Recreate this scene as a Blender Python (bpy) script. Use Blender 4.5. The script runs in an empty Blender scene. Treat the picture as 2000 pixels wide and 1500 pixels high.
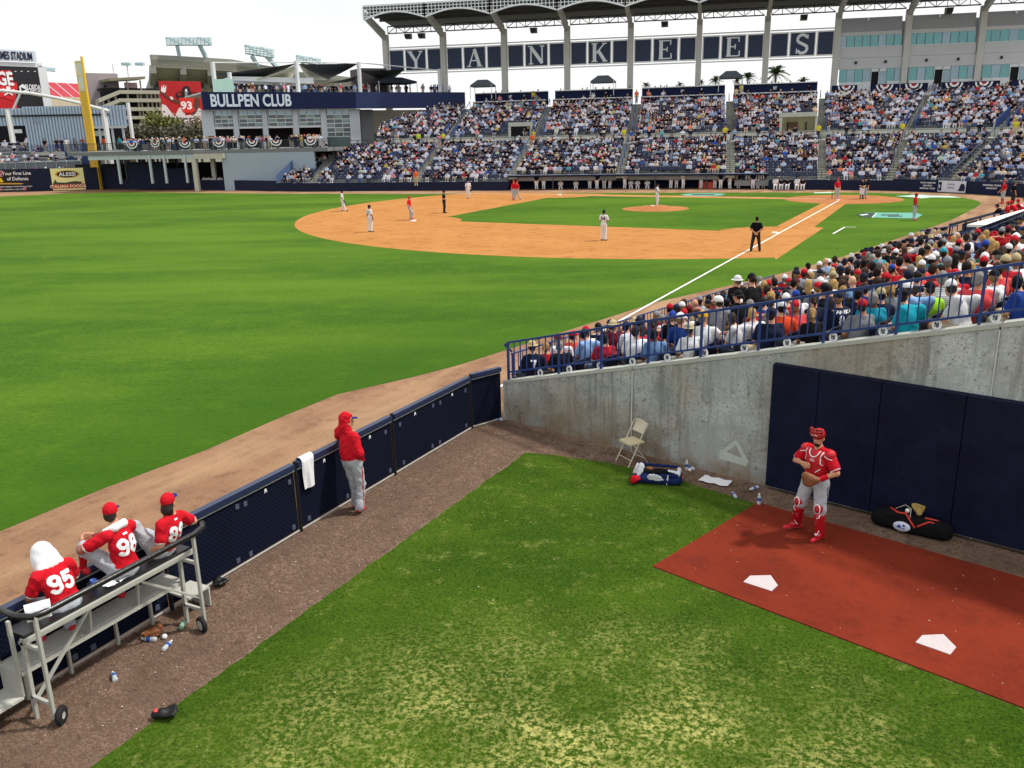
import bpy, bmesh, math, random
import numpy as np
from math import radians as RAD, sin, cos, pi
from mathutils import Vector, Matrix, Euler
from mathutils.bvhtree import BVHTree

random.seed(7)
rng = np.random.default_rng(11)
sc = bpy.context.scene
COL = sc.collection

# ------------------------------------------------------------------ camera
# metres; home plate is the origin, +X runs down the first-base line, +Y down the third-base line
CAM = np.array([-10.60583, 83.13553, 6.50298]); YAW, PITCH, ROLL, FPX = -1.08265043, -0.284971108, -0.0220994582, 1690.1556
def cam_axes():
    f = np.array([cos(PITCH)*cos(YAW), cos(PITCH)*sin(YAW), sin(PITCH)])
    r = np.array([sin(YAW), -cos(YAW), 0.0]); u = np.cross(r, f)
    c, s = cos(ROLL), sin(ROLL)
    return c*r+s*u, -s*r+c*u, f
CR, CU, CF = cam_axes()
cd = bpy.data.cameras.new('camera'); cam = bpy.data.objects.new('camera', cd); COL.objects.link(cam)
cam.matrix_world = Matrix([[CR[i], CU[i], -CF[i], CAM[i]] for i in range(3)] + [[0, 0, 0, 1]])
cd.sensor_width = 36.0; cd.lens = FPX/2000*36.0; cd.clip_start = 0.1; cd.clip_end = 6000
sc.camera = cam

# ------------------------------------------------------------------ sky, sun, exposure
SUN_EL, SUN_H = RAD(57), CR*0.90 + np.array([CF[0], CF[1], 0])*0.16
SUN_AZ = math.atan2(SUN_H[0], SUN_H[1])          # clockwise from +Y
world = bpy.data.worlds.new('World'); sc.world = world; world.use_nodes = True
wt = world.node_tree; wt.nodes.clear()
def wn(t, **k):
    n = wt.nodes.new(t)
    for a, b in k.items(): setattr(n, a, b)
    return n
sky = wn('ShaderNodeTexSky', sky_type='NISHITA', sun_disc=False)
sky.sun_elevation = SUN_EL; sky.sun_rotation = SUN_AZ; sky.dust_density = 3.0
bg1 = wn('ShaderNodeBackground'); bg1.inputs[1].default_value = 0.10
bg2 = wn('ShaderNodeBackground'); bg2.inputs[1].default_value = 1.06
mx = wn('ShaderNodeMixShader'); out = wn('ShaderNodeOutputWorld')
tc = wn('ShaderNodeTexCoord'); mp = wn('ShaderNodeMapping'); mp.inputs['Scale'].default_value = (1, 1, 3.5)
nz = wn('ShaderNodeTexNoise'); nz.inputs['Scale'].default_value = 2.2; nz.inputs['Detail'].default_value = 7
rp = wn('ShaderNodeMapRange'); rp.inputs[1].default_value = .30; rp.inputs[2].default_value = .62; rp.inputs[3].default_value = .90; rp.inputs[4].default_value = 1.0
L = wt.links.new
L(sky.outputs[0], bg1.inputs[0]); L(tc.outputs['Generated'], mp.inputs[0]); L(mp.outputs[0], nz.inputs['Vector'])
L(nz.outputs[0], rp.inputs[0])
cr = wn('ShaderNodeMix', data_type='RGBA'); cr.inputs[6].default_value = (.91, .95, 1, 1); cr.inputs[7].default_value = (1, 1, 1, 1); r2 = wn('ShaderNodeMapRange'); r2.inputs[1].default_value = .36; r2.inputs[2].default_value = .52
L(nz.outputs[0], r2.inputs[0]); L(r2.outputs[0], cr.inputs[0]); L(cr.outputs[2], bg2.inputs[0])
L(rp.outputs[0], mx.inputs[0]); L(bg1.outputs[0], mx.inputs[1]); L(bg2.outputs[0], mx.inputs[2]); L(mx.outputs[0], out.inputs[0])
sl = bpy.data.lights.new('sun', 'SUN'); sl.energy = 3.7; sl.angle = RAD(4); sl.color = (1.0, 0.955, 0.88)
so = bpy.data.objects.new('sun', sl); COL.objects.link(so)
sd = Vector((sin(SUN_AZ)*cos(SUN_EL), cos(SUN_AZ)*cos(SUN_EL), sin(SUN_EL)))
so.rotation_euler = sd.to_track_quat('Z', 'Y').to_euler(); so.location = (0, 40, 80)
vs = sc.view_settings; vs.view_transform = 'Standard'; vs.look = 'None'; vs.exposure = 0.0; vs.gamma = 1.0; vs.use_curve_mapping = False
sc.render.engine = 'CYCLES'; sc.cycles.max_bounces = 5; sc.cycles.transparent_max_bounces = 10
sc.cycles.use_denoising = True

# ------------------------------------------------------------------ surveying helpers: real places from the photograph's sight lines
def project(P):
    d = np.asarray(P, float)-CAM; z = d@CF
    return np.array([1000+FPX*(d@CR)/z, 750-FPX*(d@CU)/z, z])
def ray(px, py): return CF+(px-1000)/FPX*CR-(py-750)/FPX*CU
def G(px, py, z=0.0):
    d = ray(px, py); t = (z-CAM[2])/d[2]; return CAM+t*d
def D(px, py, dist):
    d = ray(px, py); return CAM+d*dist/np.linalg.norm(d[:2])
def HZ(px, dist, z):                     # the place at that distance and height that stands in that direction
    py = 260.0
    for _ in range(6):
        P = D(px, py, dist); P = np.array([P[0], P[1], z]); py = project(P)[1]
    return P
def PL(px, py, A, B):                    # on the vertical plane through A and B
    A = np.array(A, float); B = np.array(B, float); w = (B-A)[:2]; n = np.array([-w[1], w[0]])
    d = ray(px, py); t = ((A[:2]-CAM[:2])@n)/(d[:2]@n); return CAM+t*d

# ------------------------------------------------------------------ materials
def lin(h):
    h = h.lstrip('#'); c = [int(h[i:i+2], 16)/255 for i in (0, 2, 4)]
    return tuple(x/12.92 if x <= .04045 else ((x+.055)/1.055)**2.4 for x in c)
def shade(c, k): return tuple(min(1, x*k) for x in c[:3])
MATS = {}
class NT:
    def __init__(s, name):
        s.m = bpy.data.materials.new(name); s.m.use_nodes = True; s.t = s.m.node_tree
        s.b = s.t.nodes['Principled BSDF']; MATS[name] = s.m
    def n(s, t, **k):
        x = s.t.nodes.new(t)
        for a, b in k.items(): setattr(x, a, b)
        return x
    def l(s, a, b): s.t.links.new(a, b)
    def coord(s, scale=(1, 1, 1), kind='Object'):
        a = s.n('ShaderNodeTexCoord'); b = s.n('ShaderNodeMapping'); b.inputs['Scale'].default_value = scale
        s.l(a.outputs[kind], b.inputs[0]); return b.outputs[0]
    def noise(s, vec, scale, detail=4, rough=.55):
        x = s.n('ShaderNodeTexNoise'); x.inputs['Scale'].default_value = scale; x.inputs['Detail'].default_value = detail; x.inputs['Roughness'].default_value = rough
        s.l(vec, x.inputs['Vector']); return x.outputs[0]
    def vor(s, vec, scale):
        x = s.n('ShaderNodeTexVoronoi'); x.inputs['Scale'].default_value = scale; s.l(vec, x.inputs['Vector']); return x
    def rng(s, v, a, b, c=0, d=1):
        x = s.n('ShaderNodeMapRange'); s.l(v, x.inputs[0])
        for i, q in enumerate((a, b, c, d)): x.inputs[i+1].default_value = q
        return x.outputs[0]
    def mix(s, f, a, b):
        x = s.n('ShaderNodeMix', data_type='RGBA')
        if isinstance(f, float): x.inputs[0].default_value = f
        else: s.l(f, x.inputs[0])
        for i, q in ((6, a), (7, b)):
            if isinstance(q, tuple): x.inputs[i].default_value = (*q[:3], 1)
            else: s.l(q, x.inputs[i])
        return x.outputs[2]
    def mul(s, a, b):
        x = s.n('ShaderNodeMath', operation='MULTIPLY'); s.l(a, x.inputs[0])
        if isinstance(b, float): x.inputs[1].default_value = b
        else: s.l(b, x.inputs[1])
        return x.outputs[0]
    def base(s, c):
        if isinstance(c, tuple): s.b.inputs['Base Color'].default_value = (*c[:3], 1)
        else: s.l(c, s.b.inputs['Base Color'])
    def bump(s, h, st=.3, dist=.02):
        x = s.n('ShaderNodeBump'); x.inputs['Strength'].default_value = st; x.inputs['Distance'].default_value = dist
        s.l(h, x.inputs['Height']); s.l(x.outputs[0], s.b.inputs['Normal'])
    def fin(s, rough=.7, metal=0.0, spec=.5):
        s.b.inputs['Roughness'].default_value = rough; s.b.inputs['Metallic'].default_value = metal; s.b.inputs['Specular IOR Level'].default_value = spec
        return s.m
def M(name, c, rough=.7, var=.18, scale=3.0, bump=0.0, bscale=40.0, metal=0.0, spec=.4):
    if name in MATS: return MATS[name]
    if isinstance(c, str): c = lin(c)
    s = NT(name); v = s.coord()
    if var: s.base(s.mix(s.noise(v, scale, 6), shade(c, 1-var), shade(c, 1+var)))
    else: s.base(c)
    if bump: s.bump(s.noise(v, bscale, 5), bump, .02)
    return s.fin(rough, metal, spec)

# ------------------------------------------------------------------ mesh helpers
def link(o, parent=None):
    COL.objects.link(o)
    if parent is not None:
        o.parent = parent; o.matrix_parent_inverse = Matrix.LocRotScale(parent.location, parent.rotation_euler, None).inverted() if parent.parent is None else (Matrix.LocRotScale(parent.parent.location, parent.parent.rotation_euler, None) @ parent.matrix_parent_inverse @ Matrix.LocRotScale(parent.location, parent.rotation_euler, None)).inverted()
    return o
def tag(o, label=None, cat=None, group=None, kind=None):
    if label: o['label'] = label
    if cat: o['category'] = cat
    if group: o['group'] = group
    if kind: o['kind'] = kind
    return o
def thing(name, label, cat, loc=(0, 0, 0), group=None):
    o = bpy.data.objects.new(name, None); o.location = tuple(map(float, loc)); o.empty_display_size = .2
    COL.objects.link(o); return tag(o, label, cat, group)
def mesh(name, v, f, m, parent=None, smooth=False, mi=None):
    me = bpy.data.meshes.new(name); me.from_pydata([tuple(map(float, x)) for x in v], [], [tuple(map(int, x)) for x in f])
    for q in (m if isinstance(m, (list, tuple)) else [m]): me.materials.append(q)
    if mi is not None: me.polygons.foreach_set('material_index', np.asarray(mi, np.int32))
    if smooth: me.polygons.foreach_set('use_smooth', np.ones(len(me.polygons), bool))
    me.update()
    return link(bpy.data.objects.new(name, me), parent)
class MB:
    def __init__(s): s.v, s.f, s.mi, s.cur = [], [], [], 0
    def add(s, v, f):
        k = len(s.v); s.v += [tuple(map(float, x)) for x in v]; s.f += [tuple(i+k for i in q) for q in f]; s.mi += [s.cur]*len(f); return s
    def hexa(s, p): return s.add(p, [(0, 3, 2, 1), (4, 5, 6, 7), (0, 1, 5, 4), (1, 2, 6, 5), (2, 3, 7, 6), (3, 0, 4, 7)])
    def box(s, x0, y0, z0, x1, y1, z1):
        return s.hexa([(x0, y0, z0), (x1, y0, z0), (x1, y1, z0), (x0, y1, z0), (x0, y0, z1), (x1, y0, z1), (x1, y1, z1), (x0, y1, z1)])
    def slab(s, a, b, z0, z1, th, side=1.0):            # wall from a to b with thickness to its left (side 1) or right
        a = np.array(a[:2], float); b = np.array(b[:2], float); d = b-a; n = np.array([-d[1], d[0]])/np.linalg.norm(d)*th*side
        z0 = z0 if isinstance(z0, tuple) else (z0, z0); z1 = z1 if isinstance(z1, tuple) else (z1, z1)
        q = [a, b, b+n, a+n]; zz = [0, 1, 1, 0]
        return s.hexa([(*p, z0[i]) for p, i in zip(q, zz)]+[(*p, z1[i]) for p, i in zip(q, zz)])
    def prism(s, poly, z0, z1):
        n = len(poly); return s.add([(p[0], p[1], z0) for p in poly]+[(p[0], p[1], z1) for p in poly], [tuple(range(n))[::-1], tuple(range(n, 2*n))]+[(i, (i+1) % n, n+(i+1) % n, n+i) for i in range(n)])
    def plate(s, pts, nrm, th):                          # polygon in space given thickness along nrm
        n = len(pts); nrm = np.array(nrm, float); P = [np.array(p, float) for p in pts]
        return s.add(P+[p+nrm*th for p in P], [tuple(range(n)), tuple(range(n, 2*n))[::-1]]+[(i, n+i, n+(i+1) % n, (i+1) % n) for i in range(n)])
    def bar(s, a, b, w, h=None, up=(0, 0, 1)):
        a = np.array(a, float); b = np.array(b, float); d = b-a; L_ = np.linalg.norm(d)
        if L_ < 1e-6: return s
        d = d/L_; h = h or w; up = np.array(up, float)
        if abs(d@up) > .98: up = np.array([1., 0, 0])
        x = np.cross(d, up); x /= np.linalg.norm(x); y = np.cross(x, d); x = x*w/2; y = y*h/2
        return s.hexa([a-x-y, a+x-y, a+x+y, a-x+y, b-x-y, b+x-y, b+x+y, b-x+y])
    def tube(s, path, r, n=6, cap=True):
        P = [np.array(p, float) for p in path]; rr = r if isinstance(r, (list, tuple)) else [r]*len(P); vs_ = []; prev = None
        for i, p in enumerate(P):
            t = P[min(i+1, len(P)-1)]-P[max(i-1, 0)]; t = t/(np.linalg.norm(t)+1e-9)
            if prev is None: u = np.cross(t, (0, 0, 1.) if abs(t[2]) < .9 else (1., 0, 0))
            else: u = prev-t*(prev@t)
            u = u/(np.linalg.norm(u)+1e-9); prev = u; w = np.cross(t, u)
            vs_ += [p+rr[i]*(cos(2*pi*k/n)*u+sin(2*pi*k/n)*w) for k in range(n)]
        f = [(i*n+k, i*n+(k+1) % n, (i+1)*n+(k+1) % n, (i+1)*n+k) for i in range(len(P)-1) for k in range(n)]
        if cap: f += [tuple(range(n))[::-1], tuple((len(P)-1)*n+k for k in range(n))]
        return s.add(vs_, f)
    def lathe(s, prof, o=(0, 0, 0), n=16, ax=(0, 0, 1)):
        ax = np.array(ax, float); ax /= np.linalg.norm(ax); u = np.cross(ax, (1., 0, 0) if abs(ax[0]) < .9 else (0, 1., 0)); u /= np.linalg.norm(u); w = np.cross(ax, u); o = np.array(o, float)
        vs_ = [o+ax*z+r*(cos(2*pi*k/n)*u+sin(2*pi*k/n)*w) for r, z in prof for k in range(n)]
        f = [(i*n+k, i*n+(k+1) % n, (i+1)*n+(k+1) % n, (i+1)*n+k) for i in range(len(prof)-1) for k in range(n)]
        return s.add(vs_, f)
    def build(s, name, m, parent=None, smooth=False): return mesh(name, s.v, s.f, m, parent, smooth, s.mi if isinstance(m, (list, tuple)) else None)
def flat(name, pts, z, m, kind='structure', parent=None):
    from mathutils.geometry import tessellate_polygon
    pts = [(float(p[0]), float(p[1])) for p in pts]
    tr = tessellate_polygon([[Vector((*p, 0)) for p in pts]]); me = bpy.data.meshes.new(name)
    me.from_pydata([(*p, z) for p in pts], [], [tuple(t) for t in tr]); me.update(); me.materials.append(m)
    o = link(bpy.data.objects.new(name, me), parent)
    for p in me.polygons:
        if p.normal.z < 0: p.flip()
    if kind: o['kind'] = kind
    return o
TEXTS = {}
def text(name, s, size, O, U_, V_, m, parent=None, off=0.0, ext=.01, sx=1.0, align='CENTER', width=None):
    """lettering: text s, cap height size, centred at O, along U_, up V_"""
    cu = bpy.data.curves.new(name, 'FONT'); cu.body = s; cu.size = size/.69; cu.align_x = align; cu.extrude = ext; cu.offset = off*size
    cu.resolution_u = 3
    o = bpy.data.objects.new(name, cu); COL.objects.link(o)
    me = bpy.data.meshes.new_from_object(o); bpy.data.objects.remove(o)
    U_ = np.array(U_, float); U_ /= np.linalg.norm(U_); V_ = np.array(V_, float); V_ = V_-U_*(U_@V_); V_ /= np.linalg.norm(V_); N_ = np.cross(U_, V_)
    n = len(me.vertices); co = np.empty(n*3); me.vertices.foreach_get('co', co); co = co.reshape(-1, 3)
    k = sx
    if width: k = width/(co[:, 0].max()-co[:, 0].min())
    co = np.array(O, float)+co[:, :1]*k*U_+(co[:, 1:2]-size*.5)*V_+co[:, 2:3]*N_
    me.vertices.foreach_set('co', co.ravel()); me.materials.clear(); me.materials.append(m); me.update()
    me.name = name
    return link(bpy.data.objects.new(name, me), parent)
# ------------------------------------------------------------------ people: one continuous surface grown round a skeleton
def V3(*a): return np.array(a if len(a) > 1 else a[0], float)
def unit(v): v = np.asarray(v, float); return v/(np.linalg.norm(v)+1e-12)
def cap_(a, b, ra, rb, m, k=.03): return ('c', V3(a), V3(b), ra, rb, m, k)
def ell(c, r, m, R=None, k=.04): return ('e', V3(c), V3(r), np.eye(3) if R is None else R, None, m, k)
def sdf_mesh(prims, h, cuts=(), wr=0.0, cloth=()):
    lo = np.full(3, 1e9); hi = -lo
    bb = []
    for p in prims:
        if p[0] == 'c': a = np.minimum(p[1]-p[3], p[2]-p[4]); b = np.maximum(p[1]+p[3], p[2]+p[4])
        else:
            e = np.sqrt(((p[3]*p[2])**2).sum(1)); a = p[1]-e; b = p[1]+e
        bb.append((a, b)); lo = np.minimum(lo, a); hi = np.maximum(hi, b)
    lo -= 3*h; n = np.ceil((hi+3*h-lo)/h).astype(int)+1
    F = np.full(n, 1.0, np.float32); Rm = np.full(n, 9.0, np.float32); Mi = np.zeros(n, np.int8)
    ax = [lo[i]+h*np.arange(n[i]) for i in range(3)]
    for p, (a, b) in zip(prims, bb):
        k = p[6]; pad = k+2.5*h
        i0 = np.maximum(np.floor((a-pad-lo)/h).astype(int), 0); i1 = np.minimum(np.ceil((b+pad-lo)/h).astype(int)+1, n)
        s = tuple(slice(i0[i], i1[i]) for i in range(3))
        X = np.stack(np.meshgrid(*[ax[i][s[i]] for i in range(3)], indexing='ij'), -1).astype(np.float32)
        if p[0] == 'c':
            ab = (p[2]-p[1]); q = X-p[1].astype(np.float32); t = np.clip(q@ab.astype(np.float32)/(ab@ab+1e-9), 0, 1)
            d = np.linalg.norm(q-t[..., None]*ab.astype(np.float32), axis=-1)-(p[3]+(p[4]-p[3])*t)
        else:
            q = (X-p[1].astype(np.float32))@p[3].astype(np.float32); r = p[2].astype(np.float32)
            k0 = np.linalg.norm(q/r, axis=-1); k1 = np.linalg.norm(q/(r*r), axis=-1)+1e-9; d = k0*(k0-1)/k1
        f = F[s]; rm = Rm[s]; w = d < rm
        Mi[s] = np.where(w, p[5], Mi[s]); Rm[s] = np.where(w, d, rm)
        hh = np.clip(.5+.5*(f-d)/k, 0, 1); F[s] = f*(1-hh)+d*hh-k*hh*(1-hh)
    if wr or cuts:
        X = np.stack(np.meshgrid(*ax, indexing='ij'), -1).astype(np.float32)
        if wr:
            x, y, z = X[..., 0], X[..., 1], X[..., 2]
            g = (1-np.abs(np.sin(15*z+6*np.sin(9*x+3)+7*y)))*1.1+(1-np.abs(np.sin(22*z-19*x+4*np.sin(13*y))))*.8+np.sin(43*z+31*x-17*y)*.25-.75; g = -g
            F += np.where(np.isin(Mi, list(cloth)), wr*g, 0).astype(np.float32)
        for pt, nn in cuts: F = np.maximum(F, (X-V3(pt).astype(np.float32))@V3(nn).astype(np.float32))
    ins = F < 0; N = n; ids = []; pos = []; quads = []; qm = []
    st = np.array([N[1]*N[2], N[2], 1])
    for A in range(3):
        B, C = (A+1) % 3, (A+2) % 3
        s0 = [slice(None)]*3; s1 = [slice(None)]*3; s0[A] = slice(0, -1); s1[A] = slice(1, None)
        cr = ins[tuple(s0)] != ins[tuple(s1)]; e = np.argwhere(cr)
        if not len(e): continue
        e1 = e.copy(); e1[:, A] += 1
        f0 = F[tuple(e.T)]; f1 = F[tuple(e1.T)]; P = e.astype(float); P[:, A] += f0/(f0-f1)
        i0 = ins[tuple(e.T)]; m = np.where(i0, Mi[tuple(e.T)], Mi[tuple(e1.T)])
        base = e@st; c = [base-st[B]-st[C], base-st[C], base, base-st[B]]
        for q in c: ids.append(q); pos.append(P)
        Q = np.stack(c, 1); Q[~i0] = Q[~i0][:, ::-1]; quads.append(Q); qm.append(m)
    ids = np.concatenate(ids); pos = np.concatenate(pos); Q = np.concatenate(quads); qm = np.concatenate(qm)
    u, inv = np.unique(ids, return_inverse=True); cnt = np.bincount(inv)
    v = np.stack([np.bincount(inv, pos[:, i])/cnt for i in range(3)], 1)*h+lo
    return v, np.searchsorted(u, Q), qm
def fastmesh(name, v, q, mats, mi=None, smooth=True):
    me = bpy.data.meshes.new(name); q = np.asarray(q); k = q.shape[1]
    me.vertices.add(len(v)); me.vertices.foreach_set('co', np.asarray(v, np.float32).ravel())
    me.loops.add(q.size); me.loops.foreach_set('vertex_index', q.ravel().astype(np.int32))
    me.polygons.add(len(q)); me.polygons.foreach_set('loop_start', (np.arange(len(q))*k).astype(np.int32))
    for m in mats: me.materials.append(m)
    if mi is not None: me.polygons.foreach_set('material_index', np.asarray(mi, np.int32))
    if smooth: me.polygons.foreach_set('use_smooth', np.ones(len(q), bool))
    me.update(calc_edges=True); return me

# slots of every body
SK, SH, PA, SHOE, HA, SL, SO, TR, EY, LIP = range(10)
def frame(y, z=(0, 0, 1)):
    z = unit(z); y = unit(np.array(y)-z*np.dot(y, z)); x = np.cross(y, z); return np.stack([x, y, z], 1)
def basis(lat, up):
    x = unit(lat); z = unit(np.array(up)-x*(np.dot(x, up))); return np.stack([x, np.cross(z, x), z], 1)
def headrot(yaw, pitch=0.0, roll=0.0): return np.array(Euler((RAD(pitch), RAD(roll), RAD(yaw)), 'XYZ').to_matrix())
def stand(**k):
    J = dict(pel=(0, 0, .98), chest=(0, 0, 1.31), neck=(0, -.01, 1.53), head=(0, .025, 1.70), yaw=0, pitch=0,
             shR=(.185, -.01, 1.46), elR=(.245, -.03, 1.17), wrR=(.25, .05, .93), shL=(-.185, -.01, 1.46), elL=(-.245, -.03, 1.17), wrL=(-.25, .05, .93),
             hipR=(.09, 0, .95), knR=(.10, .03, .52), anR=(.11, -.02, .09), hipL=(-.09, 0, .95), knL=(-.10, .03, .52), anL=(-.11, -.02, .09), toeR=None, toeL=None, hR=None, hL=None)
    J.update(k); return J
def sit(**k):
    J = dict(pel=(0, 0, .54), chest=(0, -.02, .87), neck=(0, .02, 1.08), head=(0, .06, 1.25), yaw=0, pitch=-6,
             shR=(.185, 0, 1.01), elR=(.26, .06, .74), wrR=(.16, .26, .62), shL=(-.185, 0, 1.01), elL=(-.26, .06, .74), wrL=(-.16, .26, .62),
             hipR=(.09, .03, .53), knR=(.14, .44, .54), anR=(.13, .42, .1), hipL=(-.09, .03, .53), knL=(-.14, .44, .54), anL=(-.13, .42, .1), toeR=None, toeL=None, hR=None, hL=None)
    J.update(k); return J
def hand(w, d, nrm, side, m=SK, det=True, curl=.4):
    """palm, four unequal bent fingers and a thumb off the side of the palm"""
    d = unit(d); nrm = unit(np.array(nrm)-d*np.dot(nrm, d)); s = np.cross(d, nrm)*side; P = []
    if not det: return [cap_(w, w+d*.09, .034, .036, m), cap_(w+d*.09, w+d*.15+nrm*.03, .034, .024, m)]
    for i, (o, l) in enumerate(((-.030, .072), (-.010, .082), (.011, .076), (.030, .058))):
        a = w+d*.015+s*o*.6; b = w+d*.088+s*o; P.append(cap_(a, b, .017, .0145, m, .012))
        c = b+unit(d+nrm*curl*.5+s*o*3)*l*.55; e = c+unit(d*.8+nrm*curl*1.5+s*o*3)*l*.5
        P += [cap_(b, c, .0125, .0115, m, .006), cap_(c, e, .0115, .009, m, .006)]
    t0 = w+d*.025-s*.028; t1 = t0+unit(d*.7-s*.8+nrm*.3)*.05
    P += [cap_(t0, t1, .017, .0135, m, .012), cap_(t1, t1+unit(d-s*.25+nrm*.3)*.038, .0125, .010, m, .006)]
    return P
def human(J, o):
    g = lambda n: V3(J[n]); P = []; fat = o.get('fat', 1.0); loose = o.get('loose', .010)
    pel, ch, nk, hd = g('pel'), g('chest'), g('neck'), g('head'); up = unit(ch-pel)
    Rc = basis(g('shR')-g('shL'), nk-ch*.5-pel*.5); Rp = basis(g('hipR')-g('hipL'), up)
    fw = Rc[:, 1]; tm = o.get('torso', SH); w = o.get('w', 1.0)
    P += [ell(pel+Rp@V3(0, -.01, -.02), (.168*w*fat**.5, .122*fat**.5, .125), PA, Rp, .05),
          ell(pel*.55+ch*.45+fw*.01*fat, (.156*w*fat, .114*fat, .19), tm, Rc, .08),
          ell(ch, (.180*w*fat**.4, .124*fat**.4, .195), tm, Rc, .08),
          ell(pel*.85+ch*.15+fw*.012*fat, (.166*w*fat**.7, .122*fat**.7, .07), tm, Rp, .04)]
    if o.get('fem'): P += [ell(ch+Rc@V3(s*.075, .085, -.01), (.066, .06, .07), tm, Rc, .03) for s in (1, -1)]
    for a in 'RL': P.append(cap_(nk+(ch-nk)*.12, g('sh'+a)+(ch-nk)*.02, .062, .062, tm, .05))
    P.append(cap_(nk+(ch-nk)*.25, nk+unit(hd-nk)*.09, .06, .055, o.get('neckm', SK), .03))
    if o.get('collar'): P.append(cap_(nk+(ch-nk)*.16, nk+(ch-nk)*.02, .074, .068, o['collar'], .015))
    R = headrot(J['yaw'], J['pitch'], J.get('roll', 0)); H = lambda *a: hd+R@V3(*a)
    fm = o.get('facem', SK)
    P += [ell(H(0, -.012, .022), (.077, .097, .103), SK, R, .02), ell(H(0, .032, -.045), (.060, .064, .082), SK, R, .03), ell(H(0, .052, -.092), (.036, .036, .034), o.get('chin', SK), R, .02),
          cap_(H(0, .094, .008), H(0, .110, -.028), .010, .016, SK, .012), cap_(H(-.02, .086, -.066), H(.02, .086, -.066), .009, .009, LIP, .006)]
    for s in (1, -1):
        P += [ell(H(s*.079, -.008, -.016), (.012, .026, .034), SK, R, .008), ell(H(s*.031, .080, .010), (.014, .012, .009), EY, R, .004), cap_(H(s*.016, .089, .030), H(s*.046, .078, .031), .008, .007, HA, .006)]
    if o.get('hair'): P += [ell(H(0, -.024, .034), (.084, .098, .098), HA, R, .01), ell(H(0, -.055, -.03), (.074, .06, .075), HA, R, .015)]
    if o.get('mullet'): P += [ell(H(0, -.075, -.08), (.085, .06, .085), HA, R, .02)]
    if o.get('beard'): P += [ell(H(0, .058, -.088), (.045, .042, .05), HA, R, .015)]
    sl = o.get('sleeve', 'short')
    for a, sg in (('R', 1), ('L', -1)):
        s_, e_, w_ = g('sh'+a), g('el'+a), g('wr'+a); am = o.get('arm'+a, o.get('arm', SK))
        mid = s_+(e_-s_)*.68
        up_m = SH if sl != 'none' else am
        P.append(cap_(s_, e_, .058, .046, am, .03)); P.append(cap_(e_, w_, .047, .031, am, .02))
        if sl == 'short': P += [cap_(s_, mid, .073+loose*.5, .068+loose, SH, .03)]
        if sl == 'long': P += [cap_(s_, e_, .068+loose*.5, .054+loose, SH, .06), cap_(e_, w_+(e_-w_)*.06, .054+loose, .042+loose*.5, SH, .04)]
        if o.get('cuff') is not None and sl == 'short': P.append(ell(mid+unit(e_-s_)*.050, (.062+loose, .062+loose, .013), o['cuff'], frame(np.cross(unit(e_-s_), (.3, .5, .8)), unit(e_-s_)), .004))
        if o.get('band'+a): P.append(cap_(w_+(e_-w_)*.14, w_+(e_-w_)*.42, .040, .046, o['band'+a], .006))
        hv = J.get('h'+a); d_, n_ = (unit(w_-e_), -fw*.3-Rc[:, 0]*sg*.8) if hv is None else (V3(hv[0]), V3(hv[1]))
        P += hand(w_, d_, n_, sg, SK, o.get('det', False), o.get('curl'+a, .5))
        h_, k_, n2 = g('hip'+a), g('kn'+a), g('an'+a); pt = o.get('pants', 'long')
        P.append(cap_(h_, k_, .088*fat**.3, .060, SK if pt == 'short' else PA, .04))
        P.append(cap_(k_, n2, .058, .040, {'long': PA, 'short': SK, 'knick': SO}[pt], .025))
        if pt == 'long': P += [cap_(h_, k_, .096*fat**.3+loose, .072+loose, PA, .04), cap_(k_, n2+(k_-n2)*.02, .070+loose, .056+loose*1.6, PA, .03)]
        if pt == 'short': P.append(cap_(h_, k_+(h_-k_)*.18, .098*fat**.3+loose, .080+loose, PA, .04))
        if pt == 'knick': P += [cap_(h_, k_, .100+loose, .074+loose, PA, .04), cap_(k_, k_+(n2-k_)*.22, .072+loose, .056+loose, PA, .03)]
        cv = k_+(n2-k_)*.3-unit(np.cross(unit(n2-k_), Rp[:, 0]))*0
        P.append(ell(cv+np.array([0, 0, 0]), (.056, .06, .09), {'long': PA, 'short': SK, 'knick': SO}[pt], None, .03))
        tv = J.get('toe'+a); tv = n2+V3(sg*.03, .19, -.055) if tv is None else V3(tv)
        dn = unit(np.cross(Rp[:, 0], unit(tv-n2)))
        hl = n2-unit(tv-n2)*.045+V3(0, 0, -.035)
        P += [cap_(hl, tv, .043, .036, SHOE, .02), cap_(n2, hl, .045, .043, SHOE, .02), cap_(hl+V3(0, 0, -.018), tv+V3(0, 0, -.012), .030, .029, o.get('sole', SHOE), .006)]
    return P

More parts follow.
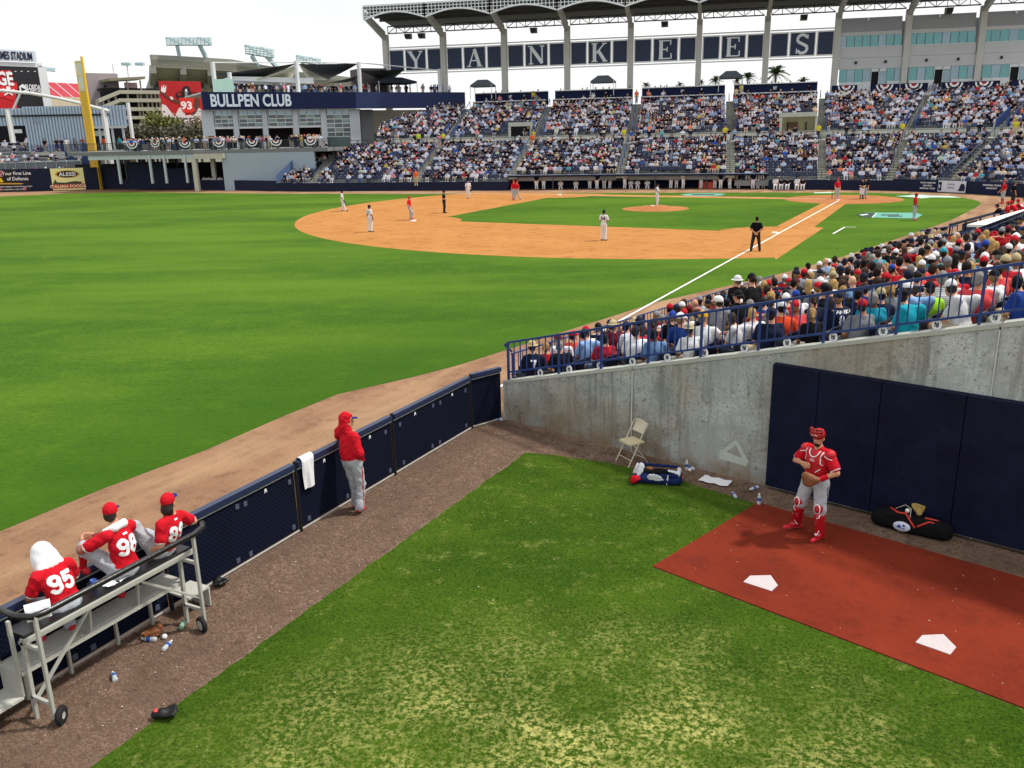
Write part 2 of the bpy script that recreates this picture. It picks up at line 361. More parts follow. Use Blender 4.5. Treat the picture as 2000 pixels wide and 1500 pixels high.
# cloth, skin and hair
def cloth(name, c, var=.10, rough=.85):
    if name in MATS: return MATS[name]
    s = NT(name); v = s.coord(); c = lin(c) if isinstance(c, str) else c
    s.base(s.mix(s.noise(v, 9, 4), shade(c, 1-var), shade(c, 1+var))); x = s.n('ShaderNodeMath', operation='ADD'); m = s.n('ShaderNodeMapping'); m.inputs['Scale'].default_value = (1, 1, 2.2); s.l(v, m.inputs[0]); s.l(s.noise(m.outputs[0], 13, 3), x.inputs[0]); s.l(s.noise(v, 45, 4), x.inputs[1]); s.bump(x.outputs[0], .6, .02)
    return s.fin(rough, 0, .15)
def tint(name, rough=.85, bump=.35):
    s = NT(name); v = s.coord(); oi = s.n('ShaderNodeObjectInfo')
    q = s.n('ShaderNodeMix', data_type='RGBA', blend_type='MULTIPLY'); q.inputs[0].default_value = 1
    s.l(oi.outputs['Color'], q.inputs[6])
    if rough == .85:                                     # some shirts are striped or checked
        w = s.n('ShaderNodeTexWave', wave_type='BANDS', bands_direction='Z'); w.inputs['Scale'].default_value = 9; w2 = s.n('ShaderNodeTexWave', wave_type='BANDS', bands_direction='X'); w2.inputs['Scale'].default_value = 9; s.l(v, w.inputs[0]); s.l(v, w2.inputs[0])
        on1 = s.rng(oi.outputs['Random'], .80, .801); on2 = s.rng(oi.outputs['Random'], .90, .901); st = s.mul(s.rng(w.outputs[1], .45, .6), on1); s2 = s.mul(s.rng(w2.outputs[1], .45, .6), on2)
        mxn = s.n('ShaderNodeMath', operation='MAXIMUM'); s.l(st, mxn.inputs[0]); s.l(s2, mxn.inputs[1]); dk_ = s.n('ShaderNodeMix', data_type='RGBA', blend_type='MULTIPLY'); dk_.inputs[0].default_value = 1; s.l(oi.outputs['Color'], dk_.inputs[6]); dk_.inputs[7].default_value = (.34, .38, .50, 1); dkc = dk_.outputs[2]; q0 = s.n('ShaderNodeMix', data_type='RGBA'); s.l(s.mul(mxn.outputs[0], .7), q0.inputs[0]); s.l(oi.outputs['Color'], q0.inputs[6]); s.l(dkc, q0.inputs[7]); s.l(q0.outputs[2], q.inputs[6])
    s.l(s.mix(s.noise(v, 12, 4), (.82, .82, .82), (1.1, 1.1, 1.1)), q.inputs[7]); s.base(q.outputs[2])
    s.bump(s.noise(v, 35, 4), bump, .012); return s.fin(rough, 0, .2)
def randpal(name, pal, rough=.8):
    s = NT(name); oi = s.n('ShaderNodeObjectInfo'); r = s.n('ShaderNodeValToRGB'); r.color_ramp.interpolation = 'CONSTANT'
    e = r.color_ramp.elements
    while len(e) < len(pal): e.new(.5)
    for i, c in enumerate(pal): e[i].position = i/len(pal); e[i].color = (*lin(c), 1)
    s.l(oi.outputs['Random'], r.inputs[0]); v = s.coord()
    q = s.n('ShaderNodeMix', data_type='RGBA', blend_type='MULTIPLY'); q.inputs[0].default_value = 1
    s.l(r.outputs[0], q.inputs[6]); s.l(s.mix(s.noise(v, 10, 4), (.85, .85, .85), (1.1, 1.1, 1.1)), q.inputs[7]); s.base(q.outputs[2])
    return s.fin(rough, 0, .3)
SKINM = M('skin_light', '#c08a6c', .6, .08, 20); SKIND = M('skin_brown', '#7a4f38', .6, .08, 20); LIPM = M('lips', '#93584a', .6, 0); EYEM = M('eye', '#1c1512', .3, 0)
HAIRD = M('hair_dark', '#241a14', .6, .3, 60, .5, 120)
RSKIN = randpal('spectator_skin', ['#cf9a7c', '#c58c6c', '#d6a78a', '#b98264', '#8a5c42', '#cc9478', '#c99274', '#5d3d2c'], .6)
RPANT = randpal('spectator_trousers', ['#b5a68a', '#2a3145', '#4a5a74', '#23262c', '#8d8a84', '#c2b79e', '#343a4a', '#6e6250'])
RSHOE = randpal('spectator_shoes', ['#dedede', '#24242a', '#8a7a66', '#3a3a44'])
TINT = tint('spectator_shirt'); TINTC = tint('headwear_fabric', .8, .2)
RED = cloth('red_jersey', '#c01424', .08); GREYP = cloth('grey_trousers', '#a9adb4', .06); WHITEU = cloth('white_uniform', '#dadade', .05)
NAVYC = cloth('navy_cloth', '#10162c', .15); BLACKC = cloth('black_cloth', '#0c0c0f', .2); CHARC = cloth('charcoal_trousers', '#2b2b30', .1)
WHITEC = cloth('white_cloth', '#e2e2e4', .03); REDS = M('red_shoe', '#c4182a', .5, .1); SOLEW = M('white_sole', '#d6cfc8', .6, .05); BLACKS = M('black_shoe', '#101012', .5, .1)
REDSOCK = cloth('red_sock', '#a8101f', .08); BLUEBRIM = cloth('blue_brim', '#16256e', .1); NAVYN = M('navy_print', '#141b3a', .8, 0); WHITEN = M('white_print', '#ececee', .8, 0)
LEATH = M('brown_leather', '#7a4a2a', .55, .25, 14, .4, 60); LEATHB = M('black_leather', '#121214', .45, .3, 14, .4, 60); TANL = M('tan_leather', '#a58a4c', .55, .2, 14, .4, 60)

def attach(o, parent, loc=None, R=None):                 # child placed in its parent's own coordinates
    COL.objects.link(o); o.parent = parent
    if loc is not None:
        m = Matrix.Translation(tuple(map(float, loc)))
        if R is not None: m = m @ Matrix([list(map(float, r)) for r in R]).to_4x4()
        o.matrix_basis = m
    return o
def grow(name, prims, h, mats, cuts=(), wr=0.0, cl=()):
    v, q, m = sdf_mesh(prims, h, cuts, wr, cl); return fastmesh(name, v, q, mats, m)
# headwear in head coordinates, shared by everybody
HC = [((0, 0, .012), (0, 0, -1))]
def capmesh(m1, m2, h=.010):
    return grow('cap', [ell((0, -.014, .040), (.089, .110, .100), 0, None, .01), ell((0, .118, .030), (.072, .080, .011), 1, None, .012), cap_((0, -.014, .138), (0, -.014, .142), .012, .012, 0, .01)], h, [m1, m2], [((0, 0, .008), (0, 0, -1))])
CAPM = capmesh(TINTC, TINTC, .013)
def hatmesh(): return grow('hat', [ell((0, -.012, .05), (.090, .108, .092), 0, None, .02), ell((0, 0, .018), (.15, .165, .016), 0, None, .02)], .013, [TINTC], [((0, 0, .002), (0, 0, -1))])
HATM = hatmesh()
HAIRS = grow('hair', [ell((0, -.022, .030), (.088, .102, .104), 0, None, .01), ell((0, -.05, -.03), (.078, .066, .08), 0, None, .02)], .014, [tint('hair_strands', .65, .8)], [((0, .052, 0), (0, .9, -.45)), ], .007, (0,))
HAIRL = grow('long_hair', [ell((0, -.02, .030), (.092, .106, .106), 0, None, .01), ell((0, -.06, -.06), (.088, .066, .12), 0, None, .03), ell((0, -.075, -.17), (.085, .05, .11), 0, None, .03)], .014, [MATS['hair_strands']], [((0, .05, 0), (0, .9, -.45))], .010, (0,))
PONY = grow('ponytail_hair', [ell((0, -.02, .030), (.089, .103, .104), 0, None, .01), ell((0, -.05, -.02), (.078, .064, .07), 0, None, .02), cap_((0, -.11, .02), (0, -.16, -.05), .03, .028, 0, .02), cap_((0, -.16, -.05), (0, -.15, -.16), .03, .012, 0, .02)], .014, [MATS['hair_strands']], [((0, .052, 0), (0, .9, -.45))], .007, (0,))
def person(name, label, J, o, mats, loc, rz, vox=.012, group=None, cat='person', wr=.0035):
    v, q, m = sdf_mesh(human(J, o)+o.get('extra', []), vox, (), wr, (SH, PA))
    b = bpy.data.objects.new(name, fastmesh(name, v, q, mats, m)); COL.objects.link(b)
    b.location = tuple(map(float, loc)); b.rotation_euler = (0, 0, rz); tag(b, label, cat, group)
    b['hd'] = 0; del b['hd']
    return b, BVHTree.FromPolygons([tuple(x) for x in v], [tuple(map(int, x)) for x in q])
def crown(b, J, m1, m2, h=.010, name='cap'):
    me = capmesh(m1, m2, h); o = bpy.data.objects.new(name, me); return attach(o, b, J['head'], headrot(J['yaw'], J['pitch'], J.get('roll', 0)))
# lettering strokes for the backs of shirts (unit cell: width .62, height 1)
def arc(cx, cy, rx, ry, a0, a1, n=10): return [(cx+rx*cos(RAD(a0+(a1-a0)*i/n)), cy+ry*sin(RAD(a0+(a1-a0)*i/n))) for i in range(n+1)]
DIG = {'9': [arc(.31, .70, .22, .22, 0, 360, 16), [(.53, .70), (.53, .34)]+arc(.31, .32, .22, .24, 0, -150)], '5': [[(.52, .92), (.14, .92), (.11, .54)], [(.11, .54)]+arc(.30, .36, .23, .26, 115, -150)],
       '8': [arc(.31, .73, .19, .20, 0, 360, 16), arc(.31, .29, .22, .23, 0, 360, 16)], '4': [[(.44, .06), (.44, .92), (.08, .36), (.60, .36)]], '3': [arc(.30, .71, .20, .22, 150, -90), arc(.30, .28, .23, .23, 90, -150)],
       '7': [[(.08, .92), (.54, .92), (.26, .06)]], '2': [arc(.30, .70, .21, .23, 160, -25)+[(.10, .08), (.56, .08)]], '1': [[(.18, .78), (.34, .92), (.34, .06)]], '6': [[(.46, .93)]+arc(.33, .32, .24, .60, 100, 180)+arc(.31, .29, .21, .22, 180, 540, 16)], '0': [arc(.31, .5, .21, .42, 0, 360, 20)]}
def decal(name, body, bvh, O, U_, V_, strokes, wd, m, cell=.007, off=.004, back=.25):
    """strokes (metres in the U,V plane at O) laid on the cloth below them"""
    O = V3(O); U_ = unit(U_); V_ = unit(V3(V_)-U_*np.dot(U_, V_)); N = np.cross(U_, V_)
    seg = [(V3(a), V3(b)) for s in strokes for a, b in zip(s[:-1], s[1:])]
    pts = np.array([p for s in strokes for p in s]); lo = pts.min(0)-wd; hi = pts.max(0)+wd
    nx, ny = int((hi[0]-lo[0])/cell)+1, int((hi[1]-lo[1])/cell)+1
    X, Y = np.meshgrid(lo[0]+cell*np.arange(nx+1), lo[1]+cell*np.arange(ny+1), indexing='ij'); C = np.stack([X[:-1, :-1]+cell/2, Y[:-1, :-1]+cell/2], -1)
    dm = np.full(C.shape[:2], 9.)
    for a, b in seg:
        ab = b-a; t = np.clip((C-a)@ab/(ab@ab+1e-12), 0, 1); dm = np.minimum(dm, np.linalg.norm(C-a-t[..., None]*ab, axis=-1))
    on = dm < wd/2; vid = {}; v = []; f = []
    def vert(i, j):
        if (i, j) not in vid:
            p = O+U_*X[i, j]+V_*Y[i, j]; h, n_, _, _ = bvh.ray_cast(Vector(p+N*back), Vector(-N), back*2)
            if h is None: vid[(i, j)] = -1
            else: vid[(i, j)] = len(v); v.append(np.array(h)+N*off)
        return vid[(i, j)]
    for i, j in np.argwhere(on):
        q = [vert(i, j), vert(i+1, j), vert(i+1, j+1), vert(i, j+1)]
        if min(q) >= 0 and max(abs((v[a]-v[b])@N) for a in q for b in q) < .04: f.append(q)
    if not f: return None
    return attach(bpy.data.objects.new(name, fastmesh(name, v, f, [m])), body)
def number(body, bvh, s, O, U_, V_, H_, m, wd=.19, cell=.006):
    st = []; w = .70*H_; x0 = -w*len(s)/2
    for i, c in enumerate(s): st += [[(x0+i*w+p[0]*H_, (p[1]-.5)*H_) for p in k] for k in DIG[c]]
    return decal('number', body, bvh, O, U_, V_, st, wd*H_, m, cell)
# ------------------------------------------------------------------ ground
def grassmat(name, dark, light, dry, sc1, streak, patch=None, drymax=.5, sheen=.5):
    s = NT(name); a = s.n('ShaderNodeTexCoord'); m = s.n('ShaderNodeMapping'); m.inputs['Rotation'].default_value = (0, 0, -math.atan2(CR[1], CR[0])); s.l(a.outputs['Object'], m.inputs[0]); v = m.outputs[0]
    m2 = s.n('ShaderNodeMapping'); m2.inputs['Scale'].default_value = streak; s.l(v, m2.inputs[0])
    big = s.noise(m2.outputs[0], 1.0, 5, .6); fine = s.noise(v, sc1, 6, .7); mid = s.noise(v, sc1*.11, 5, .65)
    c = s.mix(s.rng(big, .40, .62), dark, light); c = s.mix(s.mul(s.rng(mid, .45, .75), .55), c, light)
    c2 = s.mix(s.rng(fine, .30, .72), shade(dark, .55), shade(light, 1.25)); c = s.mix(.42 if not patch else .62, c, c2)
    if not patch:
        sx = s.n('ShaderNodeSeparateXYZ'); s.l(a.outputs['Object'], sx.inputs[0]); ed = s.mul(s.mul(s.rng(sx.outputs[0], 4.0, 10.5, 1, 0), s.rng(sx.outputs[1], 52, 62)), .62); c = s.mix(ed, c, shade(dark, .95))  # darker mown strip by the track, with vignette shade painted into its colour
    f = s.mul(s.rng(mid, .58, .76), .12)
    if patch:
        d = s.n('ShaderNodeVectorMath', operation='DISTANCE'); s.l(a.outputs['Object'], d.inputs[0]); d.inputs[1].default_value = (*patch[0], 0)
        g = s.rng(d.outputs['Value'], patch[1], patch[2], 1, 0)
        lowf = s.rng(s.noise(v, .9, 4, .6), .40, .60, .15, 1.15); sp = s.rng(s.noise(v, 12, 10, .82), .475, .550)
        x = s.n('ShaderNodeMath', operation='ADD'); s.l(s.mul(s.mul(sp, g), lowf), x.inputs[0]); s.l(s.mul(s.mul(sp, s.rng(mid, .54, .70)), .30), x.inputs[1]); x.use_clamp = True; f = s.mul(x.outputs[0], drymax)
    s.base(s.mix(f, c, dry)); s.bump(fine, .7, .03)
    s.b.inputs['Sheen Weight'].default_value = sheen; s.b.inputs['Sheen Roughness'].default_value = .45; s.b.inputs['Sheen Tint'].default_value = (.62, .95, .28, 1); return s.fin(.9, 0, .02)
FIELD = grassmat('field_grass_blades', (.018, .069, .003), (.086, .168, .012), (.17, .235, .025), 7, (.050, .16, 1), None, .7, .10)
PENG = grassmat('bullpen_turf_blades', (.011, .042, .002), (.064, .118, .008), (.54, .50, .17), 24, (.5, .7, 1), ((-8.2, 77.7), 1.4, 5.2), .85, .12)
def dirtmat(name, a, b, dk, sc1, bumpk=.6, stretch=(1, 1, 1), band=None, dka=.5):
    s = NT(name); v = s.coord(stretch); n1 = s.noise(v, sc1, 8, .65); n2 = s.noise(v, sc1*6, 6, .7); n3 = s.noise(v, sc1*.25, 4)
    c = s.mix(s.rng(n3, .35, .65), a, b); c = s.mix(s.mul(s.rng(n1, .53, .64), dka), c, dk); c = s.mix(s.mul(s.rng(n2, .4, .75), .35), c, shade(a, 1.35))
    if band:
        m = s.n('ShaderNodeMapping'); m.inputs['Scale'].default_value = (.8, .10, 1); s.l(s.coord(), m.inputs[0]); c = s.mix(s.mul(s.rng(s.noise(m.outputs[0], 1.3, 5, .6), .42, .66), .75), c, band)
        c = s.mix(s.mul(s.rng(s.noise(v, 30, 5, .8), .56, .66), .6), c, dk)
    s.base(c); x = s.n('ShaderNodeMath', operation='ADD'); s.l(n1, x.inputs[0]); s.l(n2, x.inputs[1]); s.bump(x.outputs[0], bumpk, .05); return s.fin(.95, 0, .1)
TRACK = dirtmat('crushed_brick', (.30, .170, .100), (.21, .115, .068), (.11, .056, .033), 2.6, .8, (1, 1, 1), (.42, .268, .152))
PEND = dirtmat('bullpen_soil', (.27, .180, .130), (.155, .098, .068), (.04, .022, .014), 5.0, 1.0, (1, 1, 1), (.32, .22, .16), .85)
CLAY = dirtmat('infield_clay', (.44, .200, .060), (.375, .160, .045), (.22, .080, .022), 1.3, .6)
CLAYR = dirtmat('packed_clay', (.40, .165, .062), (.34, .135, .05), (.24, .09, .035), 1.1, .5)
RUBM = dirtmat('red_rubber', (.205, .028, .012), (.140, .019, .009), (.075, .014, .009), 2.2, .5, (1, 1, 1), None, .28)
CHALK = M('chalk', '#e6e4dc', .9, .06, 2); TEAL = M('teal_turf_paint', '#5f9d8d', .9, .1, 2); TEALW = M('pale_turf_paint', '#b9d6c2', .9, .1, 2); DKP = M('dark_turf_paint', '#2c3a36', .9, .2, 3)
EARTH = M('earth', (.16, .16, .11), .95, .2, .05)
flat('ground', [(-2500, -2500), (2500, -2500), (2500, 2500), (-2500, 2500)], -.03, EARTH)
flat('warning_track', [(-40, -30), (150, -30), (150, 140), (-40, 140)], 0, TRACK)
ge = [(300, 384), (130, 378), (260, 375.3), (400, 377), (540, 378.5), (660, 378.5), (800, 379), (900, 378.5), (1100, 377), (1290, 376.5), (1500, 376), (1700, 376.5), (1760, 378), (1800, 379.6), (1850, 383), (1880, 386), (1895, 389), (1910, 392.5), (1916, 395.5), (1914, 400), (1905, 406), (1880, 419), (1850, 433), (1750, 467), (1640, 503), (1500, 541), (1400, 563), (1283, 590), (1100, 648), (1000, 680), (900, 712), (800, 738), (660, 770), (560, 810), (400, 880), (200, 955), (0, 1038)]
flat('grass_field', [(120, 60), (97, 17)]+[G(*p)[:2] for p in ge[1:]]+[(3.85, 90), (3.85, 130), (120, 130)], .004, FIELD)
# infield: circles and squares of a real diamond
RUB = 18.44/math.sqrt(2); R95 = 28.96
skin = []
for i in range(0, 91):
    a = RAD(-50+190*i/90); skin.append((RUB+R95*cos(a), RUB+R95*sin(a)))
path = [(-2.1, 38.6), (-2.1, 23.5), (-1.45, 23.0), (-1.06, 5.4)]
home = [(-.2+5.0*cos(a), -.1+5.0*sin(a)) for a in np.linspace(RAD(100), RAD(350), 22)]
path2 = [(5.4, -1.06), (23.0, -1.45), (23.5, -2.0), (33.5, -2.0)]
flat('infield_dirt', path2+[p for p in skin if p[0] > -2.05 and p[1] > -1.95]+path+home, .008, CLAY)
flat('home_plate_dirt', [(-.2+4.98*cos(a), -.1+4.98*sin(a)) for a in np.linspace(0, 2*pi, 40)[:-1]], .011, CLAYR)
ig = [(4.3, .9)]+[(23.0, .9)]+[(27.43+3.9*cos(a), 0+3.9*sin(a)) for a in np.linspace(RAD(168), RAD(96), 8)]+[(26.5, 23.5)]+[(27.43+3.9*cos(a), 27.43+3.9*sin(a)) for a in np.linspace(RAD(258), RAD(192), 8)]+[(23.5, 26.5)]+[(0+3.9*cos(a), 27.43+3.9*sin(a)) for a in np.linspace(RAD(-6), RAD(-78), 8)]+[(.9, 23.0), (.9, 4.6)]+[(-.2+5.0*cos(a), -.1+5.0*sin(a)) for a in np.linspace(RAD(76), RAD(14), 10)]
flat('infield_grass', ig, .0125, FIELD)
mb = MB(); mb.lathe([(2.74, 0), (2.2, .05), (1.4, .14), (.9, .24), (.01, .255)], (RUB*.985, RUB*.985, .013), 36); tag(mb.build('mound', CLAYR, None, True), kind='structure')
mb = MB(); mb.box(RUB-.3, RUB-.08, .25, RUB+.3, RUB+.08, .29)
o = mb.build('pitching_rubber', CHALK); o.data.transform(Matrix.Translation((RUB, RUB, 0)) @ Matrix.Rotation(RAD(-45), 4, 'Z') @ Matrix.Translation((-RUB, -RUB, 0))); tag(o, 'white pitching rubber set on top of the clay mound', 'pitching rubber')
def strip(a, b, w):
    a = np.array(a[:2], float); b = np.array(b[:2], float); d = unit(np.array([*(b-a), 0]))[:2]; n = np.array([-d[1], d[0]])*w/2
    return [a-n, b-n, b+n, a+n]
flat('foul_line', strip((-.04, 1.2), (-.04, 64.0), .10), .019, CHALK); flat('foul_line', strip((1.2, -.04), (92, -.04), .10), .019, CHALK)
for q in ((G(1627, 457), G(1650, 444)), (G(1650, 444), G(1672, 444.3))): flat('coach_box_line', strip(*q, .11), .019 if q[0][1] > 25 else .023, CHALK)
for i, (u, w) in enumerate((((-1.5, 1.0), (-1.5, -.9)), ((1.5, -.8), (1.5, 1.0)), ((-1.2, -2.3), (.8, -2.3)))): pass
for pts, nm, z, mm in (([(1676, 420), (1690, 415.3), (1790, 416), (1802, 420), (1790, 427), (1706, 425.4), (1685, 424.6)], 'painted_logo', .016, TEAL), ([(1671, 419.5), (1690, 415.6), (1712, 416.2), (1703, 425.2), (1684, 424.4)], 'painted_logo', .020, DKP), ([(1722, 419.3), (1757, 419.2), (1756, 421.2), (1720, 421.4)], 'painted_logo', .020, DKP), ([(1735, 421.9), (1763, 421.8), (1762, 423.6), (1733, 423.7)], 'painted_logo', .020, DKP),
                       ([(1702, 425.2), (1711, 416.2), (1713.5, 416.2), (1705, 425.4)], 'painted_logo', .024, TEALW), ([(1678, 420), (1693, 418.2), (1697, 419.6), (1684, 421.6)], 'painted_logo', .024, TEALW),
                       ([(1328, 380.6), (1345, 378.4), (1390, 377.6), (1418, 378.8), (1408, 382.2), (1380, 383.2), (1340, 382.8)], 'painted_logo', .016, TEAL), ([(1352, 379.8), (1398, 379.2), (1392, 381.2), (1350, 381.6)], 'painted_logo', .020, DKP),
                       ([(1748, 383.3), (1785, 381.6), (1775, 380.6), (1800, 380.5), (1812, 381.9), (1856, 383.4), (1880, 386.2), (1820, 385.6), (1800, 387.6), (1782, 385.4)], 'painted_logo', .016, TEALW),
                       ([(1590, 376.2), (1628, 375.6), (1628, 377.3), (1590, 377.7)], 'painted_logo', .016, TEALW)):
    tag(flat(nm, [G(*p)[:2] for p in pts], z, mm, None), kind='structure')
def base_bag(x, y, lab):
    mb = MB(); mb.hexa([(x-.19, y-.19, .012), (x+.19, y-.19, .012), (x+.19, y+.19, .012), (x-.19, y+.19, .012), (x-.15, y-.15, .09), (x+.15, y-.15, .09), (x+.15, y+.15, .09), (x-.15, y+.15, .09)])
    tag(mb.build('base_bag', CHALK), lab, 'base', 'bases of the diamond')
base_bag(27.43, .2, 'white first base at the far right corner of the infield grass'); base_bag(27.3, 27.3, 'white second base under the foot of the red-shirted runner'); base_bag(.2, 27.43, 'white third base on the chalk line behind the umpire in black')
mb = MB(); mb.prism([(.0, .0), (.3, .0), (.43, .0), (.43, .2), (.2, .43), (0, .43)], .013, .03); tag(mb.build('home_plate', CHALK), 'white home plate on the round clay patch by the batter', 'home plate')

# ------------------------------------------------------------------ bullpen ground
flat('bullpen_dirt', [(-1.0, 66.0), (-1.38, 66.1), (-14.5, 69.2), (-30, 72.8), (-30, 100), (-1.0, 100)], .004, PEND)
def rough(poly, step, amp, seed=4):
    g = random.Random(seed); o = []
    for a, b in zip(poly, poly[1:]+poly[:1]):
        a = np.array(a[:2], float); b = np.array(b[:2], float); L_ = np.linalg.norm(b-a); n = max(1, min(160, int(L_/step))); w = np.array([-(b-a)[1], (b-a)[0]])/(L_+1e-9)
        o += [tuple(a+(b-a)*i/n+w*(g.gauss(0, amp) if i else 0)) for i in range(n)]
    return o
turf = [(-2.84, 67.97), (-3.6, 67.85), (-4.4, 67.8), (-5.09, 67.83), (-5.7, 67.95), (-6.23, 68.1), (-7.0, 68.33), (-7.75, 68.55), (-6.84, 71.56), (-11.76, 72.97), (-30, 78.2), (-30, 100), (-2.84, 100)]
flat('bullpen_turf', rough(turf, .09, .013), .008, PENG)
er = np.array([-.9745, .2245]); es = np.array([-.2245, -.9745]); S0 = np.array([-1.37, 66.2])
def NS(t, s, z): p = S0+er*t+es*s; return np.array([p[0], p[1], z])
mA, mB_, dm_ = np.array([-7.77, 68.51]), np.array([-6.84, 71.56]), np.array([-.962, .272])
mb = MB(); mb.prism([mB_, mA, mA+np.array([-.968, .25])*14, mB_+dm_*14], .006, .022); tag(mb.build('bullpen_mat', RUBM), kind='structure')
for i, q in enumerate(([(630, 442), (663, 412), (763, 410), (798, 459), (768, 487)], [(1470, 737), (1503, 703), (1606, 698), (1669, 761), (1640, 797)])):
    P = [G(1200+a*.4, 960+b*.4, .024)[:2] for a, b in q]; mb = MB(); mb.prism(P[::-1], .022, .030)
    tag(mb.build('home_plate', M('worn_rubber', '#bdb3b4', .8, .14, 14)), ['white bullpen home plate on the red mat, nearer to the catcher', 'white bullpen home plate on the red mat, far right near the frame edge'][i], 'home plate', 'home plates set in the bullpen mat')
def inpoly(P, poly):
    x, y = P[:, 0], P[:, 1]; c = np.zeros(len(P), bool); n = len(poly)
    for i in range(n):
        x0, y0 = poly[i][:2]; x1, y1 = poly[(i+1) % n][:2]
        k = (y0 > y) != (y1 > y); c ^= k & (x < (x1-x0)*(y-y0)/((y1-y0) if y1 != y0 else 1e-9)+x0)
    return c
def scatter(n, poly, lo, hi):
    P = rng.uniform(lo, hi, (n, 2)); return P[inpoly(P, poly)]
# blades standing in the turf
P = scatter(110000, turf, (-14, 67.7), (-2.7, 81)); n = len(P); a = rng.uniform(0, 2*pi, n); h = rng.uniform(.008, .024, n); w = rng.uniform(.004, .010, n)
lx, ly = rng.normal(0, .016, n), rng.normal(0, .016, n); v = np.empty((n, 3, 3)); z0 = .006
v[:, 0] = np.stack([P[:, 0]-w*np.cos(a), P[:, 1]-w*np.sin(a), np.full(n, z0)], 1); v[:, 1] = np.stack([P[:, 0]+w*np.cos(a), P[:, 1]+w*np.sin(a), np.full(n, z0)], 1); v[:, 2] = np.stack([P[:, 0]+lx, P[:, 1]+ly, z0+h], 1)
o = bpy.data.objects.new('grass', fastmesh('grass', v.reshape(-1, 3), np.arange(3*n).reshape(-1, 3), [PENG], None, False)); COL.objects.link(o); tag(o, 'short turf blades of the bullpen lawn', 'grass', None, 'stuff')
def bits(name, P, r, mats, label, cat, z=.008, flatk=.55):
    n = len(P); r = np.asarray(r)*np.ones(n); a = rng.uniform(0, 2*pi, n); b = np.array([[1, 0, 0], [-.5, .87, 0], [-.5, -.87, 0], [0, 0, 1.0]])
    b = b[None]*rng.uniform(.6, 1.3, (n, 4, 1)); c, s = np.cos(a)[:, None], np.sin(a)[:, None]
    v = np.stack([b[..., 0]*c-b[..., 1]*s, b[..., 0]*s+b[..., 1]*c, b[..., 2]*flatk], -1)*r[:, None, None]+np.concatenate([P, np.full((n, 1), z)], 1)[:, None]
    f = np.array([[0, 1, 3], [1, 2, 3], [2, 0, 3]])[None]+4*np.arange(n)[:, None, None]
    o = bpy.data.objects.new(name, fastmesh(name, v.reshape(-1, 3), f.reshape(-1, 3), [mats], None, False)); COL.objects.link(o); return tag(o, label, cat, None, 'stuff')
strip1 = [(-1.05, 66.3), (-2.82, 66.8), (-2.82, 82), (-1.05, 82)]; strip2 = [(-2, 66.5), (-14, 69.3), (-14, 70), (-7.7, 68.5), (-5, 67.8), (-2.8, 67.9)]
P = np.concatenate([scatter(60000, strip1, (-2.9, 66), (-1, 82)), scatter(40000, strip2, (-14, 66), (-2, 70))])
bits('dirt_clods', P, rng.gamma(1.6, .006, len(P))+.004, M('soil_clods', (.13, .078, .052), .95, .5, 9), 'loose dark clods on the bullpen soil', 'dirt')
P = np.concatenate([scatter(90, [mB_, mA, mA+dm_*5, mB_+dm_*5], (-13, 68), (-6, 73.5)), scatter(160, strip1, (-2.9, 66), (-1, 82)), scatter(50, turf, (-12, 68), (-3, 80))])
bits('seed_husks', P, rng.uniform(.006, .014, len(P)), M('seed_husk', '#d8cdb8', .8, .1), 'pale sunflower seed husks scattered on mat and soil', 'litter', .024, .5)

# ------------------------------------------------------------------ bullpen fence
NAVYV = M('navy_vinyl', (.006, .010, .036), .6, .25, 3, .15, 30, 0, .2); NAVYTOP = M('navy_top_pad', (.012, .021, .066), .38, .15, 2, .1, 20, 0, .6)
WSCR = None
def wscreen():
    s = NT('windscreen_mesh'); v = s.coord((1, 1, 1)); a = s.n('ShaderNodeMapping'); a.inputs['Rotation'].default_value = (RAD(45), 0, 0); s.l(v, a.inputs[0])
    w1 = s.n('ShaderNodeTexWave', wave_type='BANDS', bands_direction='Y'); w1.inputs['Scale'].default_value = 5.5; s.l(a.outputs[0], w1.inputs[0])
    w2 = s.n('ShaderNodeTexWave', wave_type='BANDS', bands_direction='Z'); w2.inputs['Scale'].default_value = 5.5; s.l(a.outputs[0], w2.inputs[0])
    mxx = s.n('ShaderNodeMath', operation='MAXIMUM'); s.l(w1.outputs[1], mxx.inputs[0]); s.l(w2.outputs[1], mxx.inputs[1])
    s.base(s.mix(s.mul(s.rng(mxx.outputs[0], .86, .98), .8), s.mix(s.noise(v, 1.5, 5), (.0018, .003, .011), (.004, .0065, .022)), (.010, .013, .026))); s.bump(mxx.outputs[0], .5, .01); return s.fin(.85, 0, .08)
WSCR = wscreen(); WPIPE = M('white_pipe', '#a9a9a4', .5, .12, 8); GREYPATCH = M('grey_patch', '#4a4f63', .6, .1); BLKMET = M('black_metal', '#101116', .5, .1)
fc = thing('bullpen_fence', 'low navy windscreen fence with padded top between bullpen and warning track', 'fence', (-1.02, 72, 0))
ys = [67.13, 70.15, 72.93, 75.7, 78.5, 81.3]; FX = -1.02
segs = [((-1.34, 66.28), (FX, 67.08))]+[((FX, a+.04), (FX, b-.04)) for a, b in zip(ys[:-1], ys[1:])]
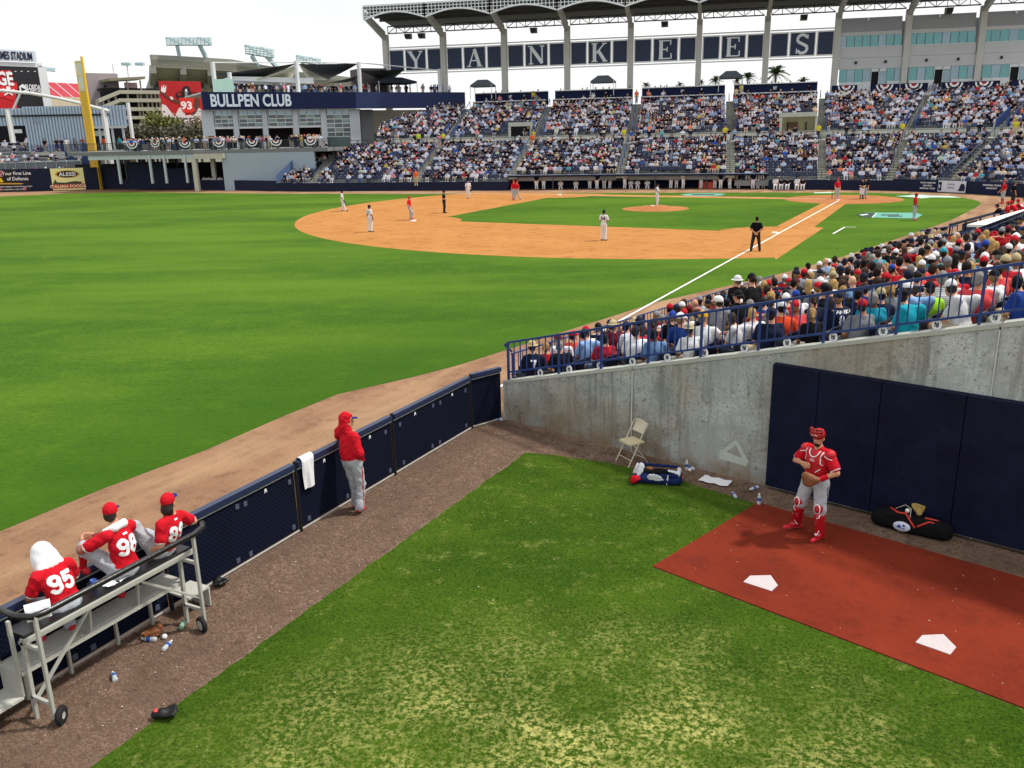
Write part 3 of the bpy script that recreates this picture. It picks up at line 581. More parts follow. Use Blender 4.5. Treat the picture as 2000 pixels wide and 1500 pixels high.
for i, (a, b) in enumerate(segs):
    a = np.array(a); b = np.array(b); d = unit([*(b-a), 0]); n = np.array([-d[1], d[0]]); tall = .03 if i == 0 else 0
    MB().slab(a, b, .07, 1.17+tall, .02).build('windscreen_panel', WSCR, fc)
    MB().slab(a-n*.045, b-n*.045, 1.165+tall, 1.26+tall, .115).build('top_pad', NAVYTOP, fc)
    MB().tube([(*(a+n*.035), 1.13+tall), (*(b+n*.035), 1.13+tall)], .011, 6).build('white_cable', WPIPE, fc)
    MB().tube([(*(a+n*.03), .045), (*(b+n*.03), .045)], .014, 6).build('bottom_rail', WPIPE, fc)
    if i:
        L_ = np.linalg.norm(b-a)
        for u, z in ((.06, .98), (.42, 1.0), (.50, 1.02), (.94, .98), (.06, .16), (.44, .14), (.53, .15), (.92, .16)):
            p = a+(b-a)*(u+rng.uniform(-.02, .02)); MB().box(p[0]-.034, p[1]-.036, z-.04, p[0]-.0225, p[1]+.036, z+.04).build('patch', GREYPATCH, fc)
        for u in (.25, .74):
            p = a+(b-a)*u; MB().plate([(p[0]-.024, p[1]-.03, 1.0), (p[0]-.024, p[1], 1.035), (p[0]-.024, p[1]+.03, 1.0), (p[0]-.024, p[1]+.02, 1.07), (p[0]-.024, p[1]-.02, 1.07)], (-1, 0, 0), .004).build('zip_tie', WHITEN, fc)
for y in ys: MB().tube([(FX-.03, y, 0), (FX-.03, y, 1.29)], .032, 8).build('post', BLKMET, fc)

# ------------------------------------------------------------------ concrete retaining wall under the stand
def concrete(name):
    s = NT(name); v = s.coord(); n1 = s.noise(v, 1.1, 9, .72); n2 = s.noise(v, 9, 7, .75)
    m = s.n('ShaderNodeMapping'); m.inputs['Scale'].default_value = (4, 4, .35); s.l(v, m.inputs[0]); st = s.noise(m.outputs[0], 1.6, 6, .6)
    c = s.mix(s.rng(n1, .38, .61), (.20, .21, .19), (.60, .645, .64)); c = s.mix(s.mul(s.rng(st, .50, .66), .6), c, (.135, .13, .11))
    sp = s.n('ShaderNodeSeparateXYZ'); s.l(v, sp.inputs[0]); lowm = s.rng(sp.outputs[2], .1, 1.2, 1, 0)
    c = s.mix(s.mul(s.mul(lowm, s.rng(s.noise(v, 1.7, 5), .36, .60)), .85), c, (.22, .145, .075))
    c = s.mix(s.mul(s.rng(n2, .56, .66), .8), c, (.075, .08, .068)); n4 = s.noise(v, 20, 6, .8); c = s.mix(s.mul(s.mul(s.rng(n4, .53, .62), s.rng(n1, .40, .56)), .75), c, (.06, .065, .055))
    vo = s.vor(v, 22); c = s.mix(s.mul(s.mul(s.rng(vo.outputs['Distance'], .10, .22, 1, 0), s.rng(n1, .45, .62)), .8), c, (.05, .05, .045))
    n5 = s.noise(v, .55, 5, .6); c = s.mix(s.mul(s.rng(n5, .46, .62), .65), c, (.25, .20, .135)); c = s.mix(s.mul(s.rng(n5, .48, .34, 0, 1), .4), c, (.62, .66, .66))
    s.base(c); s.bump(n2, .4, .02); return s.fin(.9, 0, .1)
CONC = concrete('weathered_concrete'); CONCL = M('pale_concrete', '#aeb0a8', .9, .14, 1.2, .3, 40); CONCG = M('grey_concrete', '#85888a', .9, .14, .8, .2, 30)
WT = lambda t: .93+.262*t
wl = thing('retaining_wall', 'weathered concrete wall with sloping top below the blue-railed seats', 'wall', NS(5, 0, 0))
for a, b in ((0.0, 3.53), (3.56, 10.03), (10.06, 16.5)):
    MB().slab(NS(a, 0, 0), NS(b, 0, 0), 0, (WT(a)-.07, WT(b)-.07), .22, 1).build('concrete_panel', CONC, wl)
    MB().slab(NS(a, -.02, 0), NS(b, -.02, 0), (WT(a)-.068, WT(b)-.068), (WT(a), WT(b)), .30, 1).build('cap_stone', CONCL, wl)
for t in (3.545, 10.045): MB().box(-.011, -.006, 0, .011, .02, WT(t)-.1).build('joint_seal', M('joint_seal', '#c4c8c8', .7, .3, 4), wl).data.transform(Matrix.Translation(tuple(NS(t, -.004, 0))))
tri = [PL(1438, 863, S0, S0+er), PL(1406, 887, S0, S0+er), PL(1459, 905, S0, S0+er)]
mb = MB()
for a, b, w in ((0, 1, .045), (1, 2, .09), (2, 0, .05)):
    d = unit(tri[b]-tri[a]); q = np.cross(d, np.array([*(-es), 0])); mb.plate([tri[a]-q*w, tri[b]-q*w*.7, tri[b]+q*w*.7, tri[a]+q*w], np.array([*(-es), 0]), .003+.001*a)
mb.build('chalk_triangle', M('wall_chalk', '#b5bdb4', .9, .2, 10), wl)
def padmat():
    if 'pad_vinyl' in MATS: return MATS['pad_vinyl']
    s = NT('pad_vinyl'); v = s.coord(); n1 = s.noise(v, 1.6, 6, .65); n2 = s.noise(v, 11, 6, .75)
    c = s.mix(s.rng(n1, .35, .65), (.0025, .004, .018), (.006, .009, .032)); c = s.mix(s.mul(s.mul(s.rng(n2, .60, .70), s.rng(n1, .45, .60)), .5), c, (.035, .042, .065)); s.base(c)
    m = s.n('ShaderNodeMapping'); m.inputs['Scale'].default_value = (1, 1, .25); s.l(v, m.inputs[0]); s.bump(s.noise(m.outputs[0], 5, 4), .35, .03); return s.fin(.55, 0, .16)
pd = thing('padded_wall', 'tall dark navy padding on the concrete wall behind the catcher', 'wall padding', NS(9, 0, 0))
jt = [6.57, 7.42, 8.47, 9.75, 11.0, 12.25, 13.5]
for a, b in zip(jt[:-1], jt[1:]):
    mb = MB(); e = .005; p0, p1 = NS(a+.002, -.025, 0)[:2], NS(b-.002, -.025, 0)[:2]; q0, q1 = NS(a+.002+e, -.14, 0)[:2], NS(b-.002-e, -.14, 0)[:2]
    mb.hexa([(*p0, .07), (*p1, .07), (*q1, .08), (*q0, .08), (*p0, 2.42), (*p1, 2.42), (*q1, 2.40), (*q0, 2.40)]).build('wall_pad', padmat(), pd)
# ------------------------------------------------------------------ near stand: stepped rows, seats, railing, spectators
def sz(z): return z
FACE = -er; RZ_SEAT = math.atan2(-FACE[0], FACE[1])
st = thing('seating_stand', 'sloping stand of dark seats along the third-base side', 'grandstand', NS(4, 15, 0))
NROW = 19; SL = 58.0
FZ = lambda r: .42+.2122*r
mb = MB()
for r in range(NROW):
    t0 = .10+.81*r; mb.hexa([NS(t0, .3, FZ(r)-.40), NS(t0+.82, .3, FZ(r)-.40), NS(t0+.82, SL, FZ(r)-.40), NS(t0, SL, FZ(r)-.40), NS(t0, .3, FZ(r)), NS(t0+.82, .3, FZ(r)), NS(t0+.82, SL, FZ(r)), NS(t0, SL, FZ(r))])
mb.build('stepped_deck', CONCG, st)
MB().slab(NS(.1, .25, 0), NS(.1, 30.0, 0), 0, .98, .12, -1).build('front_wall', NAVYV, st)
BLUE = M('blue_rail_paint', (.012, .038, .165), .42, .12, 4, 0, 40, 0, .5)
BACKM = M('navy_seat_plastic', (.010, .015, .034), .32, .15, 3, 0, 40, 0, .5)
def seatmesh():
    mb = MB(); n = 7
    B = [[(-.25+.50*i/(n-1), -.17-.05*j/3-.07*cos((i/(n-1)-.5)*pi)*1.0, .36+.165*j+.03*cos((i/(n-1)-.5)*pi)*(j == 3)) for i in range(n)] for j in range(4)]
    front = [p for r_ in B for p in r_]; bk = [(x, y-.028, z) for x, y, z in front]; k = len(front)
    f = [(j*n+i, j*n+i+1, (j+1)*n+i+1, (j+1)*n+i) for j in range(3) for i in range(n-1)]
    rim = list(range(n))+[n-1+n*j for j in range(1, 4)]+[3*n+i for i in range(n-2, -1, -1)]+[n*j for j in range(2, 0, -1)]
    mb.add(front+bk, f+[tuple(q+k for q in p[::-1]) for p in f]+[(rim[i], rim[i]+k, rim[(i+1) % len(rim)]+k, rim[(i+1) % len(rim)]) for i in range(len(rim))])
    mb.hexa([(-.21, -.2, .40), (.21, -.2, .40), (.22, .22, .43), (-.22, .22, .43), (-.21, -.2, .44), (.21, -.2, .44), (.22, .22, .47), (-.22, .22, .47)])
    for s in (-1, 1): mb.box(s*.245-.02, -.24, .56, s*.245+.02, .16, .60).box(s*.245-.015, -.2, 0, s*.245+.015, -.1, .6)
    return mb
SEATME = seatmesh().build('seat', BACKM).data; bpy.data.objects.remove(bpy.data.objects['seat'])
AISLES = ((11.3, 12.5), (24.5, 25.7), (38.0, 39.2))
def inaisle(s): return any(a-.25 < s < b+.25 for a, b in AISLES)
def infr(P, m=60):
    x, y, z = project(P); return z > 0 and -m < x < 2000+m and -m < y < 1500+m
seats = []
for r in range(NROW):
    for k in range(106):
        s = .50+.53*k
        if s > 55 or inaisle(s) or (s > 29.5 and r < 3): continue
        p = NS(.10+.81*r+.42, s, FZ(r))
        if infr(p+np.array([0, 0, .8])): seats.append((np.linalg.norm(p-CAM), r, k, s, p))
seats.sort(key=lambda q: q[0])
far_seats = []
for i, (d, r, k, s, p) in enumerate(seats):
    if i < 295:
        o = bpy.data.objects.new('seat', SEATME); COL.objects.link(o); o.parent = st
        o.matrix_parent_inverse = Matrix.Translation(st.location).inverted(); o.location = p; o.rotation_euler = (0, 0, RZ_SEAT)
    else: far_seats.append(p)
sv = np.array([v.co[:] for v in SEATME.vertices]); c_, s_ = cos(RZ_SEAT), sin(RZ_SEAT); sv = sv@np.array([[c_, s_, 0], [-s_, c_, 0], [0, 0, 1]])
sf = [tuple(p.vertices) for p in SEATME.polygons]
mb = MB()
for p in far_seats: mb.add(sv+p, sf)
tag(mb.build('seat_rows', BACKM, st), kind='stuff')
# round white badges on the row ends
NYS = [[(.15, .1), (.15, .9), (.85, .1), (.85, .9)], [(.15, .95), (.5, .5), (.85, .95)], [(.5, .5), (.5, .0)]]
for k in range(14):
    p = NS(1.0+.812*k, .16, 1.26+.2135*k); mb = MB()
    q = np.array([*(-es), 0]); u = np.array([*er, 0])
    mb.plate([p+u*.075*cos(a)+np.array([0, 0, .085*sin(a)]) for a in np.linspace(0, 2*pi, 13)[:-1]], q, .012)
    b = mb.build('row_badge', WHITEN, st); mb = MB()
    for stt in NYS:
        for a, c in zip(stt[:-1], stt[1:]): mb.bar(p+q*.016+u*(a[0]-.5)*.07+np.array([0, 0, (a[1]-.5)*.09]), p+q*.016+u*(c[0]-.5)*.07+np.array([0, 0, (c[1]-.5)*.09]), .012, .004, q)
    mb.build('emblem', NAVYN, b)
# railing on the sloping wall
rl = thing('railing', 'blue metal railing climbing along the top of the concrete wall', 'railing', NS(5, .1, 1))
RT = lambda t: 1.815+.2600*t
PT = [.10, 1.57, 2.70, 3.84, 5.01, 6.17, 7.35, 8.53, 9.73, 10.9, 12.1]; SR = .10
for a, b in zip(PT[:-1], PT[1:]):
    for off, w in ((0, .052), (-.70, .040)): MB().bar(NS(a, SR, RT(a)+off), NS(b, SR, RT(b)+off), w, w*.9).build('rail', BLUE, rl)
    n = 8 if b-a > 1 else 2
    for i in range(1, n):
        t = a+(b-a)*i/n; MB().bar(NS(t, SR, RT(t)-.70), NS(t, SR, RT(t)), .022, .022, (1, 0, 0)).build('baluster', BLUE, rl)
for t in PT: MB().bar(NS(t, SR, WT(t)-.1 if t > .2 else .80), NS(t, SR, RT(t)), .048, .048, (1, 0, 0)).build('post', BLUE, rl)
MB().tube([NS(.10, SR, RT(.1)), NS(-.02, .12, 1.77), NS(-.05, .4, 1.55)], .026, 6).build('rail', BLUE, rl)
rf = thing('railing', 'blue railing along the front of the stand beside the warning track', 'railing', NS(0, 7, 1))
for off in (1.52, 1.02): MB().tube([NS(.02, .3, off), NS(.02, 14.5, off-.1)], .022, 6).build('rail', BLUE, rf)
for i in range(92):
    s = .4+.153*i; MB().bar(NS(.02, s, .98), NS(.02, s, 1.52-.1*s/14.5), .016, .016, (1, 0, 0)).build('baluster', BLUE, rf)
for i in range(11): MB().bar(NS(.02, .35+1.41*i, .9), NS(.02, .35+1.41*i, 1.52-.1*i/10), .045, .045, (1, 0, 0)).build('post', BLUE, rf)
MB().bar(NS(.02, 14.6, 1.05), NS(.02, 29.6, 1.12), .12, .10).build('top_cap', NAVYTOP, rf)
for (a, b), nm in zip(AISLES, ('first', 'second', 'third')):
    g = thing('handrail', 'blue handrail in the %s stair aisle of the near stand, counted from the bullpen wall' % nm, 'handrail', NS(5, (a+b)/2, 1), 'aisle handrails of the near stand')
    for i in range(0, 12, 3):
        t0, t1 = .6+.81*i, .6+.81*(i+2); s = (a+b)/2
        MB().tube([NS(t0, s, FZ(i)), NS(t0, s, FZ(i)+.9), NS(t1, s, FZ(i+2)+.9), NS(t1, s, FZ(i+2))], .022, 6).build('rail', BLUE, g)

# ---- spectators
SH_C = {'navy': '#141a33', 'black': '#101014', 'white': '#dcdcde', 'grey': '#83868c', 'red': '#b3121f', 'light blue': '#7fa4cf', 'blue': '#1f3f8f', 'orange': '#d8481c', 'teal': '#128c96', 'lime': '#9ad62a', 'pink': '#d76a86', 'maroon': '#6a1420', 'khaki': '#a3966f', 'yellow': '#d8b23a', 'coral': '#d64a4a', 'turquoise': '#18a3b8', 'green': '#2a6a4a'}
SH_W = ['navy']*9+['black']*9+['white']*10+['grey']*6+['red']*7+['light blue']*4+['blue']*3+['orange']*1+['teal']*1+['pink']*1+['maroon']*2+['khaki']*2+['coral']
HT_C = {'white cap': '#dfe0e2', 'navy cap': '#12182e', 'red cap': '#b01020', 'black cap': '#0e0e12', 'grey cap': '#83878e', 'khaki cap': '#b0a27c', 'blue cap': '#1c3f9a', 'yellow cap': '#d8a21e', 'maroon cap': '#6a1626', 'tan bucket hat': '#b5a880', 'white bucket hat': '#dddddd', 'black bucket hat': '#111115', 'straw hat': '#c2a870', 'turquoise cap': '#2a9fb0'}
HR_C = {'brown hair': '#33231a', 'dark hair': '#15100e', 'grey hair': '#83817d', 'blond hair': '#a98a52', 'long blond hair': '#b39258', 'long brown hair': '#3a281c', 'long dark hair': '#1a1310', 'fair ponytail': '#a07c4a', 'brown ponytail': '#3b2a1e', 'bald head': None}
HEADS = ['white cap']*7+['navy cap']*9+['red cap']*6+['black cap']*4+['grey cap']*3+['khaki cap']*2+['blue cap']*1+['tan bucket hat']*1+['brown hair']*7+['dark hair']*7+['grey hair']*4+['blond hair']*1+['long blond hair']*3+['long brown hair']*4+['long dark hair']*2+['fair ponytail', 'brown ponytail', 'brown ponytail', 'bald head', 'bald head', 'maroon cap']
SPM = [RSKIN, TINT, RPANT, RSHOE, HAIRD, TINT, RSKIN, WHITEC, EYEM, LIPM]
def rotz(p, a, c=(0, 0)):
    x, y = p[0]-c[0], p[1]-c[1]; return (c[0]+x*cos(a)-y*sin(a), c[1]+x*sin(a)+y*cos(a), p[2])
def twist(J, deg, head=None):
    a = RAD(deg)
    for q in ('shR', 'shL', 'elR', 'elL', 'wrR', 'wrL'): J[q] = rotz(J[q], a, (0, 0))
    J['yaw'] = deg if head is None else head; return J
POSES = []
for i, (J, o) in enumerate([
    (twist(sit(), -28, -55), dict(pants='short')), (twist(sit(chest=(0, .05, .86), neck=(0, .12, 1.05), head=(0, .18, 1.22)), -25, -60), dict(pants='long', fat=1.15, w=1.05)),
    (twist(sit(chest=(0, -.06, .86), neck=(0, -.05, 1.07), head=(0, -.01, 1.25), wrR=(.3, .3, .58), wrL=(-.12, .2, .58)), -32, -62), dict(pants='short', fat=1.3, w=1.1)),
    (twist(sit(w=1), -22, -40), dict(pants='short', fem=True, sleeve='none', w=.9, fat=.92)), (twist(sit(chest=(0, .1, .85), neck=(0, .2, 1.02), head=(0, .28, 1.17), wrR=(.12, .42, .6), wrL=(-.12, .42, .6), elR=(.22, .2, .68), elL=(-.22, .2, .68), pitch=-18), -20, -35), dict(pants='short')),
    (twist(sit(elR=(.34, .1, .84), wrR=(.16, .22, 1.12)), -35, -70), dict(pants='long')), (twist(sit(), -30, -48), dict(pants='long', fem=True, w=.92)), (twist(sit(shR=(.17, 0, .98), shL=(-.17, 0, .98)), -26, -20), dict(pants='long', sleeve='long', fat=1.1)),
    (twist(sit(elL=(-.42, -.05, .92), wrL=(-.62, -.02, .9), chest=(0, -.05, .86)), -30, -58), dict(pants='short', fat=1.2, w=1.06))]):
    v, q, m = sdf_mesh(human(J, o), .0215, (), .004, (SH, PA)); POSES.append((fastmesh('spectator', v, q, SPM, m), J))
STP = []
for J, o in [(stand(yaw=-35, elR=(.27, .05, 1.2), wrR=(.12, .25, 1.28), elL=(-.27, .05, 1.2), wrL=(-.1, .25, 1.26)), dict(pants='short')), (stand(yaw=-25, pitch=-25), dict(pants='long', fat=1.25, w=1.08)), (stand(elR=(.3, -.02, 1.2), wrR=(.2, .16, 1.08)), dict(pants='short', fem=True, w=.92)), (stand(yaw=20), dict(pants='long')), (stand(elL=(-.33, -.06, 1.22), wrL=(-.2, .1, 1.05), elR=(.33, -.06, 1.22), wrR=(.2, .1, 1.05)), dict(pants='long'))]:
    v, q, m = sdf_mesh(human(J, o), .0225, (), .004, (SH, PA)); STP.append((fastmesh('spectator', v, q, SPM, m), J))
ORD = ['first', 'second', 'third', 'fourth', 'fifth', 'sixth', 'seventh', 'eighth', 'ninth', 'tenth', 'eleventh', 'twelfth', 'thirteenth', 'fourteenth', 'fifteenth', 'sixteenth', 'seventeenth', 'eighteenth', 'nineteenth', 'twentieth']
def headgear(b, J, ht, R_extra=0):
    R = headrot(J['yaw'], J['pitch'], J.get('roll', 0))
    if ht in HT_C: me = CAPM if 'cap' in ht else HATM; c = HT_C[ht]; nm = 'cap' if 'cap' in ht else 'hat'
    else:
        c = HR_C[ht]; nm = 'hair'
        if c is None: return
        me = HAIRL if 'long' in ht else PONY if 'pony' in ht else HAIRS
    o = bpy.data.objects.new(nm, me); attach(o, b, J['head'], R); o.color = (*lin(c), 1)
    if nm != 'hair':                                       # hair below the cap
        h = bpy.data.objects.new('hair', random.choice([HAIRS, HAIRS, HAIRS, PONY]) if random.random() < .7 else HAIRS); attach(h, b, J['head'], R); h.color = (*lin(random.choice(['#33231a', '#15100e', '#6b675f', '#8a6a40'])), 1); h.scale = (.965, .965, .93)
LASTB = [None]
def spectator(pose, p, rz, shirt, ht, label, group, sc_=1.0):
    me, J = pose; b = bpy.data.objects.new('spectator', me); LASTB[0] = b; COL.objects.link(b); b.location = tuple(map(float, p)); b.rotation_euler = (0, 0, rz); b.scale = (sc_,)*3
    b.color = (*shade(lin(SH_C[shirt]), random.uniform(.85, 1.15)), 1); tag(b, label, 'person', group); headgear(b, J, ht); return b
# people picked out from the photograph: (px, py of head, shirt, headgear)
KNOWN = [(1046, 672, 'navy', 'straw hat'), (1090, 668, 'white', 'maroon cap'), (1105, 660, 'orange', 'red cap'), (1151, 650, 'light blue', 'dark hair'), (1183, 660, 'red', 'dark hair'), (1195, 640, 'maroon', 'tan bucket hat'), (1187, 634, 'navy', 'navy cap'), (1232, 652, 'white', 'brown hair'), (1225, 636, 'white', 'navy cap'), (1284, 645, 'light blue', 'dark hair'), (1252, 626, 'black', 'navy cap'), (1299, 620, 'white', 'grey hair'), (1328, 640, 'blue', 'white cap'), (1382, 640, 'white', 'yellow cap'), (1358, 612, 'navy', 'brown hair'), (1362, 592, 'black', 'bald head'), (1437, 612, 'white', 'brown hair'), (1455, 618, 'white', 'blond hair'), (1480, 615, 'navy', 'navy cap'),
         (1508, 628, 'orange', 'white cap'), (1553, 600, 'coral', 'red cap'), (1594, 600, 'black', 'fair ponytail'), (1645, 595, 'navy', 'navy cap'), (1664, 577, 'navy', 'dark hair'), (1712, 577, 'navy', 'khaki cap'), (1737, 563, 'grey', 'fair ponytail'), (1754, 578, 'turquoise', 'black cap'), (1790, 558, 'light blue', 'white cap'), (1815, 555, 'lime', 'black cap'), (1850, 587, 'white', 'white cap'), (1955, 572, 'white', 'black cap'), (1965, 527, 'red', 'khaki cap'), (1725, 620, 'turquoise', 'grey hair'),
         (1627, 528, 'black', 'long blond hair'), (1602, 530, 'grey', 'grey cap'), (1575, 555, 'black', 'long blond hair'), (1663, 552, 'light blue', 'bald head'), (1735, 543, 'red', 'red cap'), (1711, 542, 'light blue', 'red cap'), (1668, 535, 'red', 'red cap'), (1534, 548, 'red', 'red cap'), (1514, 558, 'red', 'red cap'), (1556, 577, 'white', 'blue cap'), (1710, 505, 'turquoise', 'brown hair'), (1802, 517, 'coral', 'white cap'), (1815, 505, 'grey', 'white cap'), (1852, 495, 'blue', 'turquoise cap'), (1950, 492, 'coral', 'black cap'), (1968, 480, 'light blue', 'white cap'), (1930, 500, 'white', 'white cap'), (1970, 505, 'white', 'khaki cap'), (1910, 475, 'green', 'brown hair'), (1935, 420, 'yellow', 'yellow cap'), (1775, 440, 'white', 'dark hair'), (1610, 560, 'white', 'white cap')]
occ = {}; K0 = K22 = 'none'
cand = []
for d, r, k, s, p in seats:
    h = p+np.array([FACE[0]*.07, FACE[1]*.07, 1.25]); x, y, z = project(h)
    cand.append((r, k, s, p, x, y, z))
for kx, ky, sh, ht in KNOWN:
    best = min((c for c in cand if (c[0], c[1]) not in occ), key=lambda c: (c[4]-kx)**2+1.3*(c[5]-ky)**2)
    occ[(best[0], best[1])] = (sh, ht)
    kk_ = '%s shirt and %s, %s row up, %s seat' % (sh, ht, ORD[best[0]], ORD[best[1]] if best[1] < 20 else 'x')
    if ht == 'straw hat': K0 = kk_
    if (kx, ky) == (1645, 595): K22 = kk_
pr = random.Random(5); count = 0; rest = []
for r, k, s, p, x, y, z in cand:
    if not (-30 < x < 2030 and -20 < y < 1500): continue
    if s > 20 and x > 1850 and y < 457-.21*(x-1870): continue
    if (r, k) in occ: sh, ht = occ[(r, k)]
    else:
        if r == 0 and s > 4: continue
        if s < 2.2 and r < 9: 
            if pr.random() < .55: continue
        if pr.random() < (.14 if s < 20 else .10): continue
        sh, ht = pr.choice(SH_W), pr.choice(HEADS)
    if (r, k) in ((3, 7), (4, 9)): continue
    if count >= 232: rest.append((p, sh)); continue
    fem = 'long' in ht or 'pony' in ht
    pose = POSES[pr.choice([3, 6, 3, 6, 4])] if fem else POSES[pr.choice([0, 1, 2, 4, 5, 7, 8, 0, 1, 2])]
    sc_ = pr.uniform(.93, 1.05)*(.95 if fem else 1)
    nm = ORD[r] if r < 20 else 'last'; km = ORD[k] if k < 20 else 'number %d' % (k+1)
    far = 'seat' if k < 20 else 'seat'
    lab = '%s shirt and %s, %s row up, %s seat from the bullpen wall' % (sh, ht, nm, km)
    spectator(pose, p+np.array([0, 0, 0])-np.array([0, 0, .0]), RZ_SEAT+RAD(pr.uniform(-30, -8)), sh, ht, lab, 'spectators seated in the near stand', sc_); count += 1
for key, num_, hh_ in ((K0, '7', .2), (K22, '8', .17)):
    b = next((o for o in COL.objects if o.get('label', '').startswith(key)), None)
    if b:
        me = b.data; J = next(j for m_, j in POSES if m_ == me); bv = BVHTree.FromPolygons([v.co[:] for v in me.vertices], [tuple(p.vertices) for p in me.polygons]); lat = unit(V3(J['shR'])-V3(J['shL'])); bk = np.cross(lat, (0, 0, 1.))
        number(b, bv, num_, V3(J['chest'])*.95+V3(0, 0, .05)+bk*.1-bk*.05*0, lat, (0, 0, 1), hh_, WHITEN, .2, .01)
        if num_ == '8':
            st_ = [[(-.16+.065*i+x*.05, .0+y*.055) for x, y in q] for i, L_ in enumerate(([[(0, 1), (1, 1)], [(.5, 1), (.5, 0)]], [[(0, 0), (.5, 1), (1, 0)], [(.2, .4), (.8, .4)]], [[(0, 0), (0, 1), (1, 0), (1, 1)]], [[(0, 0), (.5, 1), (1, 0)], [(.2, .4), (.8, .4)]], [[(0, 0), (0, 1)], [(1, 1), (0, .45), (1, 0)]], [[(0, 0), (.5, 1), (1, 0)], [(.2, .4), (.8, .4)]])) for q in L_]
            decal('lettering', b, bv, V3(J['chest'])+V3(0, 0, .13)+bk*.1, lat, (0, 0, 1), st_, .013, WHITEN, .008)
# those on their feet
def standing(px, py, z, pose, rz, sh, ht, lab, group, sc_=1.0): 
    P = G(px, py, z); return spectator(pose, (P[0], P[1], z), rz, sh, ht, lab, group, sc_)
r_ = 4; pp = NS(.10+.81*4.4, 6.1, FZ(4))
for (px, py, sh, ht, pose, lab, yawd, k) in ((1405, 590, 'grey', 'white cap', STP[2], 'young woman in white cap and grey top standing behind the blue railing', -20, .94), (1470, 546, 'black', 'black cap', STP[1], 'big man in black shirt and black cap standing, head bowed', 20, 1.08), (1441, 548, 'black', 'white bucket hat', STP[3], 'person in white bucket hat standing beside the big man in black', 0, 1.0), (1442, 578, 'black', 'black bucket hat', STP[3], 'person in black bucket hat standing in front of the big man in black', 10, .93)):
    z = 2.8
    for _ in range(8):
        P = G(px, py, z); t = (P[:2]-S0)@er; r = max(0, int((t-.1)/.81)); z = FZ(r)+1.70*k
    P = G(px, py, z); spectator(pose, (P[0], P[1], FZ(r)), RZ_SEAT+RAD(yawd-30), sh, ht, lab, 'spectators standing in the near stand', k)
# third-base dugout
DUGW = M('white_roof_paint', '#d9d9d6', .7, .06, 1)
dg = thing('dugout', 'third-base dugout with bright white sloping roof and black rail', 'dugout', G(1930, 430, 0))
A, B_ = G(1856, 439, 1.14), G(2040, 390, 1.14)
d2 = unit(B_-A); n2 = np.array([-d2[1], d2[0], 0]); n2 = n2 if n2@np.array([*er, 0]) > 0 else -n2
R0, R1_ = G(1888, 443, 1.25), G(2060, 396, 1.25); MB().plate([R0, R1_, R1_+n2*3.2+(0, 0, .12), R0+n2*3.2+(0, 0, .12)], (0, 0, 1), .12).build('roof', DUGW, dg)
MB().slab(R0+n2*3.0, R1_+n2*3.0, 0, 1.24, .15).build('rear_wall', NAVYV, dg)
for i in range(9):
    p = A+d2*(i*2.6); MB().bar((p[0], p[1], 0), (p[0], p[1], 1.12), .09, .09, (1, 0, 0)).build('post', BLKMET, dg)
MB().bar((*A[:2], 1.14), (*B_[:2], 1.14), .13, .12).build('padded_rail', BLKMET, dg)
MB().slab(A+d2*2.2, A+d2*4.6, .1, 1.0, .05).build('screen_panel', NAVYV, dg)
cb = thing('camera_well', 'small railed photographers\' well at the end of the white-roofed dugout', 'railing', G(1830, 462, 0))
A3, B3 = G(1795, 474, .5), G(1868, 462, .5)
for i in range(8): p = A3+(B3-A3)*i/7; MB().bar((p[0], p[1], 0), (p[0], p[1], 1.1), .05, .05, (1, 0, 0)).build('post', BLUE, cb)
for z in (1.1, .6): MB().bar((*A3[:2], z), (*B3[:2], z), .06, .06).build('rail', BLUE, cb)
# ------------------------------------------------------------------ far side of the park
class Line:
    """a straight facade on the plan, fixed by two sight lines and their distances"""
    def __init__(s, pa, da, pb, db): s.A, s.B = HZ(pa, da, 8.0), HZ(pb, db, 8.0); d = s.B-s.A; s.d = unit([d[0], d[1], 0]); n = np.array([-s.d[1], s.d[0], 0]); s.n = n if (CAM-s.A)@n > 0 else -n
    def off(s, k): q = Line.__new__(Line); q.A, q.B, q.d, q.n = s.A+s.n*k, s.B+s.n*k, s.d, s.n; return q
    def at(s, px, z):
        py = 260.
        for _ in range(6): P = PL(px, py, s.A, s.B); P = np.array([P[0], P[1], z]); py = project(P)[1]
        return P
    def z(s, px, py): return PL(px, py, s.A, s.B)[2]
    def rect(s, mb, p0, p1, z0, z1, th=.2, out=True):        # block with its face on the line
        zc = (z0+z1)/2; a, b = s.at(p0, zc), s.at(p1, zc); k = s.n if out else -s.n
        mb.hexa([(*a[:2], z0), (*b[:2], z0), (*(b+k*th)[:2], z0), (*(a+k*th)[:2], z0), (*a[:2], z1), (*b[:2], z1), (*(b+k*th)[:2], z1), (*(a+k*th)[:2], z1)]); return mb
    def block(s, name, m, par, p0, p1, z0, z1, th=.2, out=True): return s.rect(MB(), p0, p1, z0, z1, th, out).build(name, m, par)
COLN = Line(757, 146, 1632, 137.5); BAND = Line(395, 128, 905, 140)
PAINTG = M('pale_grey_paint', '#b9c0c8', .7, .06, .6); STEELW = M('white_steel', '#d4d8da', .5, .05, 2); NAVYW = M('navy_wall_paint', (.008, .014, .052), .75, .12, .5, 0, 40, 0, .15)
SEATN = M('far_seat_plastic', (.016, .026, .075), .5, .2, 1); GLASST = M('teal_glass', (.10, .30, .31), .08, .25, .5, 0, 40, .3, .9); GLASSD = M('dark_glass', (.05, .08, .09), .08, .3, .7, 0, 40, .2, .8); GLASSB = M('blue_glass', (.22, .32, .38), .08, .25, .7, 0, 40, .3, .8)
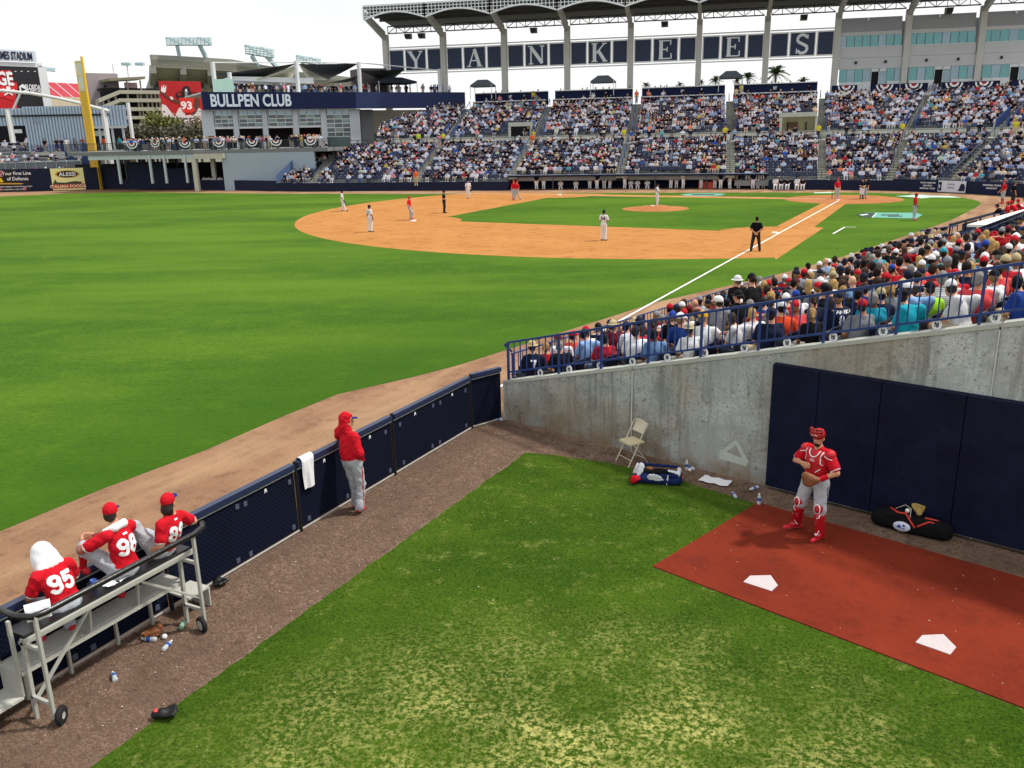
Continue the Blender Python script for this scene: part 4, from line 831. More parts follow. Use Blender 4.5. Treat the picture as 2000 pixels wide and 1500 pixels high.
DARK = M('dark_interior', '#14151b', .9, .3, .4); STEELD = M('dark_steel', '#3d434d', .6, .1, 2); ROOFU = M('roof_underside', '#55545c', .8, .15, 1.5); PRECAST = M('precast_concrete', '#c3c5c8', .9, .10, .4, .2, 20); PRECD = M('dark_precast', '#9a9da2', .9, .12, .4, .2, 20); COLM = M('column_concrete', '#c2c1bd', .9, .1, .6, .2, 20)
FD = [(500, 113), (540, 111.5), (612, 108), (812, 103.5), (1000, 99.5), (1212, 98), (1426, 96.3), (1605, 95.8), (1738, 94.9), (1858, 92.5), (2000, 88.5), (2200, 80)]
def FDist(px): return float(np.interp(px, [a for a, b in FD], [b for a, b in FD]))
ZW, ZU, ZT = 4.72, 5.72, 9.75
AIS = [(612, 668, 0, 0), (812, 862, 876, 918), (1000, 1036, 1050, 1074), (1212, 1227, 1232, 1244), (1426, 1426, 1426, 1424), (1605, 1604, 1604, 1603), (1738, 1768, 1775, 1816), (1858, 1944, 1955, 2040), (2000, 2110, 2120, 2260)]
gs = thing('grandstand', 'two-tier grandstand full of spectators across the infield', 'grandstand', HZ(1300, 110, 0))
def corner(px, doff, z, lat=0): return HZ(px, FDist(np.clip(px, 500, 2200))+doff, z)
SECT = []
for i in range(-1, 8):
    f1, w1, u1, t1 = AIS[i+1]
    f0, w0, u0, t0 = AIS[i] if i >= 0 else (538, 625, 0, 0)
    zf = 1.62 if 1000 <= f0 and f1 <= 1500 else .95
    g = 9 if i >= 0 else 2
    lo = [HZ(f0+g, FDist(f0)+.9, zf), HZ(f1-9, FDist(f1)+.9, zf), HZ(w1-8, FDist(f1)+13.2, ZW), HZ(w0+g-1, FDist(f0)+13.2, ZW)]
    if i == 3: pass
    SECT.append((lo, 15, 'lower', i))
    if i >= 0:
        if i == 0: u0, t0 = 728, 742
        up = [HZ(u0+9, FDist(f0)+17.6, ZU), HZ(u1-9, FDist(f1)+17.6, ZU), HZ(t1-8, FDist(f1)+29.5, ZT), HZ(t0+8, FDist(f0)+29.5, ZT)]
        SECT.append((up, 13, 'upper', i))
def bil(q, u, v): return (q[0]*(1-u)+q[1]*u)*(1-v)+(q[3]*(1-u)+q[2]*u)*v
spots = []
sb = MB()
prs = np.random.default_rng(3)
TAGV, TAGF = [], []
seatsV = []
for q, n, nm, i in SECT:
    mb = MB(); 
    for r in range(n):
        a, b, c, d = bil(q, 0, r/n), bil(q, 1, r/n), bil(q, 1, (r+1)/n), bil(q, 0, (r+1)/n); z = a[2]
        if i == 0 and nm == 'upper' and r > 5:             # the stand tapers under the blue band
            k = (r-5)/8*.72; a = a*(1-k)+b*k; d = d*(1-k)+c*k
        mb.hexa([(*a[:2], z-.6), (*b[:2], z-.6), (*c[:2], z-.6), (*d[:2], z-.6), (*a[:2], z), (*b[:2], z), (*c[:2], z), (*d[:2], z)])
        L_ = np.linalg.norm(b-a); ns = int(L_/.50); fdir = unit(np.array([*(a+b-c-d)[:2], 0])); side = unit(np.array([*(b-a)[:2], 0]))
        ph = prs.uniform(0, 6)
        for k in range(ns):
            u = (k+.5)/ns; p = a+(b-a)*u; bk = d+(c-d)*u; hip = p*.42+bk*.58; hip[2] = z
            seatsV.append((hip, fdir, side))
            dens = {'lower': .54, 'upper': .70}[nm]+.22*sin(ph+k*.31+r*.6)
            if i == 4 and nm == 'lower' and r < 5 and u > .35: dens = .10
            if i == -1: dens = .62
            if i == 0 and nm == 'upper': dens = .45 if r > 1 and u < .6 else .7
            if i == 1 and nm == 'upper' and r < 5 and .55 < u < .86: continue
            if i == 4 and nm == 'upper' and r < 6 and .60 < u < .98: seatsV.pop(); continue
            if prs.random() < dens: spots.append((hip, fdir, side, z))
    mb.build('%s_seating_deck' % nm, CONCG, gs)
# all far seats: backs, pans and pale tags painting in the white glints
sv_, sf_ = [], []; bx = np.array([(-.21, -.20, .40), (.21, -.20, .40), (.21, -.28, .84), (-.21, -.28, .84), (-.21, .2, .43), (.21, .2, .43)]); bf = [(0, 1, 2, 3), (0, 4, 5, 1)]
tv_, tf_ = [], []
for hip, f, s in seatsV:
    k = len(sv_); sv_ += [hip+s*x+f*y+np.array([0, 0, z]) for x, y, z in bx]; sf_ += [tuple(j+k for j in q) for q in bf]
    if prs.random() < .8:
        k = len(tv_); tv_ += [hip+s*x+f*(-.265)+np.array([0, 0, z]) for x, z in ((-.05, .74), (.05, .74), (.05, .83), (-.05, .83))]; tf_.append((k, k+1, k+2, k+3))
tag(mesh('seat_rows', sv_, sf_, SEATN, gs), kind='stuff'); tag(mesh('seat_glint_tags', tv_, tf_, M('seat_glint_tag', '#b8c0cc', .6, 0), gs), kind='stuff')
# stair aisles and their rails
for i, (f, w, u, t) in enumerate(AIS[:8]):
    zf = 1.62 if 1000 <= f <= 1430 else .95
    for nm, pa, da, za, pb, db, zb, n in (('lower', f, .5, zf, w, 13.4, ZW, 17), ('upper', u, 16.2, ZW, t, 30.0, ZT, 21)):
        if nm == 'upper' and not u: continue
        mb = MB()
        for k in range(n):
            a0, a1 = HZ(pa+(pb-pa)*k/n-9, FDist(f)+da+(db-da)*k/n, za), HZ(pa+(pb-pa)*k/n+9, FDist(f)+da+(db-da)*k/n, za); b0, b1 = HZ(pa+(pb-pa)*(k+1)/n-9, FDist(f)+da+(db-da)*(k+1)/n, za), HZ(pa+(pb-pa)*(k+1)/n+9, FDist(f)+da+(db-da)*(k+1)/n, za); z = za+(zb-za)*(k+.5)/n
            mb.hexa([(*a0[:2], z-.5), (*a1[:2], z-.5), (*b1[:2], z-.5), (*b0[:2], z-.5), (*a0[:2], z), (*a1[:2], z), (*b1[:2], z), (*b0[:2], z)])
        mb.build('aisle_stair', M('stair_concrete', '#8d8e84', .9, .15, 1), gs)
        a, b = HZ(pa, FDist(f)+da+.5, za+.95), HZ(pb, FDist(f)+db-.5, zb+.95)
        mb = MB(); mb.bar(a, b, .07)
        for k in (0, .25, .5, .75, 1): p = a+(b-a)*k; mb.bar(p-(0, 0, .95), p, .06, .06, (1, 0, 0))
        mb.build('aisle_rail', BLUE if i in (1, 2, 3) else STEELD, gs)
        if nm == 'upper':
            for sg in (-11, 11):
                a, b = HZ(pa+sg, FDist(f)+17.0, ZU-.1), HZ(pa+(pb-pa)*.33+sg, FDist(f)+21.2, ZU+1.25); c = unit(np.array([*(b-a)[:2], 0]))
                MB().plate([a, b, b+(0, 0, .95), a+(0, 0, .95)], np.array([-c[1], c[0], 0]), .07).build('side_screen', BLUE, gs)
# walkway, its back wall, front wall
fx = [538, 612, 700, 812, 900, 1000, 1100, 1212, 1320, 1426, 1515, 1605, 1670, 1738, 1800, 1858, 1930, 2000, 2100]
wx = lambda f: float(np.interp(f, [538]+[a[0] for a in AIS], [625]+[a[1] for a in AIS])); ux = lambda f: float(np.interp(f, [538, 612]+[a[0] for a in AIS[1:]], [640, 690]+[a[2] for a in AIS[1:]]))
wkA = [HZ(wx(f), FDist(f)+13.2, ZW) for f in fx]; wkB = [HZ(ux(f), FDist(f)+17.3, ZW) for f in fx]
for a, b, c, d in zip(wkA[:-1], wkA[1:], wkB[1:], wkB[:-1]): MB().hexa([(*p[:2], ZW-.4) for p in (a, b, c, d)]+[(*p[:2], ZW) for p in (a, b, c, d)]).build('walkway_slab', CONCL, gs)
for i, (a, b) in enumerate(zip(wkB[:-1], wkB[1:])):
    if i >= 2: MB().slab(a, b, ZW, ZU+.02, .3, 1).build('walkway_wall', CONCL, gs)
    MB().bar(wkA[i]+(0, 0, .95), wkA[i+1]+(0, 0, .95), .06).build('walkway_rail', STEELD, gs)
fw = thing('field_wall', 'low navy padded wall along the first-base side and backstop', 'wall', HZ(1300, 97, 0))
fwl = [(1500, None), (1605, None), (1700, None), (1742, None), (1790, None), (1830, None), (1886, None), (1960, None), (2060, None)]
for seq, dz in (([238, 320, 400, 470, 540, 612, 700, 800, 900, 992], 0), ([1500, 1605, 1680, 1742, 1790, 1832, 1888, 1960, 2060], 0)):
    for p, q in zip(seq[:-1], seq[1:]):
        da = lambda x: float(np.interp(x, [238, 320, 400, 470], [131, 126, 120.5, 116])) if x < 480 else FDist(x)
        a, b = HZ(p, da(p), 0), HZ(q, da(q), 0); zt = 1.25 if p < 540 else 1.0 if p < 1000 else 1.0 if p < 1720 else 1.15
        MB().slab(a, b, 0, zt, .25, 1).build('wall_pad', NAVYV, fw)
ADM = [(1742, 1790, 'dark', ['YOUR 2017 TAMPA YANKEES', 'SINGLE GAME', 'INDIVIDUAL TICKETS']), (1832, 1888, 'white', None), (1918, 1960, 'dark', ['INDIVIDUAL TICKETS', 'ON SALE NOW'])]
def wall_board(name, label, p, q, z0, z1, m, da, db, th=.05, zc=.6):
    a, b = HZ(p, da, zc), HZ(q, db, zc); d = unit([*(b-a)[:2], 0]); n = np.array([-d[1], d[0], 0]); n = n if (CAM-a)@n > 0 else -n
    t = thing(name, label, 'sign', (a+b)/2); MB().hexa([(*x[:2], z0) for x in (a+n*.03, b+n*.03, b+n*(.03+th), a+n*(.03+th))]+[(*x[:2], z1) for x in (a+n*.03, b+n*.03, b+n*(.03+th), a+n*(.03+th))]).build('board', m, t)
    return t, a+n*(.034+th), b+n*(.034+th), d, n
t, a, b, d, n = wall_board('advertising_board', 'pale cap maker\'s board with a dark cap on the backstop wall', 1833, 1887, .08, 1.12, M('board_white', '#c6cad6', .6, .04), FDist(1833), FDist(1887))
L_ = np.linalg.norm(b-a); P = lambda u, z: a+(b-a)*u+np.array([0, 0, z-a[2]])
MB().plate([P(.02, .2), P(.13, .2), P(.13, 1.0), P(.02, 1.0)], n, .02).build('emblem', NAVYN, t); MB().plate([P(.05, .4), P(.09, .6), P(.05, .8)], n, .03).build('flag_mark', WHITEN, t)
MB().plate([P(.72, .3), P(.80, .22), P(.97, .25), P(.98, .6), P(.93, .88), P(.84, .9), P(.79, .7), P(.78, .42)], n, .02).build('cap_picture', NAVYN, t)
text('lettering', 'THE OFFICIAL', .16, P(.47, .8), d, (0, 0, 1), NAVYN, t, 0, .004, 1, 'CENTER', L_*.26); text('lettering', 'ON-FIELD CAP', .16, P(.47, .5), d, (0, 0, 1), NAVYN, t, 0, .004, 1, 'CENTER', L_*.26)
for p, q, ls, lab in ((1794, 1831, ['YOUR 2017 YANKEES TEAM', 'SEASON TICKETS', 'INDIVIDUAL TICKETS'], 'dark sponsor board with three white text lines left of the pale cap board'), (1916, 1960, ['INDIVIDUAL TICKETS', 'ON SALE NOW'], 'dark sponsor board with two white text lines right of the pale cap board')):
    t, a, b, d, n = wall_board('advertising_board', lab, p, q, .05, 1.12, NAVYW, FDist(p), FDist(q)); L_ = np.linalg.norm(b-a)
    for i, s in enumerate(ls): text('lettering', s, .13, a+(b-a)*.5+np.array([0, 0, .88-.26*i-a[2]]), d, (0, 0, 1), WHITEN, t, .02, .004, 1, 'CENTER', L_*.8*(1 if i != 1 else .6))
# first-base dugout
du = thing('dugout', 'long first-base dugout with navy roof edge and white-uniformed players', 'dugout', HZ(1250, 99, 0))
px = [992, 1080, 1180, 1280, 1380, 1500]
for p, q in zip(px[:-1], px[1:]):
    a, b = HZ(p, FDist(p)+.3, 1.6), HZ(q, FDist(q)+.3, 1.6); a2, b2 = HZ(p, FDist(p)+3.4, 1.6), HZ(q, FDist(q)+3.4, 1.6)
    MB().hexa([(*x[:2], 1.46) for x in (a, b, b2, a2)]+[(*x[:2], 1.62) for x in (a, b, b2, a2)]).build('roof', NAVYV, du)
    MB().bar((*a[:2], 1.66), (*b[:2], 1.66), .07, .05).build('roof_edge', M('pale_blue_edge', '#8fa3c4', .5, .1), du)
    MB().slab(a2, b2, -.5, 1.5, .2).build('back_wall', NAVYW, du)
    MB().bar(a*.8+a2*.2+(0, 0, -.62), b*.8+b2*.2+(0, 0, -.62), .07, .05).build('rail', STEELD, du)
    MB().bar((*a[:2], 0), (*a[:2], 1.5), .09, .09, (1, 0, 0)).build('post', STEELD, du)
for p, s in ((1138, 'EMERGENC'), (1258, 'NEW BACKPGUM'), (1372, 'NEW BACKPGUM'), (1292, 'York Hos')):
    c = HZ(p, FDist(p)+3.1, .95); d = unit(HZ(p+20, FDist(p)+3.1, .95)-c); text('lettering', s, .2, c, d, (0, 0, 1), WHITEN, du, 0, .004, 1, 'CENTER', 1.9)
mb = MB(); c = HZ(1380, FDist(1380)+1.8, 0)
for k in (-.5, .45): 
    p = c+np.array([k, 0, 0]); mb.box(p[0]-.4, p[1]-.25, 0, p[0]+.4, p[1]+.25, .75)
tag(mb.build('drink_cooler', M('orange_cooler', '#c4452a', .5, .1)), 'pair of orange drink coolers at the dugout front', 'cooler')
# suites: navy parapets with white caps
su = thing('suite_parapet', 'navy parapet walls with white caps behind the upper seats', 'wall', HZ(1300, 128, 10))
for pa, pb, pc, pd in ((928, 1070, 924, 1066), (1084, 1236, 1080, 1234), (1254, 1416, 1252, 1416), (1434, 1597, 1432, 1597)):
    for p, q, dd, z0, z1 in ((pc, pd, 30.6, 9.2, 10.55), (pa, pb, 34.0, 10.0, 11.85)):
        f0, f1 = float(np.interp(p, [a[3] for a in AIS[1:]], [a[0] for a in AIS[1:]])), float(np.interp(q, [a[3] for a in AIS[1:]], [a[0] for a in AIS[1:]]))
        a, b = HZ(p, FDist(f0)+dd, z1), HZ(q, FDist(f1)+dd, z1)
        MB().slab(a, b, z0, z1, .3).build('parapet', NAVYW, su); MB().bar(a+(0, 0, .06), b+(0, 0, .06), .36, .12).build('cap_rail', STEELW, su)
        c = (a+b)/2; d = unit(b-a); nn = np.array([-d[1], d[0], 0]); nn = nn if (CAM-c)@nn > 0 else -nn
        text('emblem', 'NY', .42, c+nn*.32+(0, 0, -.55), d, (0, 0, 1), WHITEN, su, .04, .01, .55)
# entrances through the upper tier
for pa, pb, za, zb, f, lit in ((999, 1034, ZW, 7.0, 965, 0), (1528, 1590, ZW, 7.35, 1560, 1)):
    vt = thing('entrance', ['dark concrete entrance tunnel opening onto the walkway, left side of the stand', 'bright concrete entrance opening onto the walkway, right side of the stand'][lit], 'entrance', HZ((pa+pb)/2, FDist(f)+17, ZW), 'entrances in the upper tier')
    ln = Line(pa, FDist(f)+17.2, pb, FDist(f)+17.2)
    ln.block('lintel', CONCL, vt, pa-6, pb+6, zb, zb+.5, .5); ln.block('jamb', CONCL, vt, pa-6, pa-1, za, zb, .45); ln.block('jamb', CONCL, vt, pb+1, pb+6, za, zb, .45)
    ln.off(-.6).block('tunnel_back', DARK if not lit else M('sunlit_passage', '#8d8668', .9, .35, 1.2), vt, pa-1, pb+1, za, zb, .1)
    for p in ((pa+6, pa+18) if not lit else (pa+8, pa+26, pa+44)): ln.off(-.4).block('door_post', DARK, vt, p, p+2.5, za, zb-.6, .12)
    if lit: ln.off(-.3).block('hanging_sign', M('brown_board', '#4a3520', .7, .2), vt, pa+12, pa+30, 6.1, 6.75, .1)

# ------------------------------------------------------------------ roof on columns, with its lettered screen
rf_ = thing('stadium_roof', 'cantilevered stadium roof on concrete columns with arched white lattice edge', 'roof', COLN.at(1300, 12))
CP = [757, 868, 986, 1108, 1231, 1364, 1495, 1632, 1768, 1912, 2066]
CO = [COLN.at(p, 15) for p in CP]
FWD = COLN.n; OV = 8.0
for i, c in enumerate(CO):
    w = COLN.d*.40; MB().hexa([(*x[:2], 6.0) for x in (c-w-FWD*.5, c+w-FWD*.5, c+w+FWD*.5, c-w+FWD*.5)]+[(*x[:2], 21.2) for x in (c-w-FWD*.5, c+w-FWD*.5, c+w+FWD*.5, c-w+FWD*.5)]).build('column', COLM, rf_)
    e = c+FWD*OV; a0, a1 = c+FWD*.5, c+FWD*OV
    MB().hexa([np.array([*(a0-w*.6)[:2], 20.4]), np.array([*(a0+w*.6)[:2], 20.4]), np.array([*(a1+w*.5)[:2], 22.6]), np.array([*(a1-w*.5)[:2], 22.6]), np.array([*(a0-w*.6)[:2], 21.6]), np.array([*(a0+w*.6)[:2], 21.6]), np.array([*(a1+w*.5)[:2], 23.6]), np.array([*(a1-w*.5)[:2], 23.6])]).build('raker_beam', COLM, rf_)
STW = M('lattice_steel', '#dfe5e9', .5, .08, 2)
for i, (c0, c1) in enumerate(zip(CO[:-1], CO[1:])):
    d = c1-c0; T = lambda u, z, f=0.0: np.array([*(c0+d*u+FWD*f)[:2], z])
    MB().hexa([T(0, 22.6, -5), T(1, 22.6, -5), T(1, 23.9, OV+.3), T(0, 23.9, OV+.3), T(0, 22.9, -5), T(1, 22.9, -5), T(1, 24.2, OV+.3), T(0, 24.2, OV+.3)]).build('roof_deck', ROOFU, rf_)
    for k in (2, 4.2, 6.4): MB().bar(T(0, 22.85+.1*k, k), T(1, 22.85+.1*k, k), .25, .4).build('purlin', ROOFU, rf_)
    mb = MB(); mb.bar(T(.05, 21.35), T(.95, 21.35), .16).bar(T(.05, 22.35), T(.95, 22.35), .16)
    for k in range(6): u0, u1 = .05+.15*k, .05+.15*(k+1); mb.bar(T(u0, 21.35), T(u0, 22.35), .09, .09, (1, 0, 0)).bar(T(u0, 22.35) if k % 2 else T(u0, 21.35), T(u1, 21.35) if k % 2 else T(u1, 22.35), .09)
    mb.build('truss', STEELD, rf_)
    arch = lambda u: 22.45+.95*sin(pi*u)                     # fascia: arched bottom chord and square lattice
    mb = MB(); f = OV+.4; mb.bar(T(0, 24.3, f), T(1, 24.3, f), .22, .24)
    N = 18
    for k in range(N): mb.bar(T(k/N, arch(k/N), f), T((k+1)/N, arch((k+1)/N), f), .2, .22)
    for k in range(N+1): mb.bar(T(k/N, arch(k/N), f), T(k/N, 24.3, f), .10 if 0 < k < N else .30, .10, (1, 0, 0))
    for z in (23.85, 23.4, 22.9):
        for k in range(N):
            if arch((k+.5)/N) < z-.05: mb.bar(T(k/N, z, f), T((k+1)/N, z, f), .09)
    mb.build('arched_lattice', STW, rf_)
    if i in (0, 2, 4, 6, 8):
        for u in ((.45, .68) if i == 0 else (.5,)): MB().hexa([T(u-.05, 20.3, .8), T(u+.05, 20.3, .8), T(u+.04, 20.4, 1.8), T(u-.04, 20.4, 1.8), T(u-.05, 21.1, .8), T(u+.05, 21.1, .8), T(u+.05, 21.0, 1.9), T(u-.05, 21.0, 1.9)]).build('loudspeaker', BLKMET, rf_)
# serif capitals built from stems, bars and serifs in a unit cell
def capital(ch):
    S = []; st = lambda a, b, w: S.append(('l', a, b, w)); sf = lambda x, y, w: S.append(('l', (x-w/2, y), (x+w/2, y), .055))
    if ch == 'Y': st((.12, .97), (.52, .42), .17); st((.90, .97), (.52, .42), .075); st((.52, .45), (.52, .03), .17); sf(.14, .97, .34); sf(.86, .97, .28); sf(.52, .03, .40)
    if ch == 'A': st((.50, .97), (.14, .03), .065); st((.50, .97), (.82, .03), .18); st((.26, .34), (.68, .34), .06); sf(.13, .03, .26); sf(.83, .03, .36)
    if ch == 'N': st((.16, .97), (.16, .03), .075); st((.16, .94), (.86, .06), .18); st((.86, .97), (.86, .03), .075); sf(.12, .97, .26); sf(.16, .03, .28); sf(.86, .97, .28)
    if ch == 'K': st((.20, .97), (.20, .03), .18); st((.80, .97), (.28, .44), .07); st((.42, .60), (.84, .03), .17); sf(.20, .97, .36); sf(.20, .03, .36); sf(.80, .97, .28); sf(.84, .03, .30)
    if ch == 'E': st((.24, .97), (.24, .03), .18); st((.10, .965), (.80, .965), .06); st((.10, .035), (.84, .035), .06); st((.24, .51), (.60, .51), .06); st((.80, .99), (.80, .74), .06); st((.84, .02), (.84, .30), .06); st((.60, .38), (.60, .64), .05)
    if ch == 'S': S.append(('p', arc(.48, .73, .27, .235, 20, 180, 8)+[(.24, .62), (.50, .50), (.74, .38)]+arc(.49, .27, .27, .235, 30, -160, 9), .14)); st((.77, .98), (.77, .74), .05); st((.18, .02), (.18, .28), .05)
    return S
ts = thing('lettered_screen', 'row of navy panels between the columns spelling the team name in serif capitals', 'sign', COLN.at(1190, 15))
_s = NT('white_sheet'); _t = _s.n('ShaderNodeBsdfTranslucent'); _t.inputs[0].default_value = (.95, .95, .95, 1); _m = _s.n('ShaderNodeMixShader'); _m.inputs[0].default_value = .65; _s.base((.9, .9, .9)); _s.l(_s.b.outputs[0], _m.inputs[1]); _s.l(_t.outputs[0], _m.inputs[2]); _s.l(_m.outputs[0], _s.t.nodes['Material Output'].inputs[0]); SHEET = _s.m
fr = ((.05, .318), (.326, .704), (.712, .962))
for i in range(7):
    c0, c1 = CO[i], CO[i+1]; d = c1-c0; z0, z1 = 15.65, 19.0; f = .1
    T = lambda u, z, k=0.0: np.array([*(c0+d*u+FWD*(f+k))[:2], z])
    for z in (z0-.25, z1+.25): MB().bar(T(.05, z), T(.95, z), .18, .16).build('support_rail', STEELW, ts)
    for j, (u0, u1) in enumerate(fr):
        pn = MB().hexa([T(u0, z0, -.09), T(u1, z0, -.09), T(u1, z0, -.06), T(u0, z0, -.06), T(u0, z1, -.09), T(u1, z1, -.09), T(u1, z1, -.06), T(u0, z1, -.06)]).build('sign_panel', SHEET, ts)
        MB().hexa([T(u0+.019, z0+.2, -.04), T(u1-.019, z0+.2, -.04), T(u1-.019, z0+.2, .02), T(u0+.019, z0+.2, .02), T(u0+.019, z1-.2, -.04), T(u1-.019, z1-.2, -.04), T(u1-.019, z1-.2, .02), T(u0+.019, z1-.2, .02)]).build('board', M('sign_navy', (.020, .034, .085), .55, .2, .8), pn)
        if j == 1:
            mb = MB(); q = 0; H_ = 2.62; W_ = 2.45; um = (u0+u1)/2; Ld = np.linalg.norm(d[:2]); X = lambda p, k: T(um+(p[0]-.5)*W_/Ld, (z0+z1)/2+(p[1]-.5)*H_, k)
            for s in capital('YANKEES'[i]):
                segs_ = [(s[1], s[2])] if s[0] == 'l' else list(zip(s[1][:-1], s[1][1:])); w = s[3] if s[0] == 'l' else s[2]
                for a, b in segs_: q += 1; mb.bar(X(a, .06+.0015*q), X(b, .06+.0015*q), w*H_*1.08, .05, FWD)
            mb.build('letter', M('sign_silver', '#e6ebf2', .5, .04), pn)

# ------------------------------------------------------------------ press box
PB = COLN.off(.15)
pb = thing('press_box', 'grey concrete press box building with teal window bands behind home plate', 'building', COLN.at(1850, 11))
PB.off(-6).block('core_wall', PRECAST, pb, 1640, 2190, 6.0, 20.3, .3)
bays = list(zip(CP[7:-1], CP[8:]))
for bi, (p, q) in enumerate(bays):
    p0, q0 = p+6, q-6
    for z0, z1, m in ((18.62, 20.4, PRECD), (18.1, 18.6, PRECAST), (15.2, 16.55, PRECAST), (13.72, 15.17, PRECAST)): PB.block('wall_panel', m, pb, p0, q0, z0, z1, .25, False)
    PB.block('sill', PRECAST, pb, p0, q0, 10.4, 11.0, .25, False)
    n = 8
    for k in range(n):
        x0, x1 = p0+(q0-p0)*k/n, p0+(q0-p0)*(k+1)/n
        w = PB.off(-.12).block('window', STEELW, pb, x0, x1-.4, 16.56, 16.64, .1); PB.off(-.15).block('pane', GLASST if (k+bi) % 5 else GLASSB, w, x0+.5, x1-.9, 16.64, 18.1, .04)
    doors = {0: (4, 5), 1: (3, 4), 2: (3, 4)}[min(bi, 2)]
    n = 8
    for k in range(n):
        x0, x1 = p0+(q0-p0)*k/n, p0+(q0-p0)*(k+1)/n
        if k in doors: PB.off(-.3).block('door', DARK if k == doors[0] else GLASSB, pb, x0+1, x1-1, 11.0, 13.3, .06); PB.block('door_frame', STEELW, pb, x0, x0+1.2, 11.0, 13.7, .1, False); PB.block('door_head', STEELW, pb, x0+1.2, x1, 13.32, 13.7, .1, False)
        else: w = PB.off(-.12).block('window', STEELW, pb, x0, x1-.4, 11.0, 12.0, .1); PB.off(-.15).block('pane', GLASSB if k % 2 else GLASST, w, x0+.4, x1-.8, 12.0, 13.7, .04)
    for k in (.25, .72): PB.block('vent', BLKMET, pb, p0+(q0-p0)*k, p0+(q0-p0)*k+4.5, 14.4, 14.75, .2)
    PB.block('flood_lamp', WHITEN, pb, p0+(q0-p0)*.45, p0+(q0-p0)*.45+3.5, 20.0, 20.3, .5)
BUNT = []
def bunting(P, d, n, w, label, grp, red=True):
    t = thing('bunting', label, 'bunting', P, grp)
    for r, m, k in ((1.0, WHITEN, 0), (.80, NAVYN, .012), (.55, WHITEN, .024), (.30, NAVYN if not red else M('bunting_red', '#a3182a', .8, .05), .036)):
        pts = [P+d*(w*.5*r*cos(a))+np.array([0, 0, w*.46*r*sin(a)*1.0])+n*.0 for a in np.linspace(pi, 2*pi, 11)]
        MB().plate([p+n*(.03+k) for p in pts], n, .01).build('pleated_band', m, t)
    return t
bal = PB.off(3.2); DN = ['leftmost', 'second', 'third', 'fourth', 'fifth', 'sixth', 'seventh']
bl = thing('balcony', 'navy-fronted balcony running below the press box windows', 'balcony', bal.at(1800, 11))
bal.block('floor_slab', PRECAST, bl, 1630, 2190, 9.9, 10.35, 3.0, False)
for i, (p, q) in enumerate(((1624, 1674), (1700, 1756), (1758, 1812), (1838, 1890), (1892, 1952), (1975, 2040))):
    bal.block('navy_front', NAVYW, bl, p, q, 10.36, 11.5, .12)
    x = (p+q)/2+(4 if i == 0 else 0); bunting(bal.off(.14).at(x, 11.42), bal.d, bal.n, 2.2, '%s red-centred white and navy bunting on the press box balcony' % DN[i], 'buntings on the press box balcony')

# ------------------------------------------------------------------ bullpen club building and roof deck
bc = thing('club_building', 'pale grey club building with navy band reading BULLPEN CLUB', 'building', BAND.at(550, 5))
BF = BAND.off(.4)
BF.block('navy_band', NAVYW, bc, 394, 692.6, 10.0, 12.25, .5); BF.block('navy_band', M('navy_band_panel', (.012, .024, .10), .55, .1, .5), bc, 693, 906, 10.0, 12.25, .46)
text('lettering', 'BULLPEN CLUB', 1.5, BF.off(.53).at(491, 11.18), BF.d, (0, 0, 1), M('sign_letter', '#c4cedd', .5, .03), bc, .04, .04, 1, 'CENTER', np.linalg.norm(BF.at(569, 11)-BF.at(412, 11)))
DRS = [(420, 457), (467, 514), (524, 573), (584, 628), (638, 684)]
xs = [397]+[x for a in DRS for x in a]+[704]
for a, b in zip(xs[0::2], xs[1::2]): BAND.block('pier', PAINTG, bc, a, b, 4.9, 9.98, .45, False)
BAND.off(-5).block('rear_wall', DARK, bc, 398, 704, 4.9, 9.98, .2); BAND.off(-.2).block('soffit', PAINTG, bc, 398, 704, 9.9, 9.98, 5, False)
for i, (a, b) in enumerate(DRS):
    z0 = 7.75 if i < 4 else 6.2; z1 = 9.85; nr = 4 if i < 4 else 6
    BAND.off(-.1).block('door_head', PAINTG, bc, a, b, z1, 9.98, .3, False)
    dr = BAND.off(-.12).block('garage_door', STEELW, bc, a, b, z0-.22, z0, .12, False); dl = BAND.off(-.12)
    for r in range(nr+1): dl.rect(MB(), a, b, z0+(z1-z0)*r/nr-.05, z0+(z1-z0)*r/nr+.05, .1, False).build('muntin', STEELW, dr)
    for k in range(4): x = a+(b-a)*k/3; dl.rect(MB(), x-.5, x+.5, z0, z1, .09, False).build('muntin', STEELW, dr)
    for r in range(nr):
        for k in range(3): dl.off(-.03).rect(MB(), a+(b-a)*k/3+.5, a+(b-a)*(k+1)/3-.5, z0+(z1-z0)*r/nr+.05, z0+(z1-z0)*(r+1)/nr-.05, .02, False).build('pane', GLASSB if r == nr-1 else (GLASSD if (r+k+i) % 3 else M('green_glass', (.14, .22, .20), .08, .3, .8, 0, 40, .2, .8)), dr)
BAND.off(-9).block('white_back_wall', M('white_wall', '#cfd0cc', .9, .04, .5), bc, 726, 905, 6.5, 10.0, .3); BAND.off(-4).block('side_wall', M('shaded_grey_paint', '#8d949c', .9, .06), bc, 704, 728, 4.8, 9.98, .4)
a0, a1 = BAND.off(.3).at(394, 12.27), BAND.off(.3).at(906, 12.27)
MB().hexa([a0-(0, 0, .2), a1-(0, 0, .2), a1-BAND.n*14-(0, 0, .2), a0-BAND.n*14-(0, 0, .2), a0, a1, a1-BAND.n*14, a0-BAND.n*14]).build('roof_slab', PAINTG, bc)
BAND.off(.2).block('glass_rail', M('rail_glass', (.42, .62, .56), .1, .1, 1, 0, 40, .2, .7), bc, 418, 456, 12.26, 13.9, .06)
